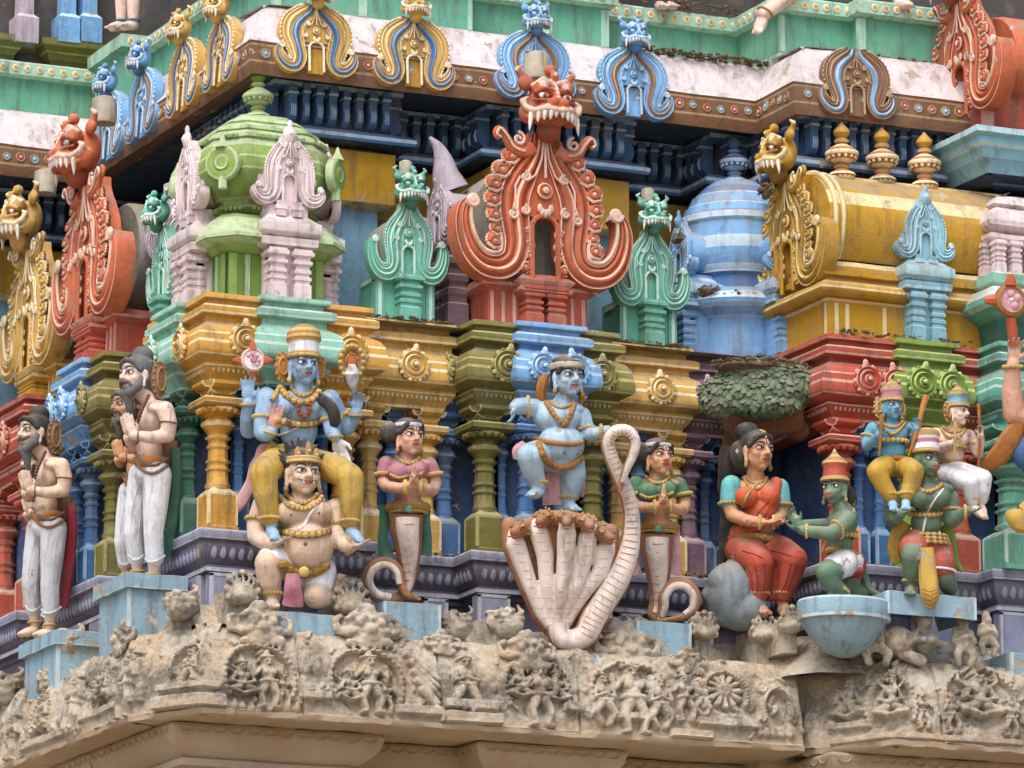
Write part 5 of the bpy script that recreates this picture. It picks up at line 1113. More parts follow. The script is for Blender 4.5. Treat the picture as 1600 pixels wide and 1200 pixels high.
F.limb([(590, 345, .05, 38), (625, 410, .1, 34), (650, 455, .12, 31), (672, 425, .1, 27), (688, 398, .08, 22)], S); F.hand((690, 390, .08), upv+rgt*.1, -fwd, 95, S, .5, side=1)
F.limb([(578, 350, .0, 38), (592, 420, -.04, 34), (600, 468, -.08, 31), (612, 488, -.12, 23)], S); F.hand((616, 494, -.13), -upv+rgt*.25, -fwd, 112, 'whitecloth', .15, side=1)
LL = [(420, 570, -.04, 56), (372, 592, -.22, 54), (340, 622, -.38, 48), (348, 700, -.40, 42), (364, 790, -.40, 31)]; LR = [(540, 590, -.02, 54), (610, 606, -.16, 52), (666, 640, -.29, 47), (670, 720, -.31, 40), (662, 800, -.31, 30)]
F.limb(LL+[(370, 815, -.40, 24)], S).limb(LR+[(666, 815, -.31, 24)], S); F.foot((370, 820, -.40), (385, 866, -.50), 28, S); F.foot((668, 822, -.31), (706, 878, -.40), 28, S); F.done()
bl = Blob(); F.limb([(a, b_, c, r+5) for a, b_, c, r in LL], 'goldpants', bl).limb([(a, b_, c, r+5) for a, b_, c, r in LR], 'goldpants', bl).ell(475, 575, .02, (96, 70, 46), 'goldpants', bl); F.grow(bl, 'trousers')
for c, r in (((364, 792, -.40), 36), ((662, 802, -.31), 35)): F.ring(c, UP, r, 6, GL, 'anklet', ry=r, beads=GL)
F.drape([(446, 300), (462, 322), (488, 332), (515, 322), (528, 300)], 9, G, 'necklace', GL); F.drape([(405, 300), (425, 330), (460, 352), (490, 356), (525, 345), (552, 312)], 14, 'ochre', 'collar', GL); F.drape([(470, 355), (472, 390), (492, 412), (512, 390), (512, 352)], 10, G, 'pendant', 'crim'); F.drape([(398, 300), (385, 330), (370, 350)], 10, G, 'shoulder_ornament', GL); F.drape([(395, 480), (430, 470), (470, 450), (500, 430)], 5, 'whitecloth', 'sacred_thread')
F.drape([(392, 422), (430, 434), (478, 440), (525, 436), (552, 424)], 14, G, 'belt_front', GL)
for c, ax, r in (((318, 402, .05), (.5, 0, .8), 39), ((340, 415, -.07), (.1, 0, 1), 38), ((624, 410, .1), (-.5, 0, .8), 37), ((594, 420, -.04), (-.1, 0, 1), 36)): F.ring(c, ax, r, 7, G, 'armlet', beads=GL)
for c, ax, r in (((281, 365, -.02), upv, 26), ((368, 470, -.18), upv+rgt*.3, 25), ((684, 405, .08), upv, 25), ((610, 484, -.11), upv, 25)): F.ring(c, ax, r, 6, GL, 'bracelet')
F.tube([(545, 335, -.06, 22), (590, 370, -.12, 22), (608, 420, -.12, 22), (596, 460, -.1, 12)], 'hair', 'hair_lock', .6, -fwd)
F.tube([(400, 520, .05, 40), (385, 545, .05, 42), (375, 585, .03, 42)], 'goldpants', 'sash'); F.tube([(360, 520, .1, 10), (335, 530, .1, 18), (330, 570, .1, 26), (310, 600, .08, 24), (295, 660, .06, 24), (255, 730, .04, 26), (215, 770, .04, 22), (205, 830, .03, 20)], 'scarf', 'scarf', .6, -fwd)
# wheel and conch that the upper hands carry
b = MB(); c0 = F.j(300, 198, -.03); b.lathe([(44*F.k, -.02, 'whitecloth'), (46*F.k, .01, 'orange_l'), (40*F.k, .022, 'orange_l'), (36*F.k, .012, 'whitecloth'), (12*F.k, .014, 'pinktop'), (10*F.k, .03, 'pinktop')], c0, 20, axis=FY+Vector((-.2, 0, 0)))
for i in range(8): a = i*math.pi/4; b.ell(c0+rgt*24*F.k*math.cos(a)+upv*24*F.k*math.sin(a)-fwd*.016, (9*F.k, .008, 9*F.k), 'scarf', CAMR, 6, 4)
for a in (90, 0, 180, 270): 
    v = rgt*math.cos(math.radians(a))+upv*math.sin(math.radians(a)); b.tube([c0+v*40*F.k, c0+v*56*F.k, c0+v*76*F.k], [16*F.k, 13*F.k, 3*F.k], 'orangecloth', 7, .6, -fwd)
F.mb(b, 'wheel')
b = MB(); c0 = F.j(672, 205, .06); b.tube([c0+rgt*40*F.k*math.cos(a)+upv*56*F.k*math.sin(a) for a in np.linspace(0, 2*math.pi, 18, endpoint=False)], 15*F.k, G, 7, closed=True)
for i in range(16): a = i*math.pi/8; b.ell(c0+rgt*44*F.k*math.cos(a)+upv*62*F.k*math.sin(a)-fwd*.02, 9*F.k, GL, su=6, sv=4)
b.ell(c0-upv*5*F.k, (22*F.k, .02, 30*F.k), 'orangecloth', CAMR); b.tube([F.j(672, 215, .05), F.j(672, 250, .04), F.j(676, 285, .05), F.j(680, 315, .06)], [14*F.k, 30*F.k, 20*F.k, 8*F.k], 'whitecloth', 10); F.mb(b, 'conch')
# ---------------------------------------------------------------- kneeling carrier
F = Fig('carrier_statue', 'tan big-bellied kneeling carrier with black spiky hair and white forehead mark', (490, 800), Y=-.42, zoom=Z1, foot=(450, 1115)); S = 's_tan'
F.head((487, 628), 172, (.0, -1, 0), S, neck=(482, 730, .02, 46), wide=1.08); C, h, r, f, u, R, Q = F.H
bl = Blob(); bl.ell(Q(0, -.14, .2), (.42*h, .38*h, .42*h), 'hair', R)
for i in range(34):
    a = rnd.uniform(-1.6, 1.6); e = rnd.uniform(-.5, .3); v = (r*math.sin(a)+u*math.cos(a)+f*e).normalized(); c = Q(0, -.12, .16); bl.cap(c+v*.36*h, .09*h, c+v*rnd.uniform(.52, .66)*h+u*.05*h, .02*h, 'hair', 6)
F.grow(bl, 'hair', None, .006, 1)
F.crown([(.385, .20, G), (.41, .23, GL), (.41, .28, G), (.40, .33, GL), (.37, .36, G)], 'tiara'); b = MB()
for a, z in ((0, .12), (-.2, .06), (.2, .06)): b.ell(Q(a, .33-abs(a)*.4, .34+z), (.08*h, .04*h, (.10+z)*h), G, R); b.ell(Q(a, .38-abs(a)*.4, .34+z), .035*h, GL)
F.mb(b, 'tiara_crest'); F.earring(G)
b = MB()
for q in (-1, 1): b.tube([Q(q*.1, .35, -.24), Q(q*.12, .37, -.19)], [.02*h, .004*h], 'toothw', 6); b.tube([Q(q*.04, .36, -.2+.0), Q(q*.16, .34, -.19), Q(q*.22, .28, -.15)], [.012*h, .016*h, .004*h], 'brow', 5)
F.mb(b, 'moustache')
F.ell(492, 780, 0, (112, 76, 74), S).ell(440, 770, -.1, (58, 40, 44), S).ell(540, 765, -.08, (58, 40, 44), S).ell(500, 900, -.07, (104, 98, 98), S).ell(495, 985, 0, (88, 76, 56), S).ell(350, 745, .03, 50, S).ell(612, 762, .06, 46, S)
F.limb([(345, 745, .03, 48), (318, 810, .0, 42), (316, 858, -.05, 38), (345, 880, -.14, 32), (370, 886, -.2, 26)], S); F.hand((368, 884, -.2), rgt+upv*.1-fwd*.4, upv, 90, S, .3, side=1)
F.limb([(618, 765, .06, 46), (612, 820, .02, 42), (610, 862, -.04, 38), (645, 888, -.12, 32), (665, 898, -.16, 26)], S); F.hand((662, 896, -.16), rgt+upv*.1-fwd*.3, upv, 90, S, .3, side=1)
F.limb([(440, 965, -.02, 62), (395, 960, -.12, 58), (356, 960, -.2, 50), (362, 1030, -.19, 46), (372, 1085, -.16, 34)], S); F.foot((374, 1096, -.16), (372, 1118, -.28), 34, S)
F.limb([(545, 990, 0, 62), (542, 1040, -.05, 56), (535, 1085, -.1, 46), (580, 1085, .0, 42), (620, 1030, .1, 34)], S); F.foot((622, 1040, .1), (626, 1010, .02), 26, S); F.done()
bl = Blob(); F.limb([(445, 965, -.02, 66), (400, 955, -.11, 62), (372, 945, -.16, 55)], 'whitecloth', bl).limb([(548, 990, 0, 67), (543, 1035, -.05, 60)], 'whitecloth', bl).ell(495, 995, 0, (95, 80, 50), 'whitecloth', bl); F.grow(bl, 'shorts')
F.drape([(400, 836), (440, 848), (495, 854), (545, 850), (585, 838)], 15, G, 'belly_band', GL); F.drape([(412, 962), (440, 985), (492, 998), (545, 985), (578, 962)], 22, G, 'hip_belt', G)
F.drape([(425, 700), (450, 725), (485, 735), (520, 724), (542, 700)], 10, 'ochre', 'necklace', GL); F.drape([(405, 710), (432, 742), (485, 756), (532, 742), (562, 708)], 10, G, 'collar', GL)
for c, ax, r in (((322, 800, .0), (.2, 0, 1), 47), ((612, 815, .02), (0, 0, 1), 46), ((360, 886, -.18), (1, 0, .1), 31), ((655, 893, -.14), (1, 0, .1), 30), ((370, 1075, -.17), (0, 0, 1), 40)): F.ring(c, ax, r, 7, G, 'armlet', beads=GL)
F.tube([(452, 1000, -.3, 26), (450, 1050, -.32, 32), (452, 1085, -.3, 36), (450, 1118, -.28, 40)], 'pinktop', 'front_cloth', .45, -fwd); F.drape([(566, 722), (520, 768), (494, 815), (470, 832)], 6, 'whitecloth', 'sacred_thread'); b = MB(); b.ell(F.j(492, 992, -.33), (20*F.k, 10*F.k, 20*F.k), GL, CAMR); F.mb(b, 'buckle'); F.dots([(497, 888, 8)], 'trunk', 'navel'); F.dots([(444, 778, 5), (548, 772, 5)], 'trunk', 'nipples')
# ---------------------------------------------------------------- women with snake tails
def naga(label, ox, oy, side, top, skin, Y, foot, scarf):
    F = Fig('snake_woman_statue', label, (880, 700), Y=Y, zoom=(2.4, ox, oy), foot=foot); S = skin
    F.head((887, 490), 146, (.12, -1, 0), S, neck=(876, 572, .02, 32), fem=True); F.cap_hair('hair', [(-.5, -.15, .12, (.28, .22, .28)), (0, -.2, .35, (.3, .3, .2))]); F.crown([(.39, .26, 'whitecloth'), (.41, .29, 'whitecloth'), (.41, .34, 'whitecloth'), (.37, .37, 'whitecloth')], 'hair_band', off=(0, -.07, 0)); F.earring(G)
    F.ell(880, 608, 0, (74, 46, 48), S).ell(880, 585, .02, (90, 36, 24), S).ell(880, 690, .02, (50, 38, 60), S).ell(880, 745, .02, (66, 50, 40), S)
    F.limb([(800, 592, .0, 27), (790, 650, -.02, 25), (800, 672, -.08, 23), (850, 678, -.19, 20), (888, 668, -.24, 16)], S).limb([(962, 596, .06, 27), (985, 660, .06, 25), (975, 686, .0, 23), (940, 682, -.14, 20), (915, 668, -.22, 16)], S)
    F.hand((893, 670, -.245), upv+rgt*.12, rgt, 88, S, .05, .02, side=1); F.hand((914, 668, -.235), upv-rgt*.08, -rgt, 88, S, .05, .02, side=-1); F.done()
    bl = Blob(); F.ell(846, 618, -.09, (40, 34, 36), top, bl).ell(914, 612, -.07, (40, 34, 36), top, bl).ell(880, 598, .0, (78, 49, 36), top, bl); F.limb([(802, 588, .0, 33), (792, 625, -.01, 31)], top, bl).limb([(960, 592, .06, 33), (975, 625, .06, 31)], top, bl); F.grow(bl, 'blouse')
    F.drape([(838, 560), (858, 578), (884, 586), (910, 578), (926, 560)], 8, 'ochre', 'necklace', GL); F.drape([(818, 628), (846, 640), (880, 634), (914, 632), (940, 620)], 7, G, 'blouse_hem', GL); F.ring((882, 752, .02), (0, 0, 1), 70, 15, G, 'hip_belt', ry=56, beads=G); F.ring((882, 768, .02), (0, 0, 1), 68, 9, GL, 'hip_chain', ry=55)
    for c, ax, r in (((793, 628, -.01), (0, 0, 1), 33), ((976, 628, .06), (-.2, 0, 1), 33), ((872, 673, -.22), rgt, 20), ((930, 675, -.19), rgt, 20)): F.ring(c, ax, r, 7, G, 'armlet', beads=GL)
    b = MB(); b.ell(F.j(884, 756, -.13), (14*F.k, 8*F.k, 14*F.k), 'teal', CAMR); F.mb(b, 'buckle')
    T = [(878, 775, .02, 64), (876, 830, .02, 62), (882, 900, .03, 52), (884, 970, .04, 40), (880, 1030, .04, 30), (866, 1075, .03, 24)]
    if side < 0: T += [(820, 1098, .0, 22), (760, 1082, -.02, 22), (728, 1030, -.02, 22), (748, 975, -.02, 21), (800, 955, -.02, 20), (846, 985, -.03, 18), (858, 1040, -.04, 16), (880, 1080, -.06, 14), (930, 1096, -.05, 6)]
    else: T += [(890, 1092, .0, 20), (902, 1050, -.02, 20), (905, 1005, -.03, 21), (935, 965, -.02, 22), (985, 962, -.02, 22), (1022, 1000, -.02, 21), (1020, 1055, -.03, 19), (985, 1085, -.04, 15), (930, 1096, -.06, 10), (880, 1100, -.06, 5)]
    F.tube(T, 'snake_b', 'tail', parent=None, seg=12)
    F.tube([(880, 790, -.075, 46), (880, 830, -.08, 44), (886, 900, -.05, 37), (888, 970, -.015, 27), (884, 1040, .005, 17), (872, 1072, .0, 12)], 'snake', 'tail_belly', seg=12)
    lc = (792, 1024) if side < 0 else (962, 1030); LP = T[6:-2]
    F.tube([(x+(lc[0]-x)*.13, y+(lc[1]-y)*.13, d-.022*r/22, r*.74) for x, y, d, r in LP], 'snake', 'loop_belly', seg=10)
    b = MB()
    for i in range(8):
        y = 815+i*30; w = 40-i*3; b.tube([F.j(882+q*w, y-4*abs(q), -.078+.012*i-.10*(1-abs(q)**2)*(w/44)) for q in (-1, -.5, 0, .5, 1)], .0025, 'snake_b', 4)
    F.mb(b, 'scale_lines')['kind'] = 'stuff'
    b = MB()
    for i in range(46):
        t = rnd.uniform(6, len(T)-1.2); a = T[int(t)]; q = T[int(t)+1]; u = t-int(t); b.ell(F.j(a[0]+(q[0]-a[0])*u+rnd.uniform(-9, 9), a[1]+(q[1]-a[1])*u+rnd.uniform(-9, 9), a[2]+(q[2]-a[2])*u-(a[3]*.9)*F.k), (3.4*F.k, 2.5*F.k, 3.4*F.k), 'spot', CAMR, 6, 4)
    F.mb(b, 'tail_spots')['kind'] = 'stuff'
    for q, x in ((-1, 792), (1, 948)):
        F.tube([(x+q*5, 740, .06, 14), (x-q*2, 800, .06, 20), (x+q*4, 870, .05, 20), (x-q*6, 930, .05, 30)], scarf, 'scarf', .4, -fwd)
naga('snake-tailed woman with folded hands in a pink top, tail looped on her left', 270, 480, -1, 'pinktop', 's_peach', -.38, (850, 1090), 'tailfeather')
naga('snake-tailed woman with folded hands in a green top, right of the many-headed snake', 660, 511, 1, 'greentop', 's_flesh', -.38, (880, 1090), 'scarf')
# ---------------------------------------------------------------- blue child and many-headed snake
Z2 = (2.307, 680, 520)
F = Fig('child_statue', 'plump pale blue child dancing on the snake heads with one knee raised', (450, 380), Y=-.48, zoom=Z2, foot=(490, 640)); S = 's_blue2'
F.head((478, 165), 150, (.12, -1, 0), S, neck=(458, 255, .02, 36), wide=1.06); F.cap_hair('hair', [(0, -.2, .42, (.3, .28, .18))]); F.crown([(.41, .20, 'cement_l'), (.44, .24, 'cement_l'), (.44, .32, 'cement_l'), (.40, .36, 'cement_l')], 'hair_band', off=(0, -.05, 0)); F.earring(G)
F.tube([(400, 150, .02, 16), (385, 190, .02, 22), (382, 235, .04, 20), (395, 260, .04, 10)], 'ochre', 'hair_lock'); F.tube([(520, 190, .06, 12), (528, 230, .06, 14), (520, 255, .05, 6)], 'ochre', 'hair_lock')
F.ell(440, 305, 0, (92, 66, 58), S).ell(440, 275, .0, (100, 46, 34), S).ell(452, 405, -.03, (88, 82, 78), S).ell(445, 460, .0, (86, 72, 50), S)
F.limb([(358, 272, .0, 36), (325, 264, -.06, 32), (298, 262, -.12, 28), (286, 268, -.15, 22)], S); F.hand((284, 270, -.15), -upv-rgt*.15-fwd*.3, -rgt+upv*.2, 80, S, .35, side=1)
F.limb([(528, 300, .04, 35), (545, 350, .02, 31), (560, 366, -.02, 28), (600, 358, -.06, 22), (620, 352, -.07, 20)], S); F.hand((615, 352, -.07), rgt+upv*.1, -upv, 90, S, .5, side=-1)
F.limb([(400, 450, -.02, 58), (365, 440, -.12, 54), (342, 445, -.2, 50), (352, 500, -.18, 42), (372, 545, -.15, 30)], S); F.foot((374, 556, -.15), (345, 582, -.22), 28, S)
F.limb([(485, 465, .02, 56), (498, 510, .0, 48), (490, 550, .01, 44), (478, 600, .02, 30)], S); F.foot((480, 612, .02), (505, 634, -.07), 28, S); F.done()
F.drape([(355, 380), (400, 392), (450, 398), (500, 400), (528, 394)], 10, 'ochre', 'waist_belt', G); F.drape([(372, 400), (392, 450), (430, 480), (470, 486), (505, 470), (528, 450)], 14, 'ochre', 'hip_belt', G)
F.drape([(415, 245), (430, 262), (458, 270), (485, 260), (496, 244)], 6, G, 'necklace', GL); F.drape([(400, 250), (425, 290), (455, 325), (470, 330), (485, 300), (502, 255)], 10, 'ochre', 'garland', G)
for c, ax, r in (((335, 266, -.05), rgt, 36), ((540, 345, .02), (-.2, 0, 1), 34), ((598, 358, -.06), rgt, 25), ((370, 540, -.15), UP, 34), ((480, 595, .02), UP, 34)): F.ring(c, ax, r, 6, G, 'armlet', beads=GL)
F.dots([(466, 430, 7)], 'sky_d', 'navel')
for L, nm in (([(330, 400, .1, 20), (310, 430, .1, 34), (300, 460, .1, 20)], 'cloth_end'), ([(430, 500, .02, 34), (425, 550, .02, 38), (428, 620, .02, 42)], 'front_cloth'), ([(518, 480, .08, 20), (520, 540, .08, 22), (516, 590, .08, 20)], 'cloth_end')): F.tube(L, 'scarf', nm, .5, -fwd)
F = Fig('snake_statue', 'five-headed pale snake with brown heads, its tail held up by the blue child', (440, 900), Y=-.50, zoom=Z2, foot=(470, 1130))
heads = [(312, 704, -.10), (395, 664, -.11), (474, 666, -.17), (544, 680, -.13), (606, 724, -.08)]
NK = []
for i, (hx, hy, hd) in enumerate(heads):
    t = (i-2); bx = 430+t*14
    N = [(hx-(26 if i < 2 else (-14 if i > 2 else 0)), hy-12, hd+.08, 40), (hx-(20 if i < 2 else (-6 if i > 2 else 0)), hy+60, hd+.06, 42), (hx*.92+bx*.08, hy+140, hd*.7+.03, 38), (hx*.62+bx*.38, 920, hd*.5, 31), (hx*.22+bx*.78, 1015, -.02+.01*t, 25), (445+t*4, 1085, -.02, 22)]
    NK.append(N)
    bl = Blob(); P0 = F.j(hx, hy, hd); k = F.k; sd = (-1, -.6, 0, .5, .9)[i]; dr = (rgt*sd*.7 - fwd*.8 - upv*.35).normalized(); s2 = dr.cross(upv).normalized()
    bl.ell(P0, (34*k, 32*k, 28*k), 'snake_b', CAMR).cap(P0, 27*k, P0+dr*46*k, 16*k, 'snake_b').cap(P0-upv*12*k, 22*k, P0+dr*42*k-upv*14*k, 13*k, 'snake_b')
    for q in (-1, 1): bl.ell(P0+s2*22*k*q+dr*20*k+upv*14*k, 13*k, 'snake_b')
    F.grow(bl, 'head', None, .006, 1); b = MB()
    for q in (-1, 1):
        b.ell(P0+s2*26*k*q+dr*26*k+upv*15*k, 8*k, 'spot'); b.ell(P0+s2*30*k*q+dr*30*k+upv*15*k, 4.5*k, 'iris')
    b.tube([P0+dr*62*k-upv*10*k-s2*14*k, P0+dr*66*k-upv*9*k, P0+dr*62*k-upv*10*k+s2*14*k], 3*k, 'lip', 5)
    for _ in range(14): v = Vector((rnd.gauss(0, 1), rnd.gauss(0, 1), rnd.gauss(0, 1)+.5)).normalized(); b.ell(P0+v*34*k, 4.5*k, 'spot', su=6, sv=4)
    F.mb(b, 'eyes_and_spots')['kind'] = 'stuff'
    b = MB()
    for y in range(9):
        u = y/9*3.6+1; a, q = N[int(u)], N[min(5, int(u)+1)]; w = u-int(u); X = a[0]+(q[0]-a[0])*w; Yy = a[1]+(q[1]-a[1])*w; D_ = a[2]+(q[2]-a[2])*w; r = (a[3]+(q[3]-a[3])*w)*.6
        b.tube([F.j(X+3+e*r, Yy-3*abs(e), D_-(.035*r/.6/40)-r*F.k*(.95/.6)*math.sqrt(max(0, 1-(e*.8)**2))) for e in (-.6, -.3, 0, .3, .6)], .0016, 'snake_b', 4)
    F.mb(b, 'scale_lines')['kind'] = 'stuff'
hood = Blob()
for i, N in enumerate(NK):
    F.limb([(x, y+(40 if m == 0 else 0), d, r*(.86 if m else .7)) for m, (x, y, d, r) in enumerate(N)], 'snake', hood)
    if i < 4: F.limb([((a[0]+c[0])/2, (a[1]+c[1])/2+(20 if m == 0 else 0), (a[2]+c[2])/2+.085, max(9, abs(c[0]-a[0])*.30)) for m, (a, c) in enumerate(zip(N, NK[i+1]))], 'snake_b', hood)
F.limb([(x-14, y+6, d+.05, r*.9) for x, y, d, r in NK[0]], 'snake_b', hood).limb([(x+12, y+6, d+.05, r*.8) for x, y, d, r in NK[4]], 'snake_b', hood).limb([(x, y+4, d+.10, 30) for x, y, d in heads], 'snake_b', hood)
F.grow(hood, 'hood', None, .007, 1)
BD = [(440, 1050, -.02, 44), (450, 1095, -.03, 44), (490, 1112, -.04, 46), (540, 1090, -.04, 46), (570, 1030, -.02, 50), (610, 965, .0, 50), (655, 890, .02, 50), (690, 810, .04, 44), (706, 730, .04, 36), (706, 650, .02, 31), (690, 580, -.02, 29), (660, 510, -.05, 28), (632, 445, -.08, 27), (622, 395, -.1, 26), (645, 358, -.12, 25), (690, 355, -.13, 24), (718, 390, -.13, 22), (712, 440, -.13, 19), (690, 490, -.13, 15), (672, 540, -.12, 11), (664, 575, -.12, 5)]
F.tube(BD, 'snake_b', 'body', seg=14); F.tube([(x+3, y-2, d-.03*r/40, r*.88) for x, y, d, r in BD[:-1]], 'snake', 'belly', seg=14)
b = MB()
for i in range(44):
    u = 3+i/44*13; a, q = BD[int(u)], BD[int(u)+1]; w = u-int(u); X, Yy, D_, r = [a[m]+(q[m]-a[m])*w for m in range(4)]; tx, ty = q[0]-a[0], q[1]-a[1]; L = math.hypot(tx, ty); nx, ny = -ty/L, tx/L
    b.tube([F.j(X+4+nx*r*.62*e, Yy-2+ny*r*.62*e, D_-.03*r/40-r*.89*F.k*math.sqrt(1-(e*.70)**2)) for e in (-1, -.5, 0, .5, 1)], .0022, 'snake_b', 4)
F.mb(b, 'scale_lines')['kind'] = 'stuff'
# ---------------------------------------------------------------- woman in red on the boulder, stone tree above her
Z3 = (2.5, 1060, 540)
F = Fig('woman_statue', 'woman with long black hair in a red sari and teal blouse seated on the boulder', (310, 650), Y=-.42, zoom=Z3, foot=(360, 1040)); S = 's_flesh'
F.head((308, 415), 170, (.22, -1, 0), S, neck=(300, 520, .02, 38), fem=True); C, h, r, f, u, R, Q = F.H
F.cap_hair('hair', [(-.1, -.25, .5, (.3, .3, .25)), (-.25, -.35, -.1, (.28, .28, .4))]); F.earring(G)
F.tube([(225, 400, .1, 50), (205, 480, .1, 46), (198, 560, .14, 42), (196, 660, .16, 36), (186, 760, .16, 28), (165, 850, .14, 16), (140, 885, .1, 6)], 'hair', 'long_hair', .7, -fwd)
F.ell(310, 585, 0, (88, 56, 62), S).ell(305, 552, .02, (104, 44, 34), S).ell(315, 700, .03, (64, 48, 66), S).ell(300, 790, .05, (102, 80, 56), S)
F.limb([(205, 548, .0, 36), (198, 610, -.02, 33), (212, 662, -.05, 29), (270, 684, -.16, 25), (325, 690, -.24, 20)], S).limb([(395, 560, .06, 34), (405, 620, .04, 31), (402, 660, .02, 28), (385, 680, -.1, 23), (375, 690, -.18, 19)], S)
F.hand((325, 690, -.24), rgt-fwd*.3, upv, 92, S, .2, side=1); F.hand((370, 692, -.2), rgt-fwd*.3+upv*.05, upv, 88, S, .2, side=1)
LL = [(250, 800, 0, 66), (290, 820, -.1, 62), (318, 848, -.2, 54), (314, 910, -.2, 44), (312, 970, -.18, 36)]; LR = [(350, 790, .04, 64), (405, 810, -.06, 60), (448, 838, -.14, 54), (430, 905, -.13, 46), (408, 970, -.12, 36)]
F.limb(LL+[(314, 1000, -.18, 26)], S).limb(LR+[(408, 1000, -.12, 26)], S); F.foot((314, 1012, -.18), (340, 1040, -.27), 32, S); F.foot((408, 1012, -.12), (438, 1040, -.2), 32, S); F.done()
bl = Blob(); F.limb([(x, y, d, q+6) for x, y, d, q in LL], 'redcloth', bl).limb([(x, y, d, q+6) for x, y, d, q in LR], 'redcloth', bl).ell(300, 792, .05, (108, 84, 52), 'redcloth', bl).limb([(360, 820, -.06, 46), (362, 900, -.1, 34), (362, 975, -.12, 26)], 'redcloth', bl); F.grow(bl, 'skirt')
bl = Blob(); F.ell(268, 590, -.09, (48, 40, 44), 'orangecloth', bl).ell(352, 588, -.07, (46, 40, 44), 'orangecloth', bl).ell(312, 598, .0, (93, 60, 60), 'orangecloth', bl).limb([(380, 540, .02, 30), (330, 640, -.04, 56), (290, 690, -.02, 52), (240, 735, .0, 44)], 'orangecloth', bl); F.grow(bl, 'sari_drape')
bl = Blob(); F.limb([(207, 546, .0, 43), (200, 610, -.02, 40)], 'bluecloth', bl).limb([(394, 556, .06, 41), (404, 615, .04, 38)], 'bluecloth', bl).ell(300, 556, .03, (104, 44, 28), 'bluecloth', bl); F.grow(bl, 'blouse')
for c, ax, q in (((200, 618, -.02), UP, 42), ((404, 622, .04), UP, 40), ((318, 690, -.23), rgt, 25), ((372, 690, -.18), rgt, 24), ((312, 968, -.18), UP, 42), ((408, 968, -.12), UP, 42)): F.ring(c, ax, q, 6, G, 'gold_trim', beads=GL)
for L in ([(270, 850), (285, 900), (290, 955)], [(300, 860), (310, 910), (308, 960)], [(335, 850), (338, 900), (330, 960)], [(380, 840), (372, 900), (365, 970)], [(400, 850), (392, 910), (385, 960)], [(440, 850), (425, 910), (405, 960)], [(460, 850), (445, 905), (425, 955)], [(250, 800), (290, 812), (330, 830)], [(360, 800), (400, 808), (440, 822)]): F.drape(L, 3.5, 'redcloth_d', 'sari_fold', lift=.15)
for L in ([(240, 700), (290, 670), (340, 620), (375, 560)], [(245, 715), (300, 690), (350, 640), (385, 580)], [(240, 728), (300, 708), (350, 672)]): F.drape(L, 3, 'redcloth', 'sari_fold', lift=.15)
F.ring((302, 765, .03), (.15, 0, 1), 98, 14, G, 'waist_belt', ry=78, beads=G); F.drape([(262, 510), (280, 530), (304, 538), (328, 530), (342, 510)], 6, G, 'necklace', GL); F.drape([(255, 515), (275, 548), (304, 560), (330, 545), (348, 515)], 6, 'ochre', 'necklace', GL)
F.drape([(250, 640), (262, 600), (285, 560), (320, 530), (350, 515)], 5, GL, 'gold_border'); b = MB(); b.tube([Q(0, .34, .28), Q(0, .26, .44), Q(0, .1, .52)], [.03*h, .045*h, .02*h], GL, 6); F.mb(b, 'hair_ornament')
# boulder
F2 = Fig('boulder', 'rounded blue grey boulder that the woman in red sits on', (195, 960), Y=-.45, zoom=Z3, foot=(200, 1110), cat='rock')
bl = Blob(); F2.ell(198, 975, .1, (102, 110, 135), 'rock', bl).ell(250, 1030, .1, (110, 100, 90), 'rock', bl).ell(170, 920, .05, (60, 70, 60), 'rock', bl).ell(300, 880, .22, (130, 90, 90), 'rock', bl)
for _ in range(9): a, e = rnd.uniform(0, 6.28), rnd.uniform(.2, .85); F2.ell(198+92*e*math.cos(a), 975+122*e*math.sin(a), .1-.06*math.sqrt(max(0, 1-e*e)), rnd.uniform(34, 52), 'rock', bl)
F2.grow(bl, 'body', None, .010, 14)
# tree
T = Fig('tree_statue', 'stone tree with a mushroom-shaped crown of scale-like green leaves above the seated woman', (310, 200), Y=-.30, zoom=Z3, foot=(230, 480), cat='tree')
bl = Blob(); T.limb([(190, 560, .25, 40), (200, 430, .25, 46), (240, 330, .2, 60), (300, 260, .12, 80)], 'trunk', bl).limb([(470, 330, .1, 50), (420, 280, .1, 60), (360, 250, .1, 80)], 'trunk', bl)
for i in range(12): x = 180+i*26; T.limb([(260+i*8, 400-i*4, .06, 13), (x+10, 320, .0, 18), (x, 255, -.06, 24)], 'trunk', bl)
T.grow(bl, 'trunk', None, .010, 1)
cr = Blob(); T.ell(315, 180, .05, (225, 150, 92), 'leafgreen', cr).ell(185, 200, .02, (105, 110, 86), 'leafgreen', cr).ell(440, 155, .1, (110, 120, 92), 'leafgreen', cr).ell(320, 128, .05, (170, 130, 84), 'leafgreen', cr).ell(155, 220, .0, (72, 90, 60), 'leafgreen', cr).ell(330, 225, -.02, (170, 120, 60), 'leafgreen', cr)
crown = T.grow(cr, 'crown', None, .014, 2)
lv = MB(); lv.grid([[(-.5, -.05, 0), (-.3, -.12, .1), (0, -.16, .12), (.3, -.12, .1), (.5, -.05, 0)], [(-.48, -.10, -.3), (-.3, -.2, -.3), (0, -.26, -.3), (.3, -.2, -.3), (.48, -.10, -.3)], [(-.3, -.12, -.62), (-.18, -.22, -.7), (0, -.28, -.78), (.18, -.22, -.7), (.3, -.12, -.62)], [(-.25, -.02, -.6), (-.15, -.02, -.68), (0, -.02, -.74), (.15, -.02, -.68), (.25, -.02, -.6)]], 'leafgreen')
lm = [lv.data('leaf')]; lm.append(recol(lm[0], {'leafgreen': 'leafgreen2'}))
me = crown.data; base = WL[T.root.name]; cand = []
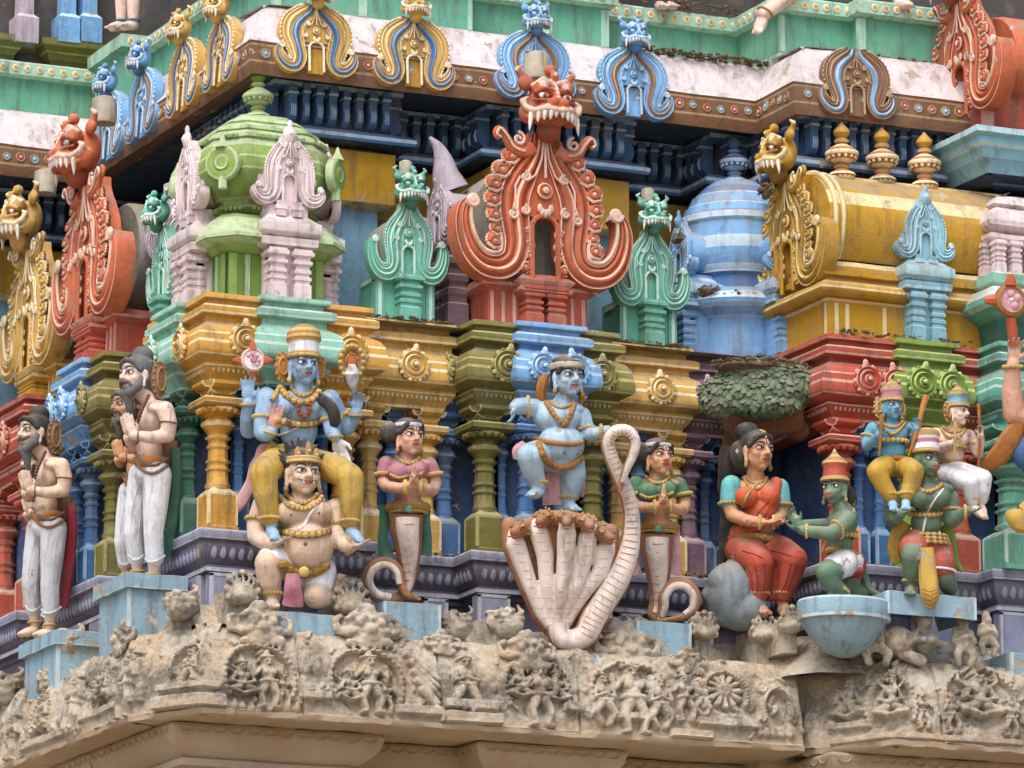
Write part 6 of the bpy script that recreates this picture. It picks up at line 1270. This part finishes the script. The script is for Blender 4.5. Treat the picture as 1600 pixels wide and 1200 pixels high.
for p_ in me.polygons:
    n = p_.normal
    if n.dot(-fwd) > -.15: cand.append((p_.center.copy(), n.copy()))
rnd.shuffle(cand); used = []; fill = MB()
for c, n in cand:
    if len(used) >= 800: break
    if all((c-q).length > .0235 for q in used):
        if n.z > .9 and rnd.random() < .5: continue
        used.append(c); q = rnd.uniform(.036, .056)
        z = Vector((rnd.uniform(-.25, .25), 0, 1)); z = (z-n*z.dot(n)); z = z.normalized() if z.length > .15 else n.orthogonal(); x = z.cross(n); Rm = Matrix((x, -n, z)).transposed() @ Matrix.Rotation(rnd.uniform(-.35, .2), 3, 'X')
        if len(used) <= 299:
            o = link('leaf', lm[rnd.random() < .4], crown, c+base+n*.004); o.rotation_euler = Rm.to_euler(); o.scale = (q, q, q*rnd.uniform(.8, 1.2))
        else:
            o_ = len(fill.v); fill.v.extend([tuple(c+base+n*.004+Rm @ (Vector(v)*q)) for v in lv.v]); g_ = 'leafgreen2' if rnd.random() < .4 else 'leafgreen'
            for f_ in lv.f: fill.face([o_+i for i in f_], g_)
fill.build('small_leaves', crown)['kind'] = 'stuff'
# dry litter lying on the crown
def litter(b, c, rx, ry, rz, n, s=.02):
    for _ in range(n):
        a, e = rnd.uniform(0, 6.28), math.sqrt(rnd.random()); p = Vector((c[0]+rx*e*math.cos(a), c[1]+ry*e*math.sin(a), c[2]+rz*(1-e*e)*rnd.random()))
        if rnd.random() < .5: d = Vector((rnd.gauss(0, 1), rnd.gauss(0, 1), rnd.gauss(0, .4))).normalized()*rnd.uniform(.5, 1.6)*s; b.tube([p-d, p+d], [s*.1, s*.07], 'dirt', 4)
        else: b.ell(p, (s*rnd.uniform(.4, 1), s*rnd.uniform(.4, 1), s*rnd.uniform(.3, .7)), 'dirt', su=6, sv=4)
c = T.j(325, 66, .02); b = MB(); litter(b, (c.x, c.y, c.z-.03), .36, .24, .05, 700, .014); b.ell((c.x, c.y+.02, c.z-.05), (.30, .2, .05), 'dirt', su=20, sv=8); b.v = [tuple(Vector(v)+noise.noise_vector(Vector(v)*16)*.02) for v in b.v]; b.build('dry_litter', T.root)['kind'] = 'stuff'
# ---------------------------------------------------------------- kneeling monkey-faced figure
F = Fig('monkey_statue', 'green monkey-faced figure with red crown kneeling on the bowl-shaped pedestal', (630, 750), Y=-1.10, zoom=Z3, foot=(640, 975)); S = 's_green'
F.head((612, 560), 138, (-.95, -.62, 0), S, monkey='muzzle', neck=(648, 650, .0, 40)); C, h, r, f, u, R, Q = F.H
F.crown([(.38, .18, G), (.42, .22, GL), (.42, .30, G), (.36, .34, 'redcloth'), (.33, .5, 'redcloth'), (.34, .62, 'redcloth'), (.36, .68, 'redcloth'), (.37, .72, GL), (.36, .78, G), (.28, .86, G), (.2, .92, GL), (.12, 1.0, G), (.06, 1.1, GL), (.02, 1.18, G)]); F.earring(G)
F.tube([(655, 560, .08, 26), (672, 590, .08, 28), (680, 625, .08, 18)], 'hair', 'hair_lock')
F.ell(640, 695, 0, (62, 58, 58), S).ell(648, 668, .02, (56, 62, 36), S).ell(632, 775, .02, (52, 46, 54), S).ell(650, 845, .03, (70, 60, 50), S)
F.limb([(662, 678, -.08, 36), (628, 715, -.14, 33), (592, 735, -.18, 29), (530, 728, -.16, 25), (480, 720, -.12, 20)], S).limb([(640, 670, .12, 32), (600, 700, .12, 29), (550, 700, .06, 25), (470, 700, -.02, 19)], S)
F.hand((480, 722, -.12), -rgt+upv*.35, upv+rgt*.3, 92, S, .3, side=1); F.hand((472, 702, -.03), -rgt*.6+upv*.8, -fwd+rgt*.3, 90, S, .3, side=-1)
F.limb([(645, 850, -.06, 54), (610, 870, -.12, 50), (578, 885, -.16, 44), (600, 930, -.14, 36), (640, 958, -.1, 28)], S); F.foot((648, 960, -.1), (592, 972, -.14), 24, S)
F.limb([(680, 855, .06, 50), (672, 910, .06, 44), (660, 950, .04, 36), (710, 965, .1, 28), (740, 968, .14, 22)], S); F.done()
F.tube([(690, 850, .1, 20), (720, 890, .12, 18), (745, 950, .1, 16), (785, 972, .08, 8)], S, 'tail')
bl = Blob(); F.ell(652, 845, .03, (76, 66, 54), 'whitecloth', bl).limb([(648, 850, -.06, 58), (612, 866, -.11, 54)], 'whitecloth', bl).limb([(684, 850, .06, 54), (676, 885, .06, 50)], 'crim', bl).ell(672, 880, -.02, (56, 50, 22), 'crim', bl); F.grow(bl, 'shorts')
F.ring((636, 745, .01), UP, 60, 9, G, 'chest_band', ry=54, beads=GL); F.ring((640, 812, .02), (.2, 0, 1), 60, 10, G, 'waist_belt', ry=52, beads=G); F.ring((640, 655, .0), (-.5, -.4, .8), 46, 7, G, 'necklace', ry=44, beads=GL)
for c, ax, q in (((622, 718, -.14), (1, 0, .5), 36), ((500, 724, -.13), rgt, 24), ((590, 705, .11), rgt, 32), ((636, 955, -.1), (.5, 0, 1), 32)): F.ring(c, ax, q, 6, G, 'armlet', beads=GL)
# ---------------------------------------------------------------- monkey-faced carrier with two riders
F = Fig('monkey_carrier_statue', 'green monkey-faced carrier in red shorts with two small figures on its shoulders', (970, 640), Y=-1.25, zoom=Z3, foot=(960, 965)); S = 's_green'
F.head((968, 452), 140, (.25, -1, 0), S, monkey='muzzle', neck=(972, 550, .02, 44)); F.crown([(.38, .2, G), (.42, .24, GL), (.42, .30, G), (.38, .34, 'whitecloth'), (.36, .5, 'pinktop'), (.36, .62, 'whitecloth'), (.38, .7, GL), (.40, .76, G), (.36, .86, GL), (.28, .92, G), (.1, .98, G)]); F.earring(G)
F.ell(975, 590, 0, (92, 60, 58), S).ell(972, 560, .02, (108, 50, 34), S).ell(968, 690, .02, (62, 52, 66), S).ell(968, 780, .02, (84, 64, 44), S).ell(935, 595, -.08, (44, 30, 36), S).ell(1012, 595, -.06, (44, 30, 36), S)
F.limb([(880, 590, .02, 40), (838, 640, .02, 36), (830, 675, -.02, 32), (850, 672, -.1, 28), (868, 655, -.15, 22)], S); F.hand((865, 655, -.15), rgt+upv*.2-fwd*.3, upv, 70, S, .3, side=1)
F.limb([(1060, 600, .06, 40), (1062, 650, .04, 36), (1068, 684, .0, 32), (1105, 660, -.06, 26), (1130, 645, -.1, 21)], S); F.hand((1128, 648, -.1), rgt+upv*.1-fwd*.3, upv, 70, S, .3, side=1)
LL = [(925, 775, 0, 58), (916, 800, -.12, 54), (914, 820, -.2, 46), (912, 880, -.17, 38), (908, 925, -.14, 28)]; LR = [(1010, 790, .04, 56), (1024, 850, -.02, 52), (1036, 905, -.04, 42), (1060, 945, .08, 34)]
F.limb(LL, S).limb(LR, S); F.foot((908, 938, -.14), (905, 966, -.26), 28, S); F.done()
bl = Blob(); F.limb([(925, 775, 0, 64), (914, 798, -.12, 60)], 'redcloth', bl).limb([(1012, 790, .04, 62), (1024, 850, -.02, 58), (1028, 875, -.03, 54)], 'redcloth', bl).ell(968, 780, .02, (90, 68, 44), 'redcloth', bl); F.grow(bl, 'shorts')
F.drape([(898, 655), (930, 660), (968, 662), (1005, 660), (1030, 655)], 11, G, 'chest_band', GL)
for i in range(3): F.ring((968, 748+i*15, .01), (0, 0, 1), 80+i*5, 8, G, 'hip_chain', ry=66+i*3, beads=GL)
F.drape([(920, 540), (945, 562), (975, 570), (1005, 560), (1030, 540)], 9, 'ochre', 'necklace', GL); F.ring((1028, 880, -.03), (.1, 0, 1), 57, 6, 'whitecloth', 'cuff', ry=55)
F.tube([(968, 790, -.22, 30), (972, 860, -.24, 34), (978, 930, -.26, 38), (985, 985, -.28, 34), (988, 1030, -.28, 10)], 'goldpants', 'front_cloth', .5, -fwd); b = MB()
for i in range(5): b.tube([F.j(952+i*2, 950+i*16, -.33), F.j(984, 962+i*16, -.37), F.j(1014-i*3, 948+i*16, -.34)], .005, 'ochre', 5)
F.mb(b, 'cloth_folds'); F.tube([(890, 690, .06, 26), (860, 740, .06, 34), (850, 800, .06, 36), (850, 850, .05, 20)], 'goldpants', 'side_cloth', .5, -fwd); F.tube([(1040, 700, .12, 24), (1060, 760, .12, 26), (1075, 840, .12, 22), (1110, 880, .1, 8)], 'lime', 'tail', .7, -fwd)
F.drape([(1035, 560), (1000, 605), (970, 660), (955, 730)], 5, 'whitecloth', 'sacred_thread')
for c, ax, q in (((1062, 640, .04), UP, 38), ((845, 632, .02), (.4, 0, 1), 38), ((1120, 650, -.09), rgt, 25), ((910, 918, -.14), UP, 33)): F.ring(c, ax, q, 6, G, 'armlet', beads=GL)
KS = lambda m1, m2: [(.38, .16, G), (.42, .20, GL), (.42, .28, G), (.38, .32, m1), (.36, .48, m1), (.38, .56, m2), (.40, .62, GL), (.40, .68, G), (.32, .76, G), (.24, .82, GL), (.14, .90, G), (.05, 1.02, GL)]
F = Fig('rider_statue', 'small blue-skinned figure in yellow trousers on the monkey-faced carrier\'s shoulder', (830, 350), Y=-1.22, zoom=Z3, foot=(840, 480)); S = 's_blue3'; F.vox = .006
F.head((834, 240), 112, (0.0, -1, 0), S, neck=(834, 305, .02, 26)); F.crown(KS('pinktop', 'scarf')); F.hairdisc('gold_j', 'gold_jl', .22); F.earring()
F.ell(832, 345, 0, (66, 44, 44), S).ell(832, 322, .02, (78, 36, 26), S).ell(838, 410, .01, (52, 42, 50), S).ell(845, 465, .03, (64, 54, 34), S)
F.limb([(760, 325, .02, 28), (738, 365, .02, 25), (738, 392, -.02, 23), (765, 368, -.1, 19), (780, 352, -.14, 16)], S); F.hand((780, 352, -.14), upv+rgt*.3, -fwd, 62, S, .5, side=-1)
F.limb([(905, 325, .06, 27), (918, 365, .06, 24), (922, 388, .04, 22), (928, 350, -.02, 18), (930, 325, -.05, 15)], S); F.hand((930, 325, -.05), upv, -fwd, 62, S, .6, side=1)
LL = [(825, 470, 0, 42), (795, 478, -.1, 42), (775, 492, -.15, 38), (800, 545, -.15, 32), (828, 585, -.15, 26)]; LR = [(868, 475, .02, 42), (900, 480, -.07, 42), (920, 492, -.11, 38), (910, 545, -.12, 32), (890, 582, -.14, 26)]
F.limb(LL, S).limb(LR, S); F.foot((834, 595, -.15), (842, 638, -.2), 22, 's_blue'); F.foot((888, 592, -.14), (888, 632, -.2), 22, 's_blue'); F.done()
bl = Blob(); F.limb([(x, y, d, q+4) for x, y, d, q in LL], 'goldpants', bl).limb([(x, y, d, q+4) for x, y, d, q in LR], 'goldpants', bl).ell(846, 468, .03, (68, 58, 30), 'goldpants', bl); F.grow(bl, 'trousers')
F.ring((836, 376, .0), UP, 60, 8, G, 'chest_band', ry=46, beads=GL); F.drape([(795, 296), (812, 312), (836, 318), (860, 312), (875, 296)], 7, 'ochre', 'necklace', GL); F.drape([(780, 300), (805, 330), (836, 345), (862, 330), (888, 300)], 7, G, 'collar', GL); F.ring((844, 448, .02), UP, 62, 9, 'ochre', 'waist_belt', ry=52)
for c, ax, q in (((742, 355, .02), (.3, 0, 1), 27), ((915, 355, .06), UP, 27), ((828, 580, -.15), UP, 30), ((890, 578, -.14), UP, 30)): F.ring(c, ax, q, 5, G, 'armlet', beads=GL)
b = MB(); b.tube([F.j(795, 270, -.2), F.j(790, 350, -.19), F.j(785, 430, -.17)], [10*F.k, 7*F.k, 5*F.k], G, 7); F.mb(b, 'arrow'); b = MB(); b.tube([F.j(968, 195, .0), F.j(950, 260, -.03), F.j(930, 340, -.06), F.j(900, 430, -.05)], [14*F.k, 11*F.k, 9*F.k, 5*F.k], 'ochre', 7); F.mb(b, 'club')
F = Fig('rider_statue', 'small pink-skinned figure in white trousers on the monkey-faced carrier\'s shoulder', (1070, 380), Y=-1.12, zoom=Z3, foot=(1060, 500)); S = 's_pink'; F.vox = .006
F.head((1092, 262), 112, (.55, -1, 0), S, neck=(1080, 325, .02, 26)); F.crown(KS('ltblue', 'teal')); F.hairdisc('ochre', 'gold_jl', .22); F.earring()
F.ell(1072, 365, 0, (64, 44, 46), S).ell(1070, 342, .02, (76, 36, 26), S).ell(1068, 425, .01, (50, 42, 50), S).ell(1060, 480, .03, (62, 54, 34), S)
F.limb([(1008, 345, .0, 27), (1000, 385, -.02, 24), (1010, 405, -.06, 22), (1045, 390, -.14, 18), (1065, 382, -.18, 15)], S); F.hand((1064, 382, -.18), rgt+upv*.5, -fwd, 60, S, .6, side=-1)
F.limb([(1135, 352, .06, 27), (1160, 400, .06, 24), (1170, 420, .04, 22), (1180, 375, .0, 18), (1180, 350, -.02, 15)], S); F.hand((1180, 352, -.02), upv, -fwd, 60, S, .6, side=1)
LL = [(1050, 490, 0, 44), (1110, 500, -.08, 42), (1188, 520, -.12, 36), (1186, 565, -.12, 30), (1182, 600, -.1, 24)]; LR = [(1050, 505, -.06, 42), (1100, 520, -.14, 40), (1140, 535, -.19, 34), (1144, 575, -.18, 29), (1146, 605, -.17, 24)]
F.limb(LL, S).limb(LR, S); F.foot((1180, 612, -.1), (1196, 668, -.15), 22, S); F.foot((1150, 615, -.17), (1188, 668, -.22), 22, S); F.done()
bl = Blob(); F.limb([(x, y, d, q+4) for x, y, d, q in LL], 'whitecloth', bl).limb([(x, y, d, q+4) for x, y, d, q in LR], 'whitecloth', bl).ell(1058, 485, .03, (66, 58, 32), 'whitecloth', bl); F.grow(bl, 'trousers')
F.ring((1068, 400, .0), UP, 56, 7, G, 'chest_band', ry=46, beads=GL); F.drape([(1035, 318), (1055, 334), (1080, 338), (1105, 330), (1118, 318)], 7, 'ochre', 'necklace', GL); F.drape([(1025, 322), (1048, 352), (1076, 362), (1102, 350), (1122, 322)], 7, G, 'collar', GL); F.ring((1062, 462, .02), UP, 60, 8, G, 'waist_belt', ry=50)
for c, ax, q in (((1003, 375, -.01), UP, 27), ((1150, 385, .06), UP, 27), ((1182, 598, -.1), UP, 28), ((1146, 602, -.17), UP, 28)): F.ring(c, ax, q, 5, G, 'armlet', beads=GL)
b = MB(); b.tube([F.j(1172, 228, .0), F.j(1178, 320, -.03), F.j(1176, 420, -.03), F.j(1170, 505, .0)], [8*F.k, 6*F.k, 6*F.k, 4*F.k], 'ochre', 7); F.mb(b, 'bow'); b = MB(); b.tube([F.j(1082, 295, -.2), F.j(1080, 380, -.21), F.j(1078, 440, -.2)], [8*F.k, 6*F.k, 4*F.k], GL, 7); F.mb(b, 'arrow')
# ---------------------------------------------------------------- figure cut by the right edge
F = Fig('edge_statue', 'peach-skinned figure with raised arm holding a wheel, cut by the right edge', (1320, 200), Y=-1.35, zoom=Z3, foot=(1420, 640)); S = 's_peach'
F.limb([(1430, 250, .05, 60), (1380, 285, .0, 50), (1312, 268, -.04, 46), (1302, 180, -.06, 42), (1305, 90, -.08, 30), (1308, 70, -.08, 26)], S).ell(1470, 300, .1, (110, 80, 90), S).ell(1450, 190, .1, (50, 50, 70), S); F.hand((1308, 66, -.08), upv+rgt*.1, -fwd, 120, S, .4, side=-1)
F.head((1470, 130), 170, (0, -1, 0), S, neck=(1465, 240, .08, 44)); F.crown(KIR); F.limb([(1470, 300, .1, 90), (1460, 420, .08, 80), (1450, 560, .08, 90)], S); F.done()
bl = Blob(); F.ell(1390, 415, .0, (95, 80, 85), 'blue', bl).ell(1450, 470, .05, (110, 90, 110), 'blue', bl); F.grow(bl, 'tunic')
F.tube([(1330, 300, -.08, 24), (1300, 360, -.06, 44), (1260, 420, -.02, 42), (1200, 470, .05, 30), (1150, 480, .1, 8)], 'ochre', 'sash', .5, -fwd); F.ring((1306, 82, -.08), upv, 36, 7, G, 'bracelet', beads=GL); F.tube([(1400, 640, -.05, 60), (1350, 680, -.06, 60), (1310, 660, -.06, 40), (1300, 640, -.06, 20)], 'goldpants', 'sash_end', .5, -fwd)
b = MB(); c0 = F.j(1297, -178, -.1); k = F.k; b.lathe([(66*k, -.025, 'ochre'), (68*k, .012, 'ochre'), (54*k, .026, 'brown_l'), (50*k, .012, 'scarf'), (12*k, .014, 'whitecloth'), (8*k, .03, 'whitecloth')], c0, 22, axis=FY)
for i in range(5): a = i*2*math.pi/5+.3; b.ell(c0+rgt*26*k*math.cos(a)+upv*26*k*math.sin(a)-fwd*.02, (17*k, .012, 17*k), 'scarf', CAMR)
for a in (90, 180): v = rgt*math.cos(math.radians(a))+upv*math.sin(math.radians(a)); b.tube([c0+v*60*k, c0+v*80*k, c0+v*105*k], [26*k, 22*k, 12*k], 'orangecloth', 8)
b.tube([F.j(1297, -110, -.1), F.j(1304, -60, -.09), F.j(1308, 0, -.08)], [20*k, 22*k, 20*k], 'orangecloth', 8); F.mb(b, 'wheel')
# ---------------------------------------------------------------- bearded men on the left face
def sage(label, ox, oy, mul, X, hairc, skin, cloth, strip, beard, Yoff=0, mous=False):
    F = Fig('bearded_man_statue', label, (235, 660), X=X, zoom=(1/mul, ox, oy), foot=(225, 912), mul=1.); S = skin; face = (-1, -.30, 0)
    F.head((212, 588), 66, face, S, neck=(236, 628, .0, 15), old=True); C, h, r, f, u, R, Q = F.H
    F.cap_hair(hairc, [(0, -.2, .52, (.27, .27, .25)), (0, -.28, -.2, (.32, .25, .3))])
    bl = Blob(); bl.chain([(Q(0, .17, -.36), .16*h), (Q(0, .2, -.55), .14*h), (Q(0, .15, -.82), .09*h), (Q(0, .08, -1.1), .025*h)], beard)
    for i in range(7): bl.cap(Q(-.15+.05*i, .24, -.4), .05*h, Q(-.06+.02*i, .19-.02*abs(i-3), -.95+.04*abs(i-3)), .02*h, beard, 8)
    for q in (-1, 1): bl.chain([(Q(q*.28, .02, -.1), .09*h), (Q(q*.25, .12, -.3), .12*h), (Q(q*.1, .26, -.45), .12*h)], beard); bl.chain([(Q(q*.02, .39, -.17), .045*h), (Q(q*.13, .35, -.19), .05*h), (Q(q*.22, .28, -.28 if not mous else -.14), .03*h)], beard)
    F.grow(bl, 'beard', None, .006, 1)
    for q in (-1, 1):
        b = MB(); b.ell(Q(q*.40, -.38, -.1), (.13*h, .22*h, .46*h), 'brown', R)
        for i in range(16): a = 2*math.pi*i/16; b.ell(Q(q*.46, -.38+.2*math.cos(a), -.1+.44*math.sin(a)), .035*h, G, su=6, sv=4)
        b.tube([Q(q*.52, -.38+.12*math.cos(a), -.1+.28*math.sin(a)) for a in np.linspace(0, 6.28, 12, endpoint=False)], .025*h, G, 5, closed=True); b.build('hair_curls', F.root)
    F.ell(240, 655, 0, (25, 34, 28), S).ell(246, 638, 0, (20, 42, 14), S).ell(234, 702, 0, (20, 26, 28), S).ell(234, 735, 0, (24, 30, 22), S)
    F.limb([(258, 640, -.16, 14), (264, 660, -.18, 13), (262, 680, -.18, 12), (236, 684, -.22, 10), (208, 680, -.24, 8)], S).limb([(236, 645, .16, 13), (222, 675, .16, 12), (205, 690, .08, 10), (200, 684, -.04, 8)], S)
    F.hand((207, 680, -.24), upv-rgt*.25, Vector((0, 1, 0)), 38, S, .05, .02, side=1); F.hand((202, 680, -.16), upv-rgt*.25, Vector((0, -1, 0)), 38, S, .05, .02, side=-1)
    LN = [(246, 742, -.09, 20), (243, 790, -.10, 17), (240, 832, -.10, 13), (242, 872, -.08, 12), (240, 900, -.07, 8)]; LF = [(222, 742, .1, 19), (214, 790, .08, 16), (208, 832, .07, 12.5), (213, 872, .1, 11), (216, 896, .1, 8)]
    F.limb(LN, S).limb(LF, S); F.foot((240, 903, -.07), (216, 913, -.08), 10, S); F.foot((215, 899, .1), (192, 912, .1), 10, S); F.done()
    bl = Blob(); F.limb([(x, y, d, q+3) for x, y, d, q in LN[:4]], cloth, bl).limb([(x, y, d, q+3) for x, y, d, q in LF[:4]], cloth, bl).ell(235, 740, 0, (27, 33, 20), cloth, bl); F.grow(bl, 'lower_cloth')
    bl = Blob(); F.ell(236, 722, 0, (27, 34, 16), 'ochre', bl); F.grow(bl, 'waist_cloth'); F.drape([(210, 716), (222, 734), (240, 740), (262, 728)], 3, 'brown', 'waist_fold'); F.drape([(211, 708), (224, 722), (242, 728), (263, 716)], 3, 'brown', 'waist_fold')
    for L in ([(252, 748), (246, 790), (243, 830), (246, 868)], [(240, 750), (232, 790), (230, 830), (233, 864)], [(258, 760), (256, 800), (252, 850)], [(218, 752), (208, 790), (204, 830), (208, 864)], [(226, 750), (220, 795), (216, 850)]): F.drape(L, .8, cloth, 'cloth_fold', lift=.0)
    F.drape([(226, 872), (234, 878), (246, 876), (258, 868)], 1.8, cloth, 'cloth_hem'); F.drape([(200, 866), (207, 874), (216, 874), (226, 866)], 1.8, cloth, 'cloth_hem')
    F.tube([(274, 700, .02, 8), (276, 740, .02, 9), (272, 790, .02, 9), (264, 840, .02, 10), (258, 868, .02, 12)], strip, 'shoulder_cloth', .6, -fwd); F.tube([(262, 690, .06, 16), (266, 760, .08, 16), (262, 850, .1, 14)], 'brown', 'back_cloth', .5, -fwd)
    b = MB(); L = smoothpath([(232, 618, -.12), (222, 640, -.16), (212, 668, -.14), (206, 676, -.05), (208, 664, .06), (214, 640, .1)], 6)
    for q in L: b.ell(F.j(*q), 3.2*F.k, 'bead', su=7, sv=5)
    F.mb(b, 'bead_necklace')
    for c, ax, q in (((264, 662, -.18), (.1, 0, 1), 14), ((216, 682, -.235), rgt, 9.5)): F.ring(c, ax, q, 1, 'bead', 'bead_bracelet', n=14, beads='bead')
    for c in ((240, 897, -.07), (215, 893, .1)): F.ring(c, UP, 11, 2, GL, 'anklet', n=12)
    return F
sage('grey-haired long-bearded man with folded hands in white and green, nearest the corner', 0, 0, 1., -.28, 'hairgrey', 's_pink', 'whitecloth', 'tailfeather', 'hairgrey')
sage('dark-haired bearded man with folded hands in white with a red sash, farther left', -154, 108, .968, -.32, 'hair', 's_tan', 'whitecloth', 'redsash', 'hairgrey', mous=True)
sage('reddish bearded man half hidden behind the grey-haired man', 12, 130, .86, .06, 'hairgrey', 's_flesh', 'whitecloth', 'trunk', 'hair')
sage('tan bearded man half hidden behind the dark-haired man', -124, 236, .83, .02, 'hair', 's_tan', 'whitecloth', 'trunk', 'hairgrey', mous=True)
# ================================================================ top edge: limbs of the statues above
def leg(label, px, py, Y, X, r, m, m2, tilt=0, n='leg_statue'):
    p = PY(px, py, Y) if X is None else PX(px, py, X); t = thing(n, label, 'statue', p, 'statues of the storey above'); k = M
    bl = Blob(); a = p+Vector((0, 0, .03)); q = p+Vector((tilt, 0, .5)); bl.chain([(a, r*.7*k), ((a*2+q)/3, r*.95*k), (q, r*1.15*k), (q+Vector((0, .05, .4)), r*1.4*k)], m)
    f = FY if X is None else Vector((-1, -.3, 0)).normalized(); bl.chain([(p+Vector((0, 0, .02)), r*.8*k), (p+f*1.6*r*k+Vector((0, 0, -.01)), r*.6*k)], m2)
    for i in range(5): s_ = f.cross(UP); bl.cap(p+f*1.6*r*k+s_*(i-2)*.3*r*k, r*.24*k, p+f*2.3*r*k+s_*(i-2)*.33*r*k-Vector((0, 0, .01)), r*.18*k, m2, 7)
    me = bl.mesh(.007, 2, 'leg'); me.transform(Matrix.Translation(-p)); o = link('leg', me, t); b = MB(); b.tube([a+Vector((r*k*.9*math.cos(c), r*k*.9*math.sin(c), .02)) for c in np.linspace(0, 6.28, 14, endpoint=False)], .008, 'blue', 6, closed=True); b.build('anklet', t)
LB = PZ(190, 50, 4.2)
leg('white statue leg on the green plinth at the top left, left of two', 190, 44, None, LB.x+.05, 13, 's_pink', 's_pink')
leg('white statue leg on the green plinth at the top left, right of two', 208, 43, None, LB.x+.1, 13, 's_pink', 's_pink')
leg('pale pink statue leg on the green plinth at the top centre', 1030, 12, .98, None, 11, 's_pink', 's_pink')
leg('pale pink statue leg at the top centre, right beside another', 1046, 12, .98, None, 11, 's_pink', 's_pink')
F = Fig('hanging_foot_statue', 'pink statue foot hanging over the green ledge at the top right', (1190, 30), Y=.35, foot=(1190, 30)); S = 's_pink'
F.limb([(1245, -25, .2, 18), (1215, 5, .1, 15), (1193, 22, .02, 12)], S); F.foot((1190, 26, .02), (1184, 48, -.04), 13, S); F.done(); F.ring((1196, 20, .03), (.6, 0, .8), 14, 2, G, 'anklet')
F = Fig('hanging_foot_statue', 'pink statue toes over the green ledge at the top right edge', (1420, 8), Y=.2, foot=(1420, 8))
F.limb([(1400, -30, .1, 18), (1405, -5, .05, 14)], S); F.foot((1405, -2, .03), (1422, 8, -.05), 12, S); F.done()
tb = thing('upper_pillar_base', 'olive ledge with pale lilac and blue pillar feet at the top left corner', 'pillar base', PY(60, 105, 4.3))
b = MB(); b.mould([(-.6, 4.35), (.14, 4.35), (.14, 4.5), (.40, 4.5), (.40, 4.33), (.92, 4.33)], [(-.02, 4.10, 'olive_d'), (0, 4.25, 'olive'), (.03, 4.29, 'olive_l'), (.04, 4.30, 'olive'), (.07, 4.34, 'olive_l'), (.08, 4.35, 'olive'), (.08, 4.385, 'olive'), (-.3, 4.39, 'olive')]) ; b.build('ledge', tb)
for px, c in ((37, 'lilac'), (103, 'sky'), (136, 'sky')):
    q = PY(px, 66, 4.33); b = MB(); b.lathe([(.085, q.z-.02, c), (.085, q.z+.17, c+'_l'), (.055, q.z+.20, c), (.05, q.z+.9, c)], (q.x, q.y, 0), 4, math.pi/4); b.build('pillar_foot', tb)
q = PZ(190, 50, 4.2); gb = thing('upper_plinth_block', 'pale green block with a dotted ledge under two white legs at the top left', 'plinth', (q.x, q.y, 3.7))
b = MB(); b.mould([(q.x, q.y+.7), (q.x, q.y), (q.x+.6, q.y)], [(-.06, 3.6, 'ugreen'), (-.06, 4.08, 'ugreen'), (0, 4.10, 'ugreen_l'), (0, 4.19, 'ugreen_l'), (-.02, 4.2, 'ugreen'), (-.3, 4.201, 'ugreen')]); b.build('block', gb)
for i in range(3): o = link('painted_dot', spm, gb, (q.x+.07+i*.09, q.y-.003, 4.145))
# ================================================================ dirt, nests and litter caught on ledges
dn = thing('bird_nest', 'brown nest debris lodged around the neck of the blue dome', 'nest', (3.6, .3, 2.0)); b = MB()
for (px, py, Y, rx, rz, n) in ((1110, 460, .42, .12, .07, 200), (1165, 462, .32, .16, .03, 200), (1205, 445, .28, .05, .08, 100), (1060, 375, .5, .04, .06, 50), (1196, 300, -.1, .04, .10, 90)):
    c = PY(px, py, Y); litter(b, c, rx, .08, rz, n, .016); b.ell(c, (rx*.7, .05, rz*.5), 'dirt', su=14, sv=8)
b.v = [tuple(Vector(v)+noise.noise_vector(Vector(v)*20)*.018) for v in b.v]; b.build('debris', dn)['kind'] = 'stuff'
dl = MB()
for (x0, x1, y, z, n) in ((1.1, 1.8, .22, 1.545, 160), (2.85, 3.5, .22, 1.545, 150), (3.2, 4.3, .55, 3.69, 420), (4.4, 5.6, .1, 3.69, 220), (1.06, 1.9, .25, .002, 110), (2.8, 4.1, .2, .002, 180), (1.8, 2.4, 1.0, 4.17, 60), (2.7, 4.3, .95, 4.17, 260), (4.2, 5.2, -.6, 1.56, 120), (0, 3.7, -.3, -.70, 300), (4, 5.5, -1.0, -.70, 120)):
    for _ in range(n):
        p = Vector((rnd.uniform(x0, x1), y+rnd.uniform(-.06, .10), z+rnd.random()*.015)); s_ = rnd.uniform(.006, .02)
        if rnd.random() < .35: d = Vector((rnd.gauss(0, 1), rnd.gauss(0, 1), rnd.gauss(0, .3))).normalized()*s_*1.6; dl.tube([p-d, p+d], .002, 'dirt', 4)
        else: dl.ell(p, (s_, s_, s_*.6), 'dirt', su=6, sv=4)
o = dl.build('ledge_litter'); tag(o, 'brown leaf litter and droppings scattered along the ledges', 'litter', kind='stuff')
